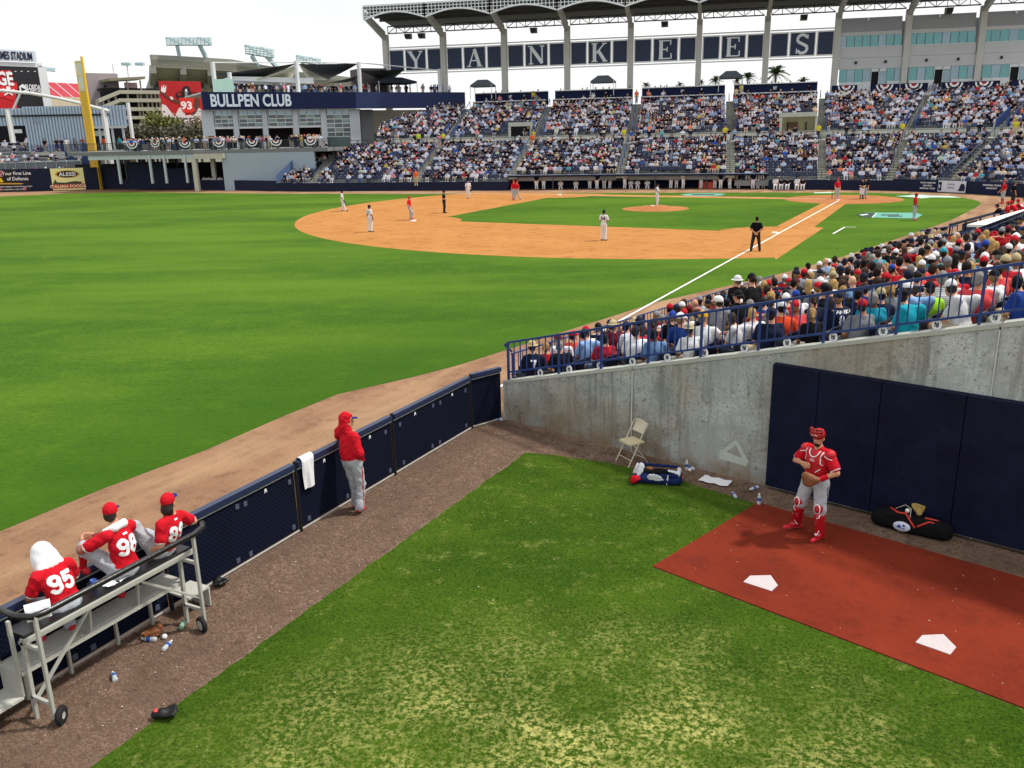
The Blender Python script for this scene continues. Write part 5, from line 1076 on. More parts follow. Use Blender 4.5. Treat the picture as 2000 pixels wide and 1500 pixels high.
# deck structures on the roof
ca = thing('roof_canopy', 'white beamed canopy and shade sails standing on the club roof deck', 'canopy', BAND.at(560, 12.3))
for p, zt in ((418.5, 16.2), (449, 14.9), (581, 16.5), (702.5, 16.5), (859, 15.7)):
    q = BAND.off(-1.5).at(p, 14); MB().bar((*q[:2], 12.26), (*q[:2], zt), .42, .42, (1, 0, 0)).build('post', STEELW, ca)
for p, q in ((418.5, 581), (581, 702.5), (702.5, 859)): MB().tube([BAND.off(-1.5).at(p, 16.1 if p < 500 else 16.4), BAND.off(-1.5).at(q, 16.3 if q < 800 else 15.5)], .09, 6).build('cable_beam', STEELW, ca)
a, b, c = BAND.off(-2).at(452, 14.4), BAND.off(-2).at(612, 14.0), BAND.off(-9).at(600, 14.0)
MB().hexa([a-(0, 0, .5), b-(0, 0, .5), b-BAND.n*6-(0, 0, .5), a-BAND.n*6-(0, 0, .5), a+(0, 0, .0), b+(0, 0, .3), b-BAND.n*6+(0, 0, .3), a-BAND.n*6]).build('flat_roof', STEELW, ca)
def sail(pts, sag, m, n=10):
    A, B_, C_ = [np.array(p) for p in pts]; v = []; f = []; idx = {}
    for i in range(n+1):
        for j in range(n+1-i):
            u, w = i/n, j/n; k = 1-u-w; p = A*k+B_*u+C_*w; p = p-np.array([0, 0, sag*27*u*w*k+sag*2*(u*w+w*k+u*k)*.4]); idx[(i, j)] = len(v); v.append(p)
    for i in range(n):
        for j in range(n-i):
            f.append((idx[(i, j)], idx[(i+1, j)], idx[(i, j+1)]))
            if j < n-i-1: f.append((idx[(i+1, j)], idx[(i+1, j+1)], idx[(i, j+1)]))
    k = len(v); v2 = v+[p-(0, 0, .04) for p in v]; return mesh('shade_sail', v2, f+[tuple(q+k for q in t[::-1]) for t in f], m, ca, True)
SAILD = M('dark_sail', '#3a3d42', .8, .1); SAILC = M('cream_sail', '#cfcab4', .8, .06)
B1 = BAND.off(-1.5); B8 = BAND.off(-11)
sail([B1.at(420, 14.6), B1.at(580, 16.2), B8.at(500, 14.2)], .35, SAILD); sail([B1.at(500, 14.0), B1.at(580, 16.0), B8.at(570, 14.5)], .3, SAILC); sail([B1.at(583, 16.1), B1.at(702, 16.4), B8.at(640, 14.7)], .5, SAILD); sail([B1.at(584, 16.0), B8.at(600, 14.8), B8.at(640, 14.6)], .3, SAILC); sail([B1.at(640, 13.6), B1.at(700, 14.6), B8.at(690, 14.5)], .2, SAILD); sail([B1.at(704, 15.3), B1.at(790, 15.6), B8.at(760, 14.4)], .3, SAILD)
BAND.off(-6).block('stair_tower', M('brown_panel', '#564f50', .8, .1, .6), bc, 706, 756, 12.3, 16.0, 5, False)
def tent(P, d, w, h0, h1, label, m=None):
    t = thing('canopy_tent', label, 'tent', P, 'canopy tents behind the stands'); n = np.array([-d[1], d[0], 0]); mb = MB(); c = [P+d*(sx*w/2)+n*(sy*w*.4) for sx, sy in ((-1, -1), (1, -1), (1, 1), (-1, 1))]
    top = [P+d*(sx*w*.22)+n*(sy*w*.12)+(0, 0, h1) for sx, sy in ((-1, -1), (1, -1), (1, 1), (-1, 1))]; lowr = [x+(0, 0, h0) for x in c]; val = [x+(0, 0, h0-.28) for x in c]
    mb.add(val+lowr+top, [(0, 1, 5, 4), (1, 2, 6, 5), (2, 3, 7, 6), (3, 0, 4, 7), (4, 5, 9, 8), (5, 6, 10, 9), (6, 7, 11, 10), (7, 4, 8, 11), (8, 9, 10, 11)]); mb.build('canopy_cloth', m or M('tent_navy', '#161c2c', .8, .15), t)
    for x in c: MB().bar(x, x+(0, 0, h0), .07, .07, (1, 0, 0)).build('leg', STEELW, t)
tent(BAND.off(-3).at(767, 12.3), BAND.d, 6.0, 1.55, 2.2, 'wide navy canopy tent on the club roof deck beside the brown tower')
for p, w, dd, lab in ((944, 3.2, 6, 'small dark canopy tent behind the parapet, left of the second column'), (1178, 3.3, 6, 'small dark canopy tent behind the parapet, between the letters K and N columns'), (1426, 3.2, 6, 'small dark canopy tent behind the gap between the parapets, near the palms')): tent(COLN.off(dd).at(p, 11.0)*1.0, COLN.d, w, 2.0, 2.75, lab, M('tent_charcoal', '#4a5058', .8, .1))
# deck below the club: slab, posts, open bays, grey wall
DK = Line(135, 127, 640, 112)
dk = thing('party_deck', 'raised party deck with railing on posts above the far bullpen', 'deck', DK.at(350, 0))
a, b = DK.at(132, 5.0), DK.at(636, 5.0)
DK.block('deck_slab', M('deck_edge', '#77787a', .9, .15, .6), dk, 132, 640, 4.55, 5.0, 8, False); DK.off(-.15).block('deck_beam', PAINTG, dk, 172, 378, 4.0, 4.53, .3, False)
for p in (292, 320, 361, 230): DK.block('post', PAINTG, dk, p, p+3.4, 1.0, 4.5, .3, False)
for p in (195, 245, 275, 345): DK.off(-6).block('post', STEELD, dk, p, p+3, 0, 4.5, .3, False)
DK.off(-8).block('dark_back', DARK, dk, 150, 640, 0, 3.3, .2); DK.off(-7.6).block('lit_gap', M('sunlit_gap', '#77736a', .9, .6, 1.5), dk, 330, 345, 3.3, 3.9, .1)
DK.off(-3).block('navy_screen', NAVYV, dk, 252, 322, .2, 3.6, .1); DK.off(-2.6).block('navy_screen', NAVYV, dk, 323, 382, .2, 2.75, .1)
pt = thing('portal', 'pale concrete portal frame between the dark bullpen and the grey wall', 'portal', DK.at(408, 0))
for p, q, z0, z1 in ((381, 389, 0, 4.5), (381, 440, 3.9, 4.52)): DK.block('frame_post' if z0 == 0 else 'frame_beam', M('cream_concrete', '#b9b7ac', .9, .08, 1), pt, p, q, z0 if z0 == 0 else 3.92, z1 if z0 else 3.9, .5)
DK.off(-2).block('frame_post', CONCL, pt, 417, 424, 0, 3.9, .5)
gw = thing('grey_wall', 'plain pale blue-grey end wall below the deck, right of the portal', 'wall', DK.at(520, 0)); DK.off(.05).block('wall_face', M('blue_grey_paint', '#99a7b5', .85, .05, 1), gw, 436, 616, 0, 4.53, .4, False)
mb = MB(); rl2 = DK.off(-.1)
for z in (5.15, 6.0): mb.bar(rl2.at(135, z), rl2.at(640, z), .06)
mb.build('rail', STEELD, dk); mb = MB()
for k in range(168): p = 135+505*k/168; mb.bar(rl2.at(p, 5.15), rl2.at(p, 6.0), .03 if k % 6 else .07, .03, (1, 0, 0))
tag(mb.build('balusters', STEELD, dk), kind='stuff')
for i, x in enumerate((257.5, 303, 361, 427, 492, 539, 606)): bunting(DK.off(.1).at(x, 5.98), DK.d, DK.n, 1.5 if i != 1 else 1.2, '%s red-centred white and navy bunting on the party deck railing' % DN[i], 'buntings on the party deck')
DK.off(-2.5).block('glazed_door', GLASSD, bc, 640, 684, 5.0, 6.2, .1)
sc1 = HZ(540, 111, .9); sc2 = HZ(620, 118, 5.2); MB().plate([sc1, sc2, sc2+(0, 0, 1.0), sc1+(0, 0, 1.0)], BAND.n, .08).build('end_screen', M('blue_grey_screen', '#4a5f85', .6, .1), gs)
# ------------------------------------------------------------------ right-field corner
ow = thing('outfield_wall', 'tall navy padded right-field wall with advertising boards', 'wall', HZ(100, 134, 0))
WPT = [(-160, 146), (-60, 139.5), (50, 135.5), (97, 134.2), (170, 132.8), (203, 132.3), (240, 131.2)]
for (p, da), (q, db) in zip(WPT[:-1], WPT[1:]):
    a, b = HZ(p, da, 1), HZ(q, db, 1); MB().slab(a, b, 0, 2.95 if p < 203 else 2.9, .3, 1).build('wall_pad', NAVYV, ow)
    pass
def on_wall(p): return float(np.interp(p, [x for x, _ in WPT], [y for _, y in WPT]))
t, a, b, d, n = wall_board('advertising_board', 'black advertising board reading Your First Line of Defense', -60, 58, .05, 2.9, M('board_black', '#0c0c0e', .6, .1), on_wall(-60), on_wall(58), .05, 1.5)
Lb = np.linalg.norm(b-a); Q = lambda px, z: a+d*((HZ(px, on_wall(px), z)-a)@d)+np.array([0, 0, z-a[2]])
text('lettering', 'Your First Line', .42, Q(33, 2.42), d, (0, 0, 1), WHITEN, t, .015, .004, 1, 'CENTER', 3.9); text('lettering', 'of Defense', .42, Q(35, 1.72), d, (0, 0, 1), WHITEN, t, .015, .004, 1, 'CENTER', 2.9)
text('lettering', '1-disburgeprotection.com', .17, Q(27, .72), d, (0, 0, 1), WHITEN, t, .01, .004, 1, 'CENTER', 4.9); text('lettering', 'Proudly Made in the USA', .17, Q(24, .34), d, (0, 0, 1), WHITEN, t, .01, .004, 1, 'CENTER', 3.1)
MB().plate([Q(-30, 1.05), Q(40, .98), Q(48, 1.06), Q(40, 1.14), Q(-30, 1.25)], n, .01).build('gold_stripe', M('gold_print', '#c89a2a', .5, .2), t)
MB().plate([Q(-22, 1.3), Q(8, 1.3), Q(4, 1.75), Q(-4, 2.2), Q(-14, 2.2)], n, .012).build('yellow_helmet', M('yellow_print', '#e3c21c', .5, .05), t)
MB().tube([Q(0, 1.9)+n*.03, Q(8, 2.65)+n*.03, Q(4, 2.75)+n*.03, Q(1, 2.6)+n*.03, Q(6, 2.0)+n*.03], .06, 5).build('pink_ribbon', M('pink_print', '#e0a0ac', .6, 0), t)
for x in (-1, 48): MB().plate([Q(x-3, .2), Q(x+3, .2), Q(x+3, .62), Q(x-3, .62)], n, .012).build('flag_print', M('flag_print', '#b8707c', .6, .4, 6), t)
t, a, b, d, n = wall_board('advertising_board', 'cream food advertising board with a red ribbon reading ITALIAN FOODS', 101, 165, .08, 2.92, M('board_cream', '#e9e3a0', .6, .06, .6), on_wall(101), on_wall(165), .05, 1.5)
C_ = Q(132, 2.15); up = np.array([0, 0, 1.])
MB().plate([C_+d*1.55*cos(x)+up*.5*sin(x) for x in np.linspace(0, 2*pi, 25)[:-1]], n, .012).build('gold_oval', M('gold_print', '#c89a2a', .5, .2), t)
MB().plate([C_+d*1.32*cos(x)+up*.42*sin(x)+n*.014 for x in np.linspace(0, 2*pi, 25)[:-1]], n, .012).build('black_oval', M('board_black', '#0c0c0e'), t)
text('lettering', 'ALESSI', .46, C_+n*.03, d, (0, 0, 1), WHITEN, t, .03, .006, 1, 'CENTER', 2.1)
MB().plate([Q(103, .72), Q(160, .72), Q(160, 1.12), Q(146, 1.22), Q(128, 1.05), Q(112, 1.12), Q(108, 1.5), Q(105, 1.1)], n, .012).build('tree_line', M('dark_print', '#3a4636', .7, .2), t)
MB().plate([Q(100, .28), Q(167, .28), Q(165, .5), Q(168, .86), Q(101, .86), Q(103, .55)], n, .03).build('red_ribbon', M('ribbon_red', '#a8301c', .6, .1), t)
text('lettering', 'ITALIAN FOODS', .36, Q(133.5, .57)+n*.035, d, (0, 0, 1), M('cream_print', '#f1e2bc', .6, 0), t, .03, .004, 1, 'CENTER', 4.5)
fp = thing('foul_pole', 'tall yellow foul pole with mesh screen, its top panel pale', 'foul pole', HZ(197, 132, 0))
YEL = M('foul_yellow', '#e6b820', .5, .06); YELM = M('yellow_mesh', '#d3ad3c', .6, .2, 8)
b0 = HZ(198.5, 132, 0); wd = unit(np.array([*(HZ(150, 134, 5)-HZ(200, 132.2, 5))[:2], 0]))
MB().bar(b0, b0+(0, 0, 16.9), .24, .24, (1, 0, 0)).build('pole', YEL, fp); MB().bar(b0+wd*0-FWD*0+n*.34, b0+n*.34+(0, 0, 2.9), .16, .05, (1, 0, 0)).build('wall_stripe', YEL, fp)
MB().hexa([b0+wd*.2+(0, 0, 2.95), b0+wd*.95+(0, 0, 2.95), b0+wd*.95+n*.03+(0, 0, 2.95), b0+wd*.2+n*.03+(0, 0, 2.95), b0+wd*.2+(0, 0, 12.6), b0+wd*.95+(0, 0, 12.6), b0+wd*.95+n*.03+(0, 0, 12.6), b0+wd*.2+n*.03+(0, 0, 12.6)]).build('mesh_screen', YELM, fp)
MB().hexa([b0+wd*.2+(0, 0, 12.65), b0+wd*.95+(0, 0, 12.65), b0+wd*.95+n*.03+(0, 0, 12.65), b0+wd*.2+n*.03+(0, 0, 12.65), b0+wd*.2+(0, 0, 16.4), b0+wd*.95+(0, 0, 16.4), b0+wd*.95+n*.03+(0, 0, 16.4), b0+wd*.2+n*.03+(0, 0, 16.4)]).build('pale_panel', M('pale_mesh', '#cfd6c4', .6, .06), fp)
for k in range(9): MB().bar(b0+wd*.1+(0, 0, 3.0+1.65*k)+n*.02, b0+wd*1.05+(0, 0, 3.0+1.65*k)+n*.02, .07).build('cross_bar', YEL, fp)
MB().bar(b0+wd*1.03+(0, 0, 2.95), b0+wd*1.03+(0, 0, 16.4), .07, .07, (1, 0, 0)).build('frame_bar', YEL, fp)
ALU = M('aluminium', '#a9adb2', .4, .1, 3, 0, 40, .6)
bb = thing('bleachers', 'aluminium bench bleachers behind the right-field wall', 'bleachers', HZ(70, 142, 0))
RFL = Line(-120, 141, 165, 137)
RFs = []
for k in range(8):
    l = RFL.off(-1.0*k); z = 3.0+.42*k; q1 = 148-6.0*k if k < 5 else 118-9*(k-5)
    l.block('bench', ALU, bb, -120, q1+12, z+.36, z+.44, .34, False); l.off(.28).block('riser', M('riser_grey', '#85898f', .7, .15, .5), bb, -120, q1+14, z-.6, z, .3, False)
    RFs.append((l, q1, z))
RFL.off(.9).block('front_screen', M('smoked_glass', '#6a7078', .3, .2, .8), bb, -120, 158, 2.9, 3.7, .06); RFL.off(1.0).block('top_bar', ALU, bb, -120, 158, 3.7, 3.8, .1)
for k in range(13): x = -110+k*20; RFL.off(1.0).block('mullion', ALU, bb, x, x+1.2, 2.9, 3.7, .08)
s0, s1 = RFL.off(-1).at(150, 3.0), RFL.off(-8).at(62, 7.2)
for sg in (0, -1.4): MB().plate([s0+RFL.n*sg, s1+RFL.n*sg, s1+RFL.n*sg+(0, 0, 1.1), s0+RFL.n*sg+(0, 0, 1.1)], RFL.n, .06).build('blue_stair_side', M('blue_stair', (.012, .03, .12), .5, .1), bb)
MB().plate([RFL.at(160, 2.9), RFL.at(177, 2.9), RFL.at(177, 4.0), RFL.at(168, 6.0), RFL.at(160, 6.3)], RFL.n, .1).build('blue_screen', MATS['blue_stair'], bb)
# corrugated building
MT = Line(-120, 146, 246, 140)
cg = thing('corrugated_building', 'pale ribbed metal building at the top of the right-field bleachers', 'building', MT.at(120, 5))
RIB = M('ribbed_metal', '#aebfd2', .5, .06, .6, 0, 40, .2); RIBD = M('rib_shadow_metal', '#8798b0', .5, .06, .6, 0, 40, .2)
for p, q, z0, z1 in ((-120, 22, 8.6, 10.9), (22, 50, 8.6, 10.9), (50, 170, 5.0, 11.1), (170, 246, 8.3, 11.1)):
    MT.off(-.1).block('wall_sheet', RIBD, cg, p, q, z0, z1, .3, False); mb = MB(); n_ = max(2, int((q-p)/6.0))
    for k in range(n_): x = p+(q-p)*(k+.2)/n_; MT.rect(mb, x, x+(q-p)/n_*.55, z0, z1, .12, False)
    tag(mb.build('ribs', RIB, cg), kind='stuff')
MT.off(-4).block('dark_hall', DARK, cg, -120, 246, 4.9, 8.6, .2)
for p in (176, 194, 219, 240): MT.block('post', PAINTG, cg, p, p+4, 5.0, 8.3, .3, False)
MT.off(.3).block('soffit_band', PAINTG, cg, 172, 247, 8.0, 8.35, .3); MT.block('vent_panel', RIBD, cg, 66, 80, 8.9, 9.5, .06); MT.off(.1).block('sign_plate', STEELW, cg, 25, 43, 7.6, 8.1, .1)
for p in (197, 180): MT.off(-.5).block('menu_sign', M('menu_board', '#b9c4bc', .6, .3, 6), cg, p, p+13, 7.0, 7.7, .1)
MT.off(.2).block('dark_band', M('dark_band', '#1c2026', .6, .1), cg, -120, 212, 9.75, 10.0, .08)
MT.off(1.5).block('walk_slab', CONCL, cg, 60, 250, 4.55, 5.0, 6, False); MT.off(1.5).block('walk_beam', PAINTG, cg, 110, 240, 4.0, 4.5, .3, False)
for p in (135, 158): MT.off(1).block('post', PAINTG, cg, p, p+3, 2, 4.5, .3, False)
mb = MB()
for k in range(60): p = 60+2.4*k; x = MT.off(1.6).at(p, 5.5); mb.bar((*x[:2], 5.0), (*x[:2], 6.0), .04, .04, (1, 0, 0))
tag(mb.build('balusters', BLUE, cg), kind='stuff')
AF = MT.off(5)
MB().tube([AF.at(-120, 13.2), AF.at(0, 13.0), AF.at(60, 12.6), AF.at(110, 12.0), AF.at(160, 11.2), AF.at(213, 10.2)], .2, 8).build('arched_tube', STEELW, cg)
MB().tube([AF.at(40, 12.7), AF.at(26, 10.6)], .15, 6).build('strut', STEELW, cg)
for p, z0 in ((26, 6.3), (222, 1.2)): MB().bar(AF.at(p, z0), np.array([*AF.at(p, z0)[:2], 10.6]), .55, .4, (1, 0, 0)).build('white_mast', STEELW, cg)
q = HZ(262, 150, 5); MB().bar((*q[:2], 5), (*q[:2], 11.8), .4, .4, (1, 0, 0)).build('white_mast', STEELW, cg)

# ------------------------------------------------------------------ beyond the park
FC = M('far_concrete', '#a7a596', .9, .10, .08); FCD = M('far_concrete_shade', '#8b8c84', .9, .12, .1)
fs = thing('football_stadium', 'big concrete football stadium with raking upper deck far behind', 'building', HZ(480, 320, 0))
FL = Line(300, 310, 700, 345)
def fz(px, py, l=FL): return l.z(px, py)
# upper bowl: raking underside in bays, lip on top
BP = [298, 357, 410, 455, 500, 545, 590, 640, 690]; TOPY = [113, 116, 119, 122, 130, 137, 146, 150, 156]; BOTY = [152, 150, 152, 152, 152, 153, 156, 158, 170]
for i in range(8):
    p, q = BP[i], BP[i+1]; zt0, zt1 = fz(p, TOPY[i]), fz(q, TOPY[i+1]); zb0, zb1 = fz(p, BOTY[i]), fz(q, BOTY[i+1])
    A0, A1 = FL.off(9).at(p, zt0-3), FL.off(9).at(q, zt1-3); B0, B1_ = FL.off(-16).at(p, zb0-2), FL.off(-16).at(q, zb1-2)
    A0[2], A1[2], B0[2], B1_[2] = zt0-3.2, zt1-3.2, zb0, zb1
    MB().hexa([B0, B1_, A1, A0, B0+(0, 0, 2), B1_+(0, 0, 2), A1+(0, 0, 2), A0+(0, 0, 2)]).build('upper_deck', FC, fs)
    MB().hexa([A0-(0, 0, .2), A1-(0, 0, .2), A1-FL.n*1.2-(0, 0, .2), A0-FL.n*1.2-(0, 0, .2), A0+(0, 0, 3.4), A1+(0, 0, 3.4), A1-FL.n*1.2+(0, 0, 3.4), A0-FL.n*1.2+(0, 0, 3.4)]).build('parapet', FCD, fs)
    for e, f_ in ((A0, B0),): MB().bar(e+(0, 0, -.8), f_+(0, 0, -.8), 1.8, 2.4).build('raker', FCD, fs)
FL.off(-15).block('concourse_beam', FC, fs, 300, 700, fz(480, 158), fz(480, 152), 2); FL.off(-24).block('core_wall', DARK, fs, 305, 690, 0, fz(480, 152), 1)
for k in range(9): x = 318+k*44; FL.off(-14).block('column', FC, fs, x, x+7, 0, fz(480, 158), 2)
for z in (170, 190, 210): FL.off(-14.5).block('floor_edge', FC, fs, 300, 690, fz(480, z+6), fz(480, z), 2)
MB().hexa([FL.off(-16).at(292, fz(290, 150)), FL.off(-12).at(302, fz(290, 150)), FL.off(9).at(304, fz(300, 116)), FL.off(9).at(297, fz(300, 116)), FL.off(-16).at(276, fz(280, 195)), FL.off(-12).at(296, fz(290, 195)), FL.off(-10).at(302, fz(300, 150)), FL.off(-16).at(290, fz(290, 150))]).build('end_rib', FCD, fs)
LGT = M('light_bank_metal', '#a9c4cc', .4, .12, .5); LGL = M('lamp_face', '#cfe0e4', .3, .25, 1.2)
for x0, x1, y0, y1, f0, f1, lab in ((324, 412, 73, 88, 352, 405, 'wide stadium light bank on two struts, leftmost above the football stadium'), (478, 534, 88, 105, 508, 545, 'angled stadium light bank on struts, middle of the three above the football stadium'), (578, 626, 108, 120, 600, 640, 'angled stadium light bank on struts, right of the middle one'), (630, 654, 124, 134, 640, 655, 'smallest and farthest stadium light bank, rightmost')):
    t = thing('light_bank', lab, 'floodlight', FL.off(12).at(x0, fz(x0, y1)), 'floodlight banks of the football stadium'); l = FL.off(10)
    dy = 0 if x0 < 400 else (9 if x0 < 560 else 8 if x0 < 620 else 2); nB = 12 if x0 < 400 else 8
    for k in range(nB):
        p, q = x0+(x1-x0)*k/nB, x0+(x1-x0)*(k+1)/nB; e = dy*k/nB
        for j in range(4):
            za, zb = fz(p, y0+e+(y1-y0)*(j+.85)/4, l), fz(p, y0+e+(y1-y0)*j/4, l); l.block('lamp', LGL if (k*3+j) % 4 else LGT, t, p+.4, q-.4, za, zb, .8)
        l.off(-.3).block('rack', LGT, t, p, q, fz(p, y1+e+1, l), fz(p, y0+e-1, l), .25)
    for g_, h_ in (((x0*.75+x1*.25), f0), ((x0*.25+x1*.75), f1)):
        MB().bar(l.at(g_, fz(g_, y1+dy*.5, l)), FL.off(8).at(h_, fz(h_, 122 if x0 < 400 else 140)), 1.0, 1.0).build('strut', LGT, t)
# red seats of the far end
RS = Line(60, 420, 200, 440); rs = thing('red_stand', 'far stand of empty red seats beside the scoreboard', 'grandstand', RS.at(140, 0))
R1 = RS.off(0); R2 = RS.off(40)
MB().hexa([R2.at(85, R2.z(90, 199)), R2.at(200, R2.z(195, 212)), R1.at(205, R1.z(200, 212)), R1.at(80, R1.z(85, 199)), R2.at(85, R2.z(90, 197)), R2.at(200, R2.z(195, 208)), R1.at(205, R1.z(200, 166)), R1.at(80, R1.z(85, 160))]).build('seat_bank', M('far_red_seats', '#a51c30', .7, .1, .1), rs)
for k in range(6): p = 84+22*k; q = p+48; MB().bar(R1.at(p, R1.z(p, 160.5+.04*(p-84)))+R1.n*.5, R2.at(min(q, 196), R2.z(q, 199+.1*(q-84)))+R2.n*.5+(0, 0, 1), .32).build('aisle_stripe', M('pale_stripe', '#d8b8b8', .8, 0), rs)
RS.off(42).block('base_wall', M('beige_wall', '#c0b39c', .9, .2, .1), rs, 90, 205, 0, RS.z(140, 200), 1)
# scoreboard
SB = Line(-60, 255, 96, 262); sbd = thing('scoreboard', 'giant stadium scoreboard with red and black screen and white side pier', 'scoreboard', SB.at(40, 0))
zt, zb = SB.z(60, 131), SB.z(60, 219)
SB.block('screen', M('screen_black', '#1b1a22', .5, .25, .15), sbd, -80, 82, zb-4, zt, 1.5, False); SB.off(.05).block('screen_red', M('screen_red', '#b5121e', .5, .18, .2), sbd, -80, 28, zb, SB.z(20, 138), .3)
SB.off(.1).block('side_pier', M('white_pier', '#d6dadd', .6, .04), sbd, 82, 98, zb-2, SB.z(88, 129), 3, False); SB.off(.1).block('top_beam', STEELW, sbd, -80, 82, zt, zt+1.0, 2, False)
SB.off(.2).block('name_board', M('name_board', '#c5cedb', .6, .05), sbd, -80, 69, zt+1.2, zt+3.8, .4)
text('lettering', 'RAYMOND JAMES STADIUM', 1.75, SB.off(.7).at(1, zt+2.5), SB.d, (0, 0, 1), NAVYN, sbd, .03, .05, 1, 'CENTER', np.linalg.norm(SB.at(64, 26)-SB.at(-62, 26)))
text('lettering', 'SIEGE', 2.9, SB.off(.5).at(-6, SB.z(20, 154)), SB.d, (0, 0, 1), M('white_screen', '#e8e6ea', .5, 0), sbd, .05, .05, 1, 'CENTER', np.linalg.norm(SB.at(26, 26)-SB.at(-38, 26)))
text('lettering', 'FLORIDA', 1.15, SB.off(.2).at(64, SB.z(64, 170)), SB.d, (0, 0, 1), MATS['white_screen'], sbd, .02, .05, 1, 'CENTER', 3.6); text('lettering', 'HOSPITAL', 1.15, SB.off(.2).at(66, SB.z(66, 177.5)), SB.d, (0, 0, 1), MATS['white_screen'], sbd, .02, .05, 1, 'CENTER', 4.2)
cc = SB.off(.2).at(45.5, SB.z(45, 174.5)); hx = lambda r: [cc+SB.d*r*cos(x)+np.array([0, 0, r*1.2*sin(x)]) for x in np.linspace(pi/6, 2*pi+pi/6, 7)[:-1]]
MB().plate(hx(1.05), SB.n, .05).build('emblem', MATS['white_screen'], sbd); MB().plate([p+SB.n*.06 for p in (cc+SB.d*.5, cc+SB.d*-.5+(0, 0, .55), cc+SB.d*-.5-(0, 0, .55))], SB.n, .05).build('emblem_core', MATS['screen_black'], sbd)
fl = lambda px, py: SB.off(.4).at(px, SB.z(px, py))
MB().plate([fl(-20, 168), fl(12, 166), fl(24, 164), fl(32, 160), fl(34, 172), fl(30, 190), fl(26, 196), fl(14, 192), fl(0, 190), fl(-20, 196)], SB.n, .05).build('flag_emblem', M('flag_red', '#cc1d24', .5, .08), sbd)
g2 = lambda px, py: fl(px, py)+SB.n*.08
MB().plate([g2(12.5, 169), g2(19, 169), g2(20.5, 174), g2(18.5, 178), g2(17.5, 182), g2(14.5, 182), g2(13, 178), g2(11.5, 174)], SB.n, .05).build('skull_emblem', MATS['white_screen'], sbd)
for a_, b_ in (((5, 173), (24, 186)), ((27, 175), (8, 186))): MB().bar(g2(*a_), g2(*b_), .28).build('sword_emblem', MATS['white_screen'], sbd)
for x in (2, 14, 27, 39, 52, 65): MB().plate([fl(x, 140), fl(x+5, 138.6), fl(x+4, 140.4)], SB.n, .05).build('screen_mark', MATS['white_screen'], sbd)
MB().hexa([SB.off(-1).at(90, SB.z(90, 137)), SB.off(-1).at(108, SB.z(108, 139)), SB.off(-3).at(108, SB.z(108, 139)), SB.off(-3).at(90, SB.z(90, 137)), SB.off(-1).at(90, SB.z(90, 131)), SB.off(-1).at(108, SB.z(108, 132)), SB.off(-3).at(108, SB.z(108, 132)), SB.off(-3).at(90, SB.z(90, 131))]).build('light_bracket', LGT, sbd)
# ramp building
RB = Line(188, 245, 320, 250); rb = thing('ramp_building', 'concrete ramp building with open floors and stair tower far behind the foul pole', 'building', RB.at(250, 0))
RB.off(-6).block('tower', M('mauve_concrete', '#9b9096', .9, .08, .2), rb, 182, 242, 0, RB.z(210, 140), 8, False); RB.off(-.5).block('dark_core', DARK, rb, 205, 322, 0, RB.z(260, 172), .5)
for y0, y1 in ((177, 184), (193, 200), (210, 217), (227, 233), (243, 249)):
    z0, z1 = RB.z(270, y1), RB.z(270, y0); RB.off(1).block('floor_edge', FC, rb, 232, 322, z0, z1, 1.0)
    A0, A1 = RB.off(1).at(190, RB.z(190, y0+17)), RB.off(1).at(232, z1); h = z1-z0
    MB().hexa([A0-(0, 0, h), A1-(0, 0, h), A1+RB.n-(0, 0, h), A0+RB.n-(0, 0, h), A0, A1, A1+RB.n, A0+RB.n]).build('ramp_edge', FC, rb)
for x in (196, 208, 219, 232, 256, 275, 281, 293, 301, 309, 316): RB.off(.4).block('column', FC, rb, x, x+2.4, 0, RB.z(x, 182 if x > 230 else 195), .8)
A0, A1 = RB.off(2).at(214, RB.z(214, 159)), RB.off(2).at(284, RB.z(284, 155)); MB().hexa([A0, A1, A1-RB.n*8, A0-RB.n*8, A0+(0, 0, .6), A1+(0, 0, .6), A1-RB.n*8+(0, 0, .6), A0-RB.n*8+(0, 0, .6)]).build('flat_canopy', M('olive_canopy', '#7d7c66', .8, .1), rb)
for x in (247, 273): RB.block('column', FC, rb, x, x+1.6, RB.z(x, 177), RB.z(x, 157), .6)
RB.off(-1).block('mural', M('mural_print', '#b9a0a4', .7, .5, .6), rb, 243, 268, RB.z(255, 177), RB.z(255, 161), .2)
for x, y in ((202, 164), (190, 171), (211, 171)): RB.off(-5.8).block('window', DARK, rb, x, x+5, RB.z(x, y+4), RB.z(x, y), .2)
for x in (246, 273):
    q = HZ(x, 330, 0); lp = thing('light_pole', 'thin far lamp pole, %s one of the pair above the ramp building' % ('left' if x < 250 else 'right'), 'lamp post', q); h = D(x, 126, 330)[2]
    MB().bar(q, (*q[:2], h), .25, .25, (1, 0, 0)).build('pole', STEELW, lp)
    for k in range(4): p = D(x-5+k*3.6, 126, 330); MB().box(p[0]-.5, p[1]-.5, h-.3, p[0]+.5, p[1]+.5, h+.6).build('lamp', LGT, lp)
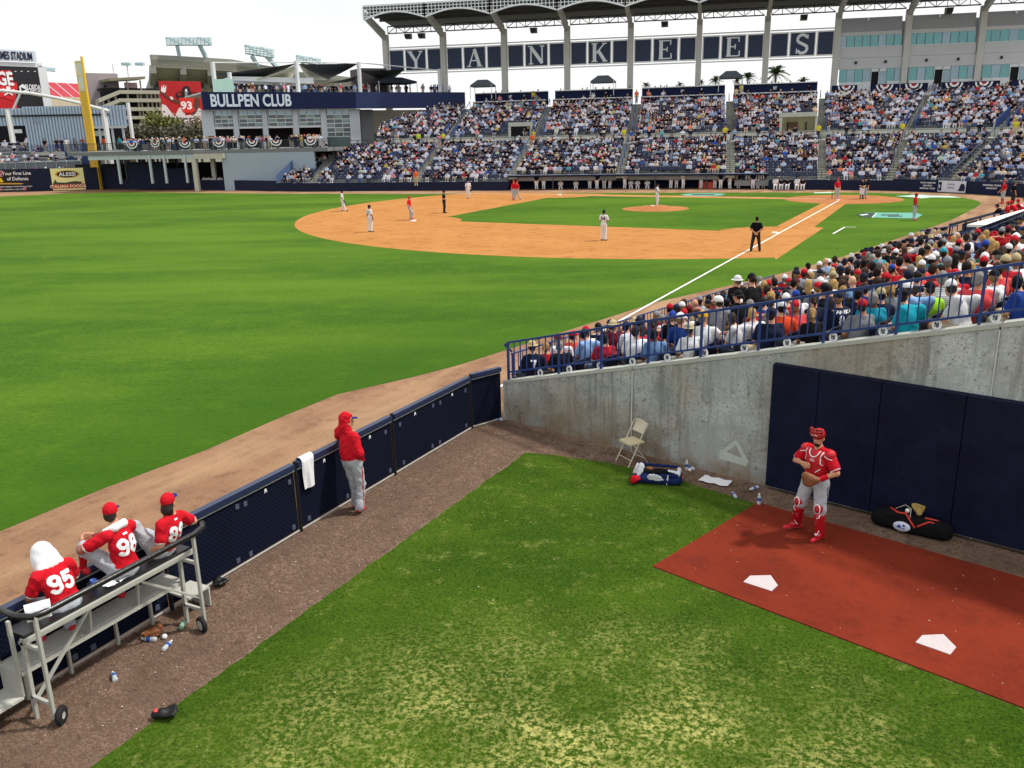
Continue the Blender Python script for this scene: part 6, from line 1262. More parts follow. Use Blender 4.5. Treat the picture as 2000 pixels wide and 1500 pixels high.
# printed banner: a generic football player on red with smoke
BN = Line(315, 238, 396, 241); bn = thing('player_banner', 'huge red banner of a football player numbered 93 with raised hand', 'banner', BN.at(355, 10))
BN.block('cloth', M('banner_red', '#b3161c', .7, .22, .35), bn, 315, 396, BN.z(355, 250), BN.z(355, 159), .3)
bq = lambda px, py, k=0: BN.off(.33+.02*k).at(px, BN.z(px, py))
def bp(nm, pts, m, k): MB().plate([bq(*p, k) for p in pts], BN.n, .015).build(nm, m, bn)
SMK = M('banner_smoke', '#d8c9cb', .8, .12, .4); BBK = M('banner_black', '#1d1014', .7, .2); BSK = M('banner_skin', '#5a3428', .7, .15); BRD = M('banner_jersey', '#d42a1e', .7, .08); BWH = M('banner_white', '#e6e2e2', .7, .05)
bp('smoke', [(316, 203), (324, 206), (332, 216), (341, 228), (349, 212), (356, 206), (362, 226), (378, 224), (384, 208), (393, 214), (395, 250), (316, 250)], SMK, 1)
bp('raised_arm', [(313, 177), (318, 176), (321, 182), (330, 190), (338, 194), (352, 196), (352, 204), (338, 199), (326, 192), (316, 184)], BSK, 2); bp('hand', [(314, 178), (316, 166), (318, 173), (320, 164), (321, 173), (325, 166), (324, 178), (321, 182)], BWH, 3)
bp('wrist_band', [(331, 189), (336, 189), (339, 194), (335, 195)], BWH, 3); bp('lower_arm', [(382, 190), (389, 194), (391, 205), (382, 222), (375, 226), (378, 212)], BSK, 2)
bp('shoulder_pads', [(344, 181), (352, 179), (372, 179), (384, 181), (386, 189), (378, 193), (348, 193), (343, 188)], BBK, 3); bp('jersey', [(349, 191), (380, 191), (377, 206), (381, 216), (374, 220), (358, 220), (352, 206)], BRD, 4)
bp('helmet', [(358, 170), (363, 168), (369, 170), (372, 176), (370, 186), (365, 192), (360, 189), (356, 182), (355, 175)], BBK, 5); bp('face_mask', [(361, 178), (367, 178), (366, 187), (363, 189), (361, 186)], M('mask_grey', '#8a8688', .6, .2), 6); bp('helmet_emblem', [(362, 174), (365, 174), (366, 179), (361, 179)], BWH, 7)
text('number', '93', 1.7, bq(364.5, 206, 6), BN.d, (0, 0, 1), BWH, bn, .05, .01, 1, 'CENTER', 2.7); text('lettering', 'SIEGE', 1.8, bq(357, 237.5, 4), BN.d, (0, 0, 1), M('banner_grey', '#55585c', .7, 0), bn, .03, .01, 1, 'CENTER', 5.0)
for x, s in ((350, '93'), (378, '93')): text('number', s, .6, bq(x, 184.5, 5), BN.d, (0, 0, 1), BRD, bn, .03, .01, 1, 'CENTER', .8)

# ------------------------------------------------------------------ trees
LEAFP = M('palm_frond', (.045, .085, .022), .6, .35, 4); LEAFO = M('olive_leaf', (.14, .15, .035), .7, .4, 1.5); LEAFB = M('dry_leaf', (.15, .12, .05), .8, .35, 1.5); LEAFG = M('dark_leaf', (.030, .055, .020), .7, .4, 1.2); BARK = M('bark', (.12, .095, .07), .9, .3, 6, .5, 20)
def palm(P, h, r, label, grp, seed, dens=24):
    R_ = random.Random(seed); t = thing('palm_tree', label, 'palm tree', P, grp)
    MB().tube([P, P+np.array([.1, 0, h*.5]), P+np.array([0, .1, h])], [r*.10, r*.08, r*.07], 7).build('trunk', BARK, t); mb = MB(); top = P+np.array([0, .1, h])
    for k in range(dens):
        a = R_.uniform(0, 2*pi); el = R_.uniform(-.5, 1.3); l = r*R_.uniform(.8, 1.15); dr = np.array([cos(a)*cos(el), sin(a)*cos(el), sin(el)]); sd = unit(np.cross(dr, (0, 0, 1.)))
        pts = [top+dr*l*u-np.array([0, 0, l*.45*u*u]) for u in (0, .25, .5, .75, 1)]
        for i in range(4):                                   # leaflets both sides of the rib
            for q in range(3):
                u = (i+q/3)/4; p = pts[i]+(pts[i+1]-pts[i])*q/3
                for s in (-1, 1):
                    tip = p+sd*s*r*.26*(1-.5*u)+dr*r*.18-np.array([0, 0, r*.10*R_.uniform(.3, 1.5)]); w = dr*r*.045
                    mb.add([p-w, p+w, tip], [(0, 1, 2)])
    mb.build('crown', LEAFP, t); return t
for i, (x, y, rr, dd, lab) in enumerate(((1516, 142, 24, 176, 'largest palm right of the letter E column, full round crown'), (1461, 151, 17, 170, 'palm beside the grey tent, left of the largest palm'), (1398, 157, 14, 166, 'palm left of the grey tent behind the parapet'), (1440, 158, 10, 172, 'small palm half behind the grey tent'), (1370, 161, 9, 190, 'small palm low beside the column left of the tent'), (1328, 165, 9, 185, 'low palm top above the parapet, second from the left'), (1262, 166, 10, 160, 'low palm top in the gap between two parapets, leftmost'), (1568, 158, 13, 190, 'wide low palm top above the parapet, rightmost'))):
    top = D(x, y, dd); P = np.array([*top[:2], 0.0]); palm(P, top[2], rr*dd/1690, lab, 'palms behind the parapets', 10+i, 34)
for x, y, rr, dd, lab in ((240, 205, 9, 225, 'small palm in front of the ramp building, upper one'), (251, 219, 9, 220, 'small palm in front of the ramp building, lower one'), (332, 232, 9, 215, 'palm fronds above the olive shrub before the banner')):
    top = D(x, y, dd); palm(np.array([*top[:2], 0.0]), top[2], rr*dd/1690, lab, 'palms by the ramp building', int(x), 22)
def bush(P, rx, rz_, m, label, name='shrub', cat='shrub', n=1500, seed=1, trunk=True):
    g = np.random.default_rng(seed); t = thing(name, label, cat, (P[0], P[1], 0)); c = g.normal(0, 1, (9, 3)); c = c/np.linalg.norm(c, axis=1)[:, None]*g.uniform(.2, .7, (9, 1)); v, f = [], []
    for k in range(n):
        q = c[g.integers(9)]+g.normal(0, .22, 3); q = P+q*np.array([rx, rx, rz_]); s = rx*.06*g.uniform(.6, 1.5); a = unit(g.normal(0, 1, 3)); b = unit(np.cross(a, g.normal(0, 1, 3))); i = len(v); v += [q-a*s, q+b*s, q+a*s, q-b*s]; f.append((i, i+1, i+2, i+3))
    mesh('crown', v, f, m, t)
    for k in range(3): MB().tube([(P[0]+k*.2, P[1], 0), P+np.array([k*.3-.3, 0, rz_*.2])], [rx*.06, rx*.03], 6).build('trunk', BARK, t)
p = D(312, 243, 190); bush(p, 3.5, 2.7, LEAFO, 'olive green round tree standing before the red banner', 'tree', 'tree', 2600, 1)
p = D(337, 248, 192); bush(p, 3.0, 2.2, LEAFB, 'brownish shrub beside the olive tree before the banner', seed=2, n=1400); p = D(388, 245, 195); bush(p, 2.4, 2.4, LEAFB, 'rust coloured shrub at the lower right of the banner', seed=3, n=1000)
for i, (x, y, rr) in enumerate(((255, 256, 4), (285, 258, 4.5), (345, 260, 4.5), (378, 260, 4))): p = D(x, y, 175); bush(p, rr, 1.6, M('grey_brush', (.09, .095, .06), .9, .4, 1.5), ['grey-brown brush behind the deck, leftmost clump', 'grey-brown brush behind the deck, second clump', 'grey-brown brush behind the deck, third clump', 'grey-brown brush behind the deck, rightmost clump'][i], 'brush', 'shrub', 900, 20+i)
# far wood closing the gaps at ground level
g = np.random.default_rng(8); v, f = [], []
for k in range(9000):
    a = g.uniform(-1.9, 0.0); r = g.uniform(520, 640); q = np.array([CAM[0]+r*cos(a), CAM[1]+r*sin(a), g.uniform(0, 5)+3*sin(a*40)]); s = g.uniform(1, 3); i = len(v); b = unit(np.array([-sin(a), cos(a), 0])); v += [q-b*s, q-np.array([0, 0, s]), q+b*s, q+np.array([0, 0, s])]; f.append((i, i+1, i+2, i+3))
tag(mesh('far_wood', v, f, LEAFG), 'distant dark trees along the horizon', 'wood', None, 'stuff')
# ------------------------------------------------------------------ far crowd: too many to count singly, one mesh
def lowpoly(seated):
    V, F, K = [], [], []                                   # K: 0 shirt 1 skin 2 trousers 3 head top 4 shoes
    def add(v, f, k): n = len(V); V.extend(v); F.extend([tuple(i+n for i in q) for q in f]); K.extend([k]*len(f))
    def box(c0, r0, c1, r1, k):                            # tapered box between two rectangles
        v = [(c0[0]+sx*r0[0], c0[1]+sy*r0[1], c0[2]) for sx, sy in ((-1, -1), (1, -1), (1, 1), (-1, 1))]+[(c1[0]+sx*r1[0], c1[1]+sy*r1[1], c1[2]) for sx, sy in ((-1, -1), (1, -1), (1, 1), (-1, 1))]
        add(v, [(4, 5, 6, 7), (0, 1, 5, 4), (1, 2, 6, 5), (2, 3, 7, 6), (3, 0, 4, 7)], k)
    b = .45 if seated else .90
    box((0, 0, b), (.15, .11), (0, -.01, b+.34), (.21, .12), 0); box((0, -.01, b+.34), (.21, .12), (0, 0, b+.50), (.11, .07), 0)
    box((0, .02, b+.50), (.06, .06), (0, .035, b+.60), (.085, .10), 1); box((0, .035, b+.60), (.085, .10), (0, .03, b+.68), (.09, .105), 1); box((0, .03, b+.68), (.092, .11), (0, .02, b+.80), (.05, .06), 3)
    for s in (-1, 1):
        if seated:
            box((s*.23, .0, b+.18), (.055, .06), (s*.21, -.02, b+.44), (.05, .06), 0); box((s*.16, .22, b+.10), (.045, .07), (s*.24, .02, b+.20), (.045, .06), 1)
            box((s*.11, .30, b-.06), (.085, .26), (s*.11, .28, b+.10), (.075, .24), 2); box((s*.12, .46, .02), (.05, .06), (s*.12, .46, b-.02), (.07, .075), 1 if s > 9 else 2); box((s*.12, .52, 0), (.05, .12), (s*.12, .50, .08), (.045, .08), 4)
        else:
            box((s*.25, .02, b+.04), (.04, .05), (s*.235, .0, b+.24), (.05, .055), 1); box((s*.235, 0, b+.22), (.058, .06), (s*.21, -.02, b+.46), (.055, .065), 0)
            box((s*.10, 0, .06), (.055, .07), (s*.09, 0, b+.02), (.085, .10), 2); box((s*.10, .06, 0), (.05, .13), (s*.10, .03, .08), (.045, .09), 4)
    return np.array(V, float), F, np.array(K)
LPS, LPT = lowpoly(True), lowpoly(False)
FSH = ['#dde1ec']*17+['#bccde8']*9+['#93aed4']*5+['#7892bd']*4+['#121730']*20+['#121217']*15+['#7c8089']*6+['#4d5462']*6+['#b83038']*2+['#d88a9a']*2+['#cdb860']*1+['#c9d6ee']*3+['#5aa8b8', '#2f59b8', '#d9c6a4', '#e9d9c2', '#74442e', '#b9d0b8', '#f08a70']
FHD = ['#d6d8da']*6+['#161b34']*10+['#121012']*8+['#30221a']*8+['#8a8378']*4+['#b59a62']*3+['#b01824']*2+['#c9b68a']*3
FPN = ['#9a9482', '#2a3145', '#3f5070', '#1c2030', '#7d8088', '#b9b8b8', '#2b3348', '#c9ccd4', '#4a5f88', '#c9a494']
FSK = ['#d4ab96', '#c99c86', '#dcb8a4', '#c09080', '#d0a490', '#8a6452']
cr_v, cr_f, cr_c, nvert = [], [], [], 0
pr = random.Random(21)
def crowd_add(P, f, s, seated=True, shirt=None, scale=.93):
    global nvert
    V, F, K = LPS if seated else LPT; P = np.array(P, float)
    tw = pr.uniform(-.35, .35); f2 = unit(f*cos(tw)+s*sin(tw)); s2 = np.array([f2[1], -f2[0], 0]); ln = pr.uniform(-.04, .14)
    W = V*scale*np.array([pr.uniform(.95, 1.2), 1, pr.uniform(.94, 1.04)]); y = W[:, 1]+(W[:, 2]-.5)*ln*(W[:, 2] > .5)
    Q = P+s2*W[:, :1]+f2*y[:, None]+np.array([0, 0, 1.])*W[:, 2:3]
    pal = [lin(shirt or pr.choice(FSH)), lin(pr.choice(FSK)), lin(pr.choice(FPN)), lin(pr.choice(FHD)), lin(pr.choice(['#dedede', '#2a2a30']))]
    cr_v.append(Q); cr_f.extend([tuple(i+nvert for i in q) for q in F]); nvert += len(V); cr_c.extend([(*pal[k], 1)]*4 for k in K)
for p_, sh_ in rest: crowd_add(p_-np.array([*(FACE*.0), 0]), np.array([*FACE, 0]), np.array([FACE[1], -FACE[0], 0]), True, SH_C[sh_])
for hip, f, s, z in spots: crowd_add((hip[0], hip[1], z), f, s, True)
for i in range(130):                                       # party deck
    p = pr.uniform(246, 628); P = DK.off(-pr.choice([.45, .5, .6, 1.0, 1.4, 2.0])).at(p, 5.0); crowd_add(P, DK.n, np.array([DK.n[1], -DK.n[0], 0]), False)
for i in range(62):                                        # club roof deck
    p = pr.uniform(455, 890); P = BAND.off(-pr.uniform(.6, 3)).at(p, 12.27-.45*0); crowd_add(P-np.array([0, 0, .35]), BAND.n*pr.choice([1, 1, -1, .3])+BAND.d*pr.uniform(-1, 1), BAND.d, False)
for i in range(46):                                        # standing and wheelchair rows on the walkway
    p = pr.uniform(700, 1980); P = HZ(p, FDist(p)*1.0+pr.uniform(14.2, 16.6), ZW); dcam = unit(np.array([*(CAM-P)[:2], 0])); crowd_add(P, dcam, np.array([dcam[1], -dcam[0], 0]), pr.random() < .5)
for pa, pb, ff in ((928, 1070, 34), (1084, 1236, 34), (1254, 1416, 34), (1434, 1590, 34)):
    for i in range(7):
        p = pr.uniform(pa, pb); f0 = float(np.interp(p, [a[3] for a in AIS[1:]], [a[0] for a in AIS[1:]])); P = HZ(p, FDist(f0)+33.2-(2.2 if i < 0 else 0), 10.0); crowd_add(P, COLN.n, COLN.d, pr.random() < .7)
        P = HZ(p+pr.uniform(-9, 9), FDist(f0)+37, 10.8); crowd_add(P, COLN.n, COLN.d, False)
for i in range(34): p = pr.uniform(1820, 1990); P = bal.off(-.6).at(p, 10.36); crowd_add(P, COLN.n, COLN.d, True)
for l, q1, z in RFs:
    for i in range(5): P = l.off(-.1).at(pr.uniform(0, q1), z); crowd_add(P, RFL.n, RFL.d, True)
for i in range(9): P = RFL.off(2.0).at(pr.uniform(20, 150), 1.9); crowd_add(P, RFL.n, RFL.d, True)
CRM = NT('crowd_colours'); at_ = CRM.n('ShaderNodeAttribute', attribute_name='Col'); CRM.base(at_.outputs['Color']); CRM = CRM.fin(.85, 0, .15)
cme = bpy.data.meshes.new('crowd'); cvv = np.concatenate(cr_v); cme.from_pydata(cvv.tolist(), [], cr_f)
ca_ = cme.color_attributes.new('Col', 'FLOAT_COLOR', 'CORNER'); ca_.data.foreach_set('color', np.array(cr_c, np.float32).reshape(-1)); cme.materials.append(CRM); cme.update()
tag(link(bpy.data.objects.new('crowd', cme)), 'dense far crowd of seated spectators', 'crowd', None, 'stuff')

# ------------------------------------------------------------------ players, coaches and umpires out on the field
UW = [SKINM, WHITEU, WHITEU, BLACKS, HAIRD, NAVYC, NAVYC, WHITEU, EYEM, LIPM]; UR = [SKINM, RED, GREYP, REDS, HAIRD, RED, REDSOCK, WHITEC, EYEM, LIPM]; UB = [SKINM, BLACKC, CHARC, BLACKS, HAIRD, BLACKC, BLACKC, WHITEC, EYEM, LIPM]
UWD = [SKIND]+UW[1:]; URD = [SKIND]+UR[1:]
CAPN = (cloth('navy_cap_cloth', '#121833', .1),)*2; CAPR = (cloth('red_cap_cloth', '#c01424', .08), BLUEBRIM); CAPRR = (CAPR[0], CAPR[0]); CAPB = (BLACKC, BLACKC)
def facing(px, py): d = G(px, py); return d
def fielder(px, py, J, o, mats, face, label, capm, num=None, nm=NAVYN, scale=1.0, glove=None, vox=.020, name='player', cat='person', z=0.0, grp=None):
    P = G(px, py, z); d = np.array(face, float); rz = math.atan2(-d[0], d[1]); b, bv = person(name, label, J, dict(hair=True, **o), mats, P, rz, vox, grp, cat); b.scale = (scale,)*3
    if capm: crown(b, J, *capm, .014)
    if num: number(b, bv, num, (V3(J['chest'])+V3(0, -.12, .02)), (1, 0, 0), (0, 0, 1), .21, nm, .21, .012)
    if glove:
        s, m = glove; w = V3(J['wr'+s]); e = V3(J['el'+s]); dd = unit(w-e)
        g_ = grow('glove', [ell(w+dd*.10, (.10, .055, .13), 0, basis((1, 0, 0), dd), .02), cap_(w+dd*.02, w+dd*.1, .05, .06, 0, .03)], .018, [m]); attach(bpy.data.objects.new('glove', g_), b)
    return b, bv
tocam = lambda px, py: unit([*(CAM-G(px, py))[:2], 0])[:2]
def rot2(v, deg): a = RAD(deg); return np.array([v[0]*cos(a)-v[1]*sin(a), v[0]*sin(a)+v[1]*cos(a)])
home = lambda px, py: unit([*(-G(px, py))[:2], 0])[:2]
KN = dict(pants='long'); KK = dict(pants='knick')
fielder(670, 413, stand(knR=(.12, .10, .53), anR=(.12, .22, .10), anL=(-.12, -.18, .12), wrR=(.26, .12, .95)), KN, UWD, rot2(home(670, 413), 10), 'second baseman in white walking with glove at the far left of the infield dirt', CAPN, None, glove=('R', LEATHB))
fielder(724, 453, stand(yaw=-6), KN, UWD, rot2(home(724, 453), 22), 'shortstop in white uniform standing on the left of the dirt, back to camera', CAPN, '2', glove=('L', LEATHB))
fielder(801, 430, stand(hipR=(.09, .02, .93), knR=(.10, .26, .60), anR=(.10, .14, .20), wrR=(.2, .2, 1.0), elR=(.27, -.02, 1.18), pitch=8), KN, UR, rot2(tocam(801, 430), 70), 'runner in red jersey with one foot up on second base', (CAPR[0], CAPR[0]))
fielder(868, 416, stand(wrR=(.02, .22, 1.15), elR=(.27, .02, 1.17), wrL=(-.05, .22, 1.12), elL=(-.27, .02, 1.17)), KN, UB, rot2(tocam(868, 416), 75), 'umpire in black standing sideways beyond second base, arms folded', CAPB)
fielder(915, 388, stand(), KN, UW, tocam(915, 388), 'first baseman in white on the far edge of the dirt, facing camera', CAPN, None, glove=('L', LEATHB))
fielder(1004, 389, stand(), KN, UR, rot2(tocam(1004, 389), -20), 'red-capped coach in red behind the walking runner near first base', CAPRR)
fielder(1011, 391.5, stand(knR=(.10, .22, .54), anR=(.10, .30, .12), anL=(-.1, -.30, .16), wrL=(-.2, .2, .98)), KN, UR, rot2(tocam(1011, 391), -60), 'runner in red jersey striding near first base', CAPRR)
fielder(1283, 402.5, stand(hipL=(-.09, .02, .95), anL=(-.11, .05, .09), wrR=(.08, .22, 1.12), wrL=(-.08, .22, 1.12), elR=(.26, .03, 1.16), elL=(-.26, .03, 1.16)), KN, UW, home(1283, 402), 'pitcher in white standing on the mound, back to camera', CAPN, '52', z=.14)
fielder(1179, 470, stand(elR=(.27, .04, 1.2), wrR=(.10, .24, 1.17), elL=(-.27, .04, 1.2), wrL=(-.02, .26, 1.15)), KN, UWD, rot2(home(1179, 470), 12), 'third baseman in white numbered 94, back to camera, glove at chest', CAPN, '94', vox=.016, glove=('R', LEATHB))
fielder(1475, 491, stand(elR=(.30, -.08, 1.2), wrR=(.04, -.16, 1.0), elL=(-.30, -.08, 1.2), wrL=(-.04, -.17, .98), anR=(.22, -.02, .09), anL=(-.22, -.02, .09), knR=(.17, .03, .52), knL=(-.17, .03, .52)), dict(fat=1.25, w=1.08, **KN), UB, -tocam(1475, 491), 'umpire in black on the chalk line, hands clasped behind his back', CAPB, vox=.016)
b, _ = fielder(1634, 389, stand(wrR=(.3, .1, .95), pitch=-14), KN, UR, rot2(tocam(1634, 389), 35), 'batter in red helmet holding a bat beside home plate', CAPRR)
ba = thing('bat', 'dark baseball bat held low by the batter in red', 'bat', G(1626, 390)); q = G(1625, 389.5); MB().tube([q+(0, 0, .05), q+(.03, 0, .5), q+(.06, 0, .9)], [.034, .03, .014], 7).build('barrel', BLKMET, ba)
fielder(1682, 389, stand(wrR=(.1, .26, 1.12), elR=(.27, .06, 1.17), wrL=(-.1, .24, 1.12), elL=(-.27, .06, 1.17)), dict(pants='knick'), [SKINM, NAVYC, WHITEU, BLACKS, HAIRD, NAVYC, NAVYC, WHITEC, EYEM, LIPM], rot2(tocam(1682, 389), 30), 'home catcher in dark gear standing behind home plate with tan mitt', CAPN, None, glove=('R', TANL))
fielder(1688, 388.3, stand(), KN, [SKINM, BLACKC, GREYP, BLACKS, HAIRD, BLACKC, BLACKC, WHITEC, EYEM, LIPM], tocam(1688, 388), 'plate umpire in dark shirt close behind the home catcher', CAPB)
fielder(1784, 430, stand(wrR=(.12, .2, .98), elR=(.25, .04, 1.16), anR=(.17, .05, .09)), KN, URD, rot2(tocam(1784, 430), 75), 'third-base coach in red jersey standing near the painted teal logo', CAPRR, vox=.016)
fielder(1957, 398, stand(pitch=-20, wrR=(.2, .25, .95), wrL=(-.2, .25, .95)), KK, UR, rot2(tocam(1957, 398), -60), 'on-deck batter in red with guards on his legs at the far right', CAPRR)
fielder(1976, 402, stand(), KN, UB, rot2(tocam(1976, 402), 120), 'man in black tee shirt beside the on-deck batter', None)
# third-base dugout rail
LEAN = stand(chest=(0, .18, 1.24), neck=(0, .34, 1.42), head=(0, .44, 1.55), shR=(.185, .30, 1.36), shL=(-.185, .30, 1.36), elR=(.28, .46, 1.12), elL=(-.28, .46, 1.12), wrR=(.1, .62, 1.16), wrL=(-.1, .62, 1.16))
dd3 = unit(B_-A) if False else None
DA, DB = G(1856, 439, 1.14), G(2040, 390, 1.14); du3 = unit([*(DB-DA)[:2], 0]); dn3 = -n2
for k, (f, col, lab) in enumerate(((.30, 'n', 'man in dark clothes leaning on the black rail, leftmost at the white-roofed dugout'), (.335, 'r', 'player in red hooded top standing at the left of the dugout rail'), (.475, 'r', 'player in red leaning over the rail, left of the numbered one'), (.565, 'r', 'player in red and white number leaning on the dugout rail'), (.66, 'w', 'player in white-backed red top bending at the dugout rail'), (.74, 'r', 'player in red vest leaning at the dugout rail near frame edge'), (.84, 'r', 'player in red cap beyond the bending one at the dugout rail'), (.92, 'r', 'player in red farthest along the dugout rail'))):
    P = DA+(DB-DA)*(.16+.84*f)+n2*.5; J = LEAN if k != 1 else stand(); m = UR if col == 'r' else UB if col == 'n' else [SKINM, WHITEU, GREYP, REDS, HAIRD, RED, REDSOCK, WHITEC, EYEM, LIPM]
    b, bv = person('player', lab, J, dict(hair=True, pants='long'), m, (P[0], P[1], -.02), math.atan2(n2[0], -n2[1])+RAD(random.uniform(-15, 15)), .020, 'players at the third-base dugout rail'); crown(b, J, *(CAPRR if col != 'n' else CAPN), .014)
    if k == 3: number(b, bv, '83', V3(J['chest'])+V3(0, -.1, .1), (1, 0, 0), (0, .5, 1), .21, WHITEN, .22, .012)
# first-base dugout and bullpen: shared bodies
def shared(J, o, mats, vox=.030): v, q, m = sdf_mesh(human(J, dict(hair=True, **o)), vox, (), .003, (SH, PA)); return fastmesh('player', v, q, mats, m), J
DW = [shared(stand(), KN, UW), shared(stand(wrR=(.04, .22, 1.2), elR=(.27, .04, 1.17), wrL=(-.04, .22, 1.18), elL=(-.27, .04, 1.17)), KN, UW), shared(stand(), KN, [SKINM, NAVYC, WHITEU]+UW[3:]), shared(sit(), KN, UW), shared(LEAN, KN, UW), shared(sit(chest=(0, .1, .85), neck=(0, .2, 1.02), head=(0, .28, 1.17)), KN, [SKINM, NAVYC, WHITEU]+UW[3:])]
CAPNM = capmesh(*CAPN, .02)
def team(i, P, rz, label, grp):
    me, J = DW[i]; b = bpy.data.objects.new('player', me); COL.objects.link(b); b.location = tuple(map(float, P)); b.rotation_euler = (0, 0, rz); tag(b, label, 'person', grp); attach(bpy.data.objects.new('cap', CAPNM), b, J['head'], headrot(J['yaw'], J['pitch']))
items = [(1048, 2), (1062, 2), (1152, 2), (1166, 2), (1180, 2), (1191, 2), (1220, 1), (1310, 0), (1321, 0), (1334, 1), (1369, 1), (1396, 2), (1407, 2), (1425, 0), (1442, 2), (1470, 2), (1480, 2), (1491, 2)]
for k, (p, i) in enumerate(items):
    P = HZ(p, FDist(p)+.75+.25*(k % 3), 0); d = unit([*(CAM-P)[:2], 0]); team(i, P, math.atan2(-d[0], d[1])+RAD(random.uniform(-40, 40)), '%s player from the left standing at the first-base dugout rail, %s' % (ORD[k], 'dark top' if i == 2 else 'white uniform'), 'players in the first-base dugout')
for k, p in enumerate((1095, 1125, 1232, 1245, 1264)):
    P = HZ(p, FDist(p)+1.5, -.25); d = unit([*(CAM-P)[:2], 0]); team(3, P, math.atan2(-d[0], d[1]), '%s player from the left sitting low inside the first-base dugout' % ORD[k], 'players seated in the first-base dugout')
for k, p in enumerate((1514, 1525, 1537, 1556, 1567)):
    P = HZ(p, FDist(p)-.9, 0); d = unit([*(CAM-P)[:2], 0]); team(3 if k in (0, 3) else 5, P, math.atan2(-d[0], d[1]), '%s seated player from the left on the bench right of the dugout' % ORD[k], 'players on the bench beside the dugout')
bw = lambda x: float(np.interp(x, [238, 320, 400, 470], [131, 126, 120.5, 116]))
for k, (p, i) in enumerate(((264, 4), (289, 4), (297, 4), (384, 4), (402, 4), (411, 4), (421, 4), (431, 4), (444, 4), (455, 4))):
    P = HZ(p, bw(p)+.85, .05); d = unit([*(CAM-P)[:2], 0]); team(i, P, math.atan2(-d[0], d[1])+RAD(random.uniform(-25, 25)), '%s relief player from the left leaning on the far bullpen wall' % ORD[k], 'relief players at the far bullpen wall')
# ushers in yellow and orange
for px, dd, z, sh, lab in ((866, 15, ZW, 'yellow', 'usher in yellow shirt on the walkway left of the first long aisle'), (818, 14.6, ZW, 'lime', 'usher in lime shirt on the walkway among the far left seats'), (1041, 14.5, ZW, 'yellow', 'usher in yellow shirt by the dark entrance tunnel'), (1040, 12.2, 4.3, 'orange', 'usher in orange shirt at the head of the aisle below the dark entrance'), (1218, 14.5, ZW, 'yellow', 'usher in yellow shirt on the walkway beside the blue aisle rail'), (1415, 14.5, ZW, 'yellow', 'usher in yellow shirt on the walkway by the middle stair'), (1597, 14.5, ZW, 'yellow', 'usher in yellow shirt before the bright entrance'), (1760, 14.5, ZW, 'yellow', 'usher in yellow shirt right of centre on the walkway'), (1981, 14.5, ZW, 'yellow', 'usher in yellow shirt at the right end of the walkway'), (813, -.1, .0, 'orange', 'usher in orange shirt at the foot of the aisle by the field wall'), (1447, 33.5, 10.2, 'yellow', 'usher in yellow shirt on the upper parapet near the grey tent'), (1042, 33.5, 10.2, 'yellow', 'usher in yellow shirt on the upper parapet at left'), (1243, 31.5, 9.8, 'orange', 'usher in orange shirt at the top of the aisle between parapets')):
    f0 = px if dd < 20 else float(np.interp(px, [a[3] for a in AIS[1:]], [a[0] for a in AIS[1:]])); P = HZ(px, FDist(f0)+dd, z if z else .6); d = unit([*(CAM-P)[:2], 0]); me, J = STP[3]; b = bpy.data.objects.new('usher', me); COL.objects.link(b); b.location = P; b.rotation_euler = (0, 0, math.atan2(-d[0], d[1])); SHc = {'yellow': '#cfc83a', 'lime': '#b4d63a', 'orange': '#e0662c'}; b.color = (*lin(SHc[sh]), 1); tag(b, lab, 'person', 'ushers of the far stands'); headgear(b, J, 'dark hair')
for px, sh, lab in ((90, 'black', 'onlooker in black on the metal deck, leftmost by the ribbed wall'), (113, 'black', 'onlooker in dark shirt on the metal deck, second from the left'), (123, 'navy', 'onlooker in navy on the metal deck beside the one in white'), (132, 'white', 'onlooker in white shirt and dark trousers on the metal deck'), (149, 'grey', 'onlooker in grey on the metal deck, left of the foul pole'), (164, 'maroon', 'onlooker in maroon on the metal deck next to the foul pole'), (205, 'orange', 'onlooker in orange on the metal deck right of the foul pole'), (236, 'teal', 'onlooker in teal at the right end of the metal deck')):
    P = MT.off(1.0).at(px, 5.0); me, J = STP[random.randrange(5)]; b = bpy.data.objects.new('spectator', me); COL.objects.link(b); b.location = P; b.rotation_euler = (0, 0, math.atan2(-MT.n[0], MT.n[1])); b.color = (*lin(SH_C[sh]), 1); tag(b, lab, 'person', 'onlookers on the metal deck'); headgear(b, J, 'dark hair')
# ------------------------------------------------------------------ bullpen: catcher
UH = [SKINM, RED, GREYP, REDS, HAIRD, RED, REDSOCK, WHITEC, EYEM, LIPM]
Jc = stand(pel=(0, 0, .98), yaw=14, pitch=-6, elR=(.37, .04, 1.21), wrR=(.15, .215, 1.275), hR=((-.93, .10, -.02), (-.15, -1, -.1)), elL=(-.37, .02, 1.20), wrL=(-.20, .24, 1.10), hL=((.75, .35, -.1), (.3, -1, 0)),
           hipR=(.11, 0, .95), knR=(.20, .07, .53), anR=(.29, .0, .09), toeR=(.39, .18, .04), hipL=(-.11, 0, .95), knL=(-.17, .08, .53), anL=(-.20, .05, .09), toeL=(-.19, .25, .04))
oc = dict(det=True, beard=True, pants='knick', cuff=TR, loose=.022, fat=1.16, w=1.06, bandL=SH, sole=TR, curlR=.15)
ct, cbv = person('catcher', 'bullpen catcher in red gear on the red mat, hand on chest', Jc, oc, UH, (-8.84, 69.43, .022), RAD(-26), .0095, None, 'person', .004)
REDG = M('red_gear_plastic', '#a80f1e', .35, .15, 6, .15, 30, 0, .5); REDG2 = M('red_gear_pad', '#ba1522', .6, .12, 12, .3, 40)
ch = V3(Jc['chest'])
def tubes(name, paths, r, m, parent, n=6):
    mb = MB()
    for p in paths: mb.tube(p, r, n)
    return attach(bpy.data.objects.new(name, bpy.data.meshes[mb.build(name, m).name] if False else _take(mb, name, m)), parent)
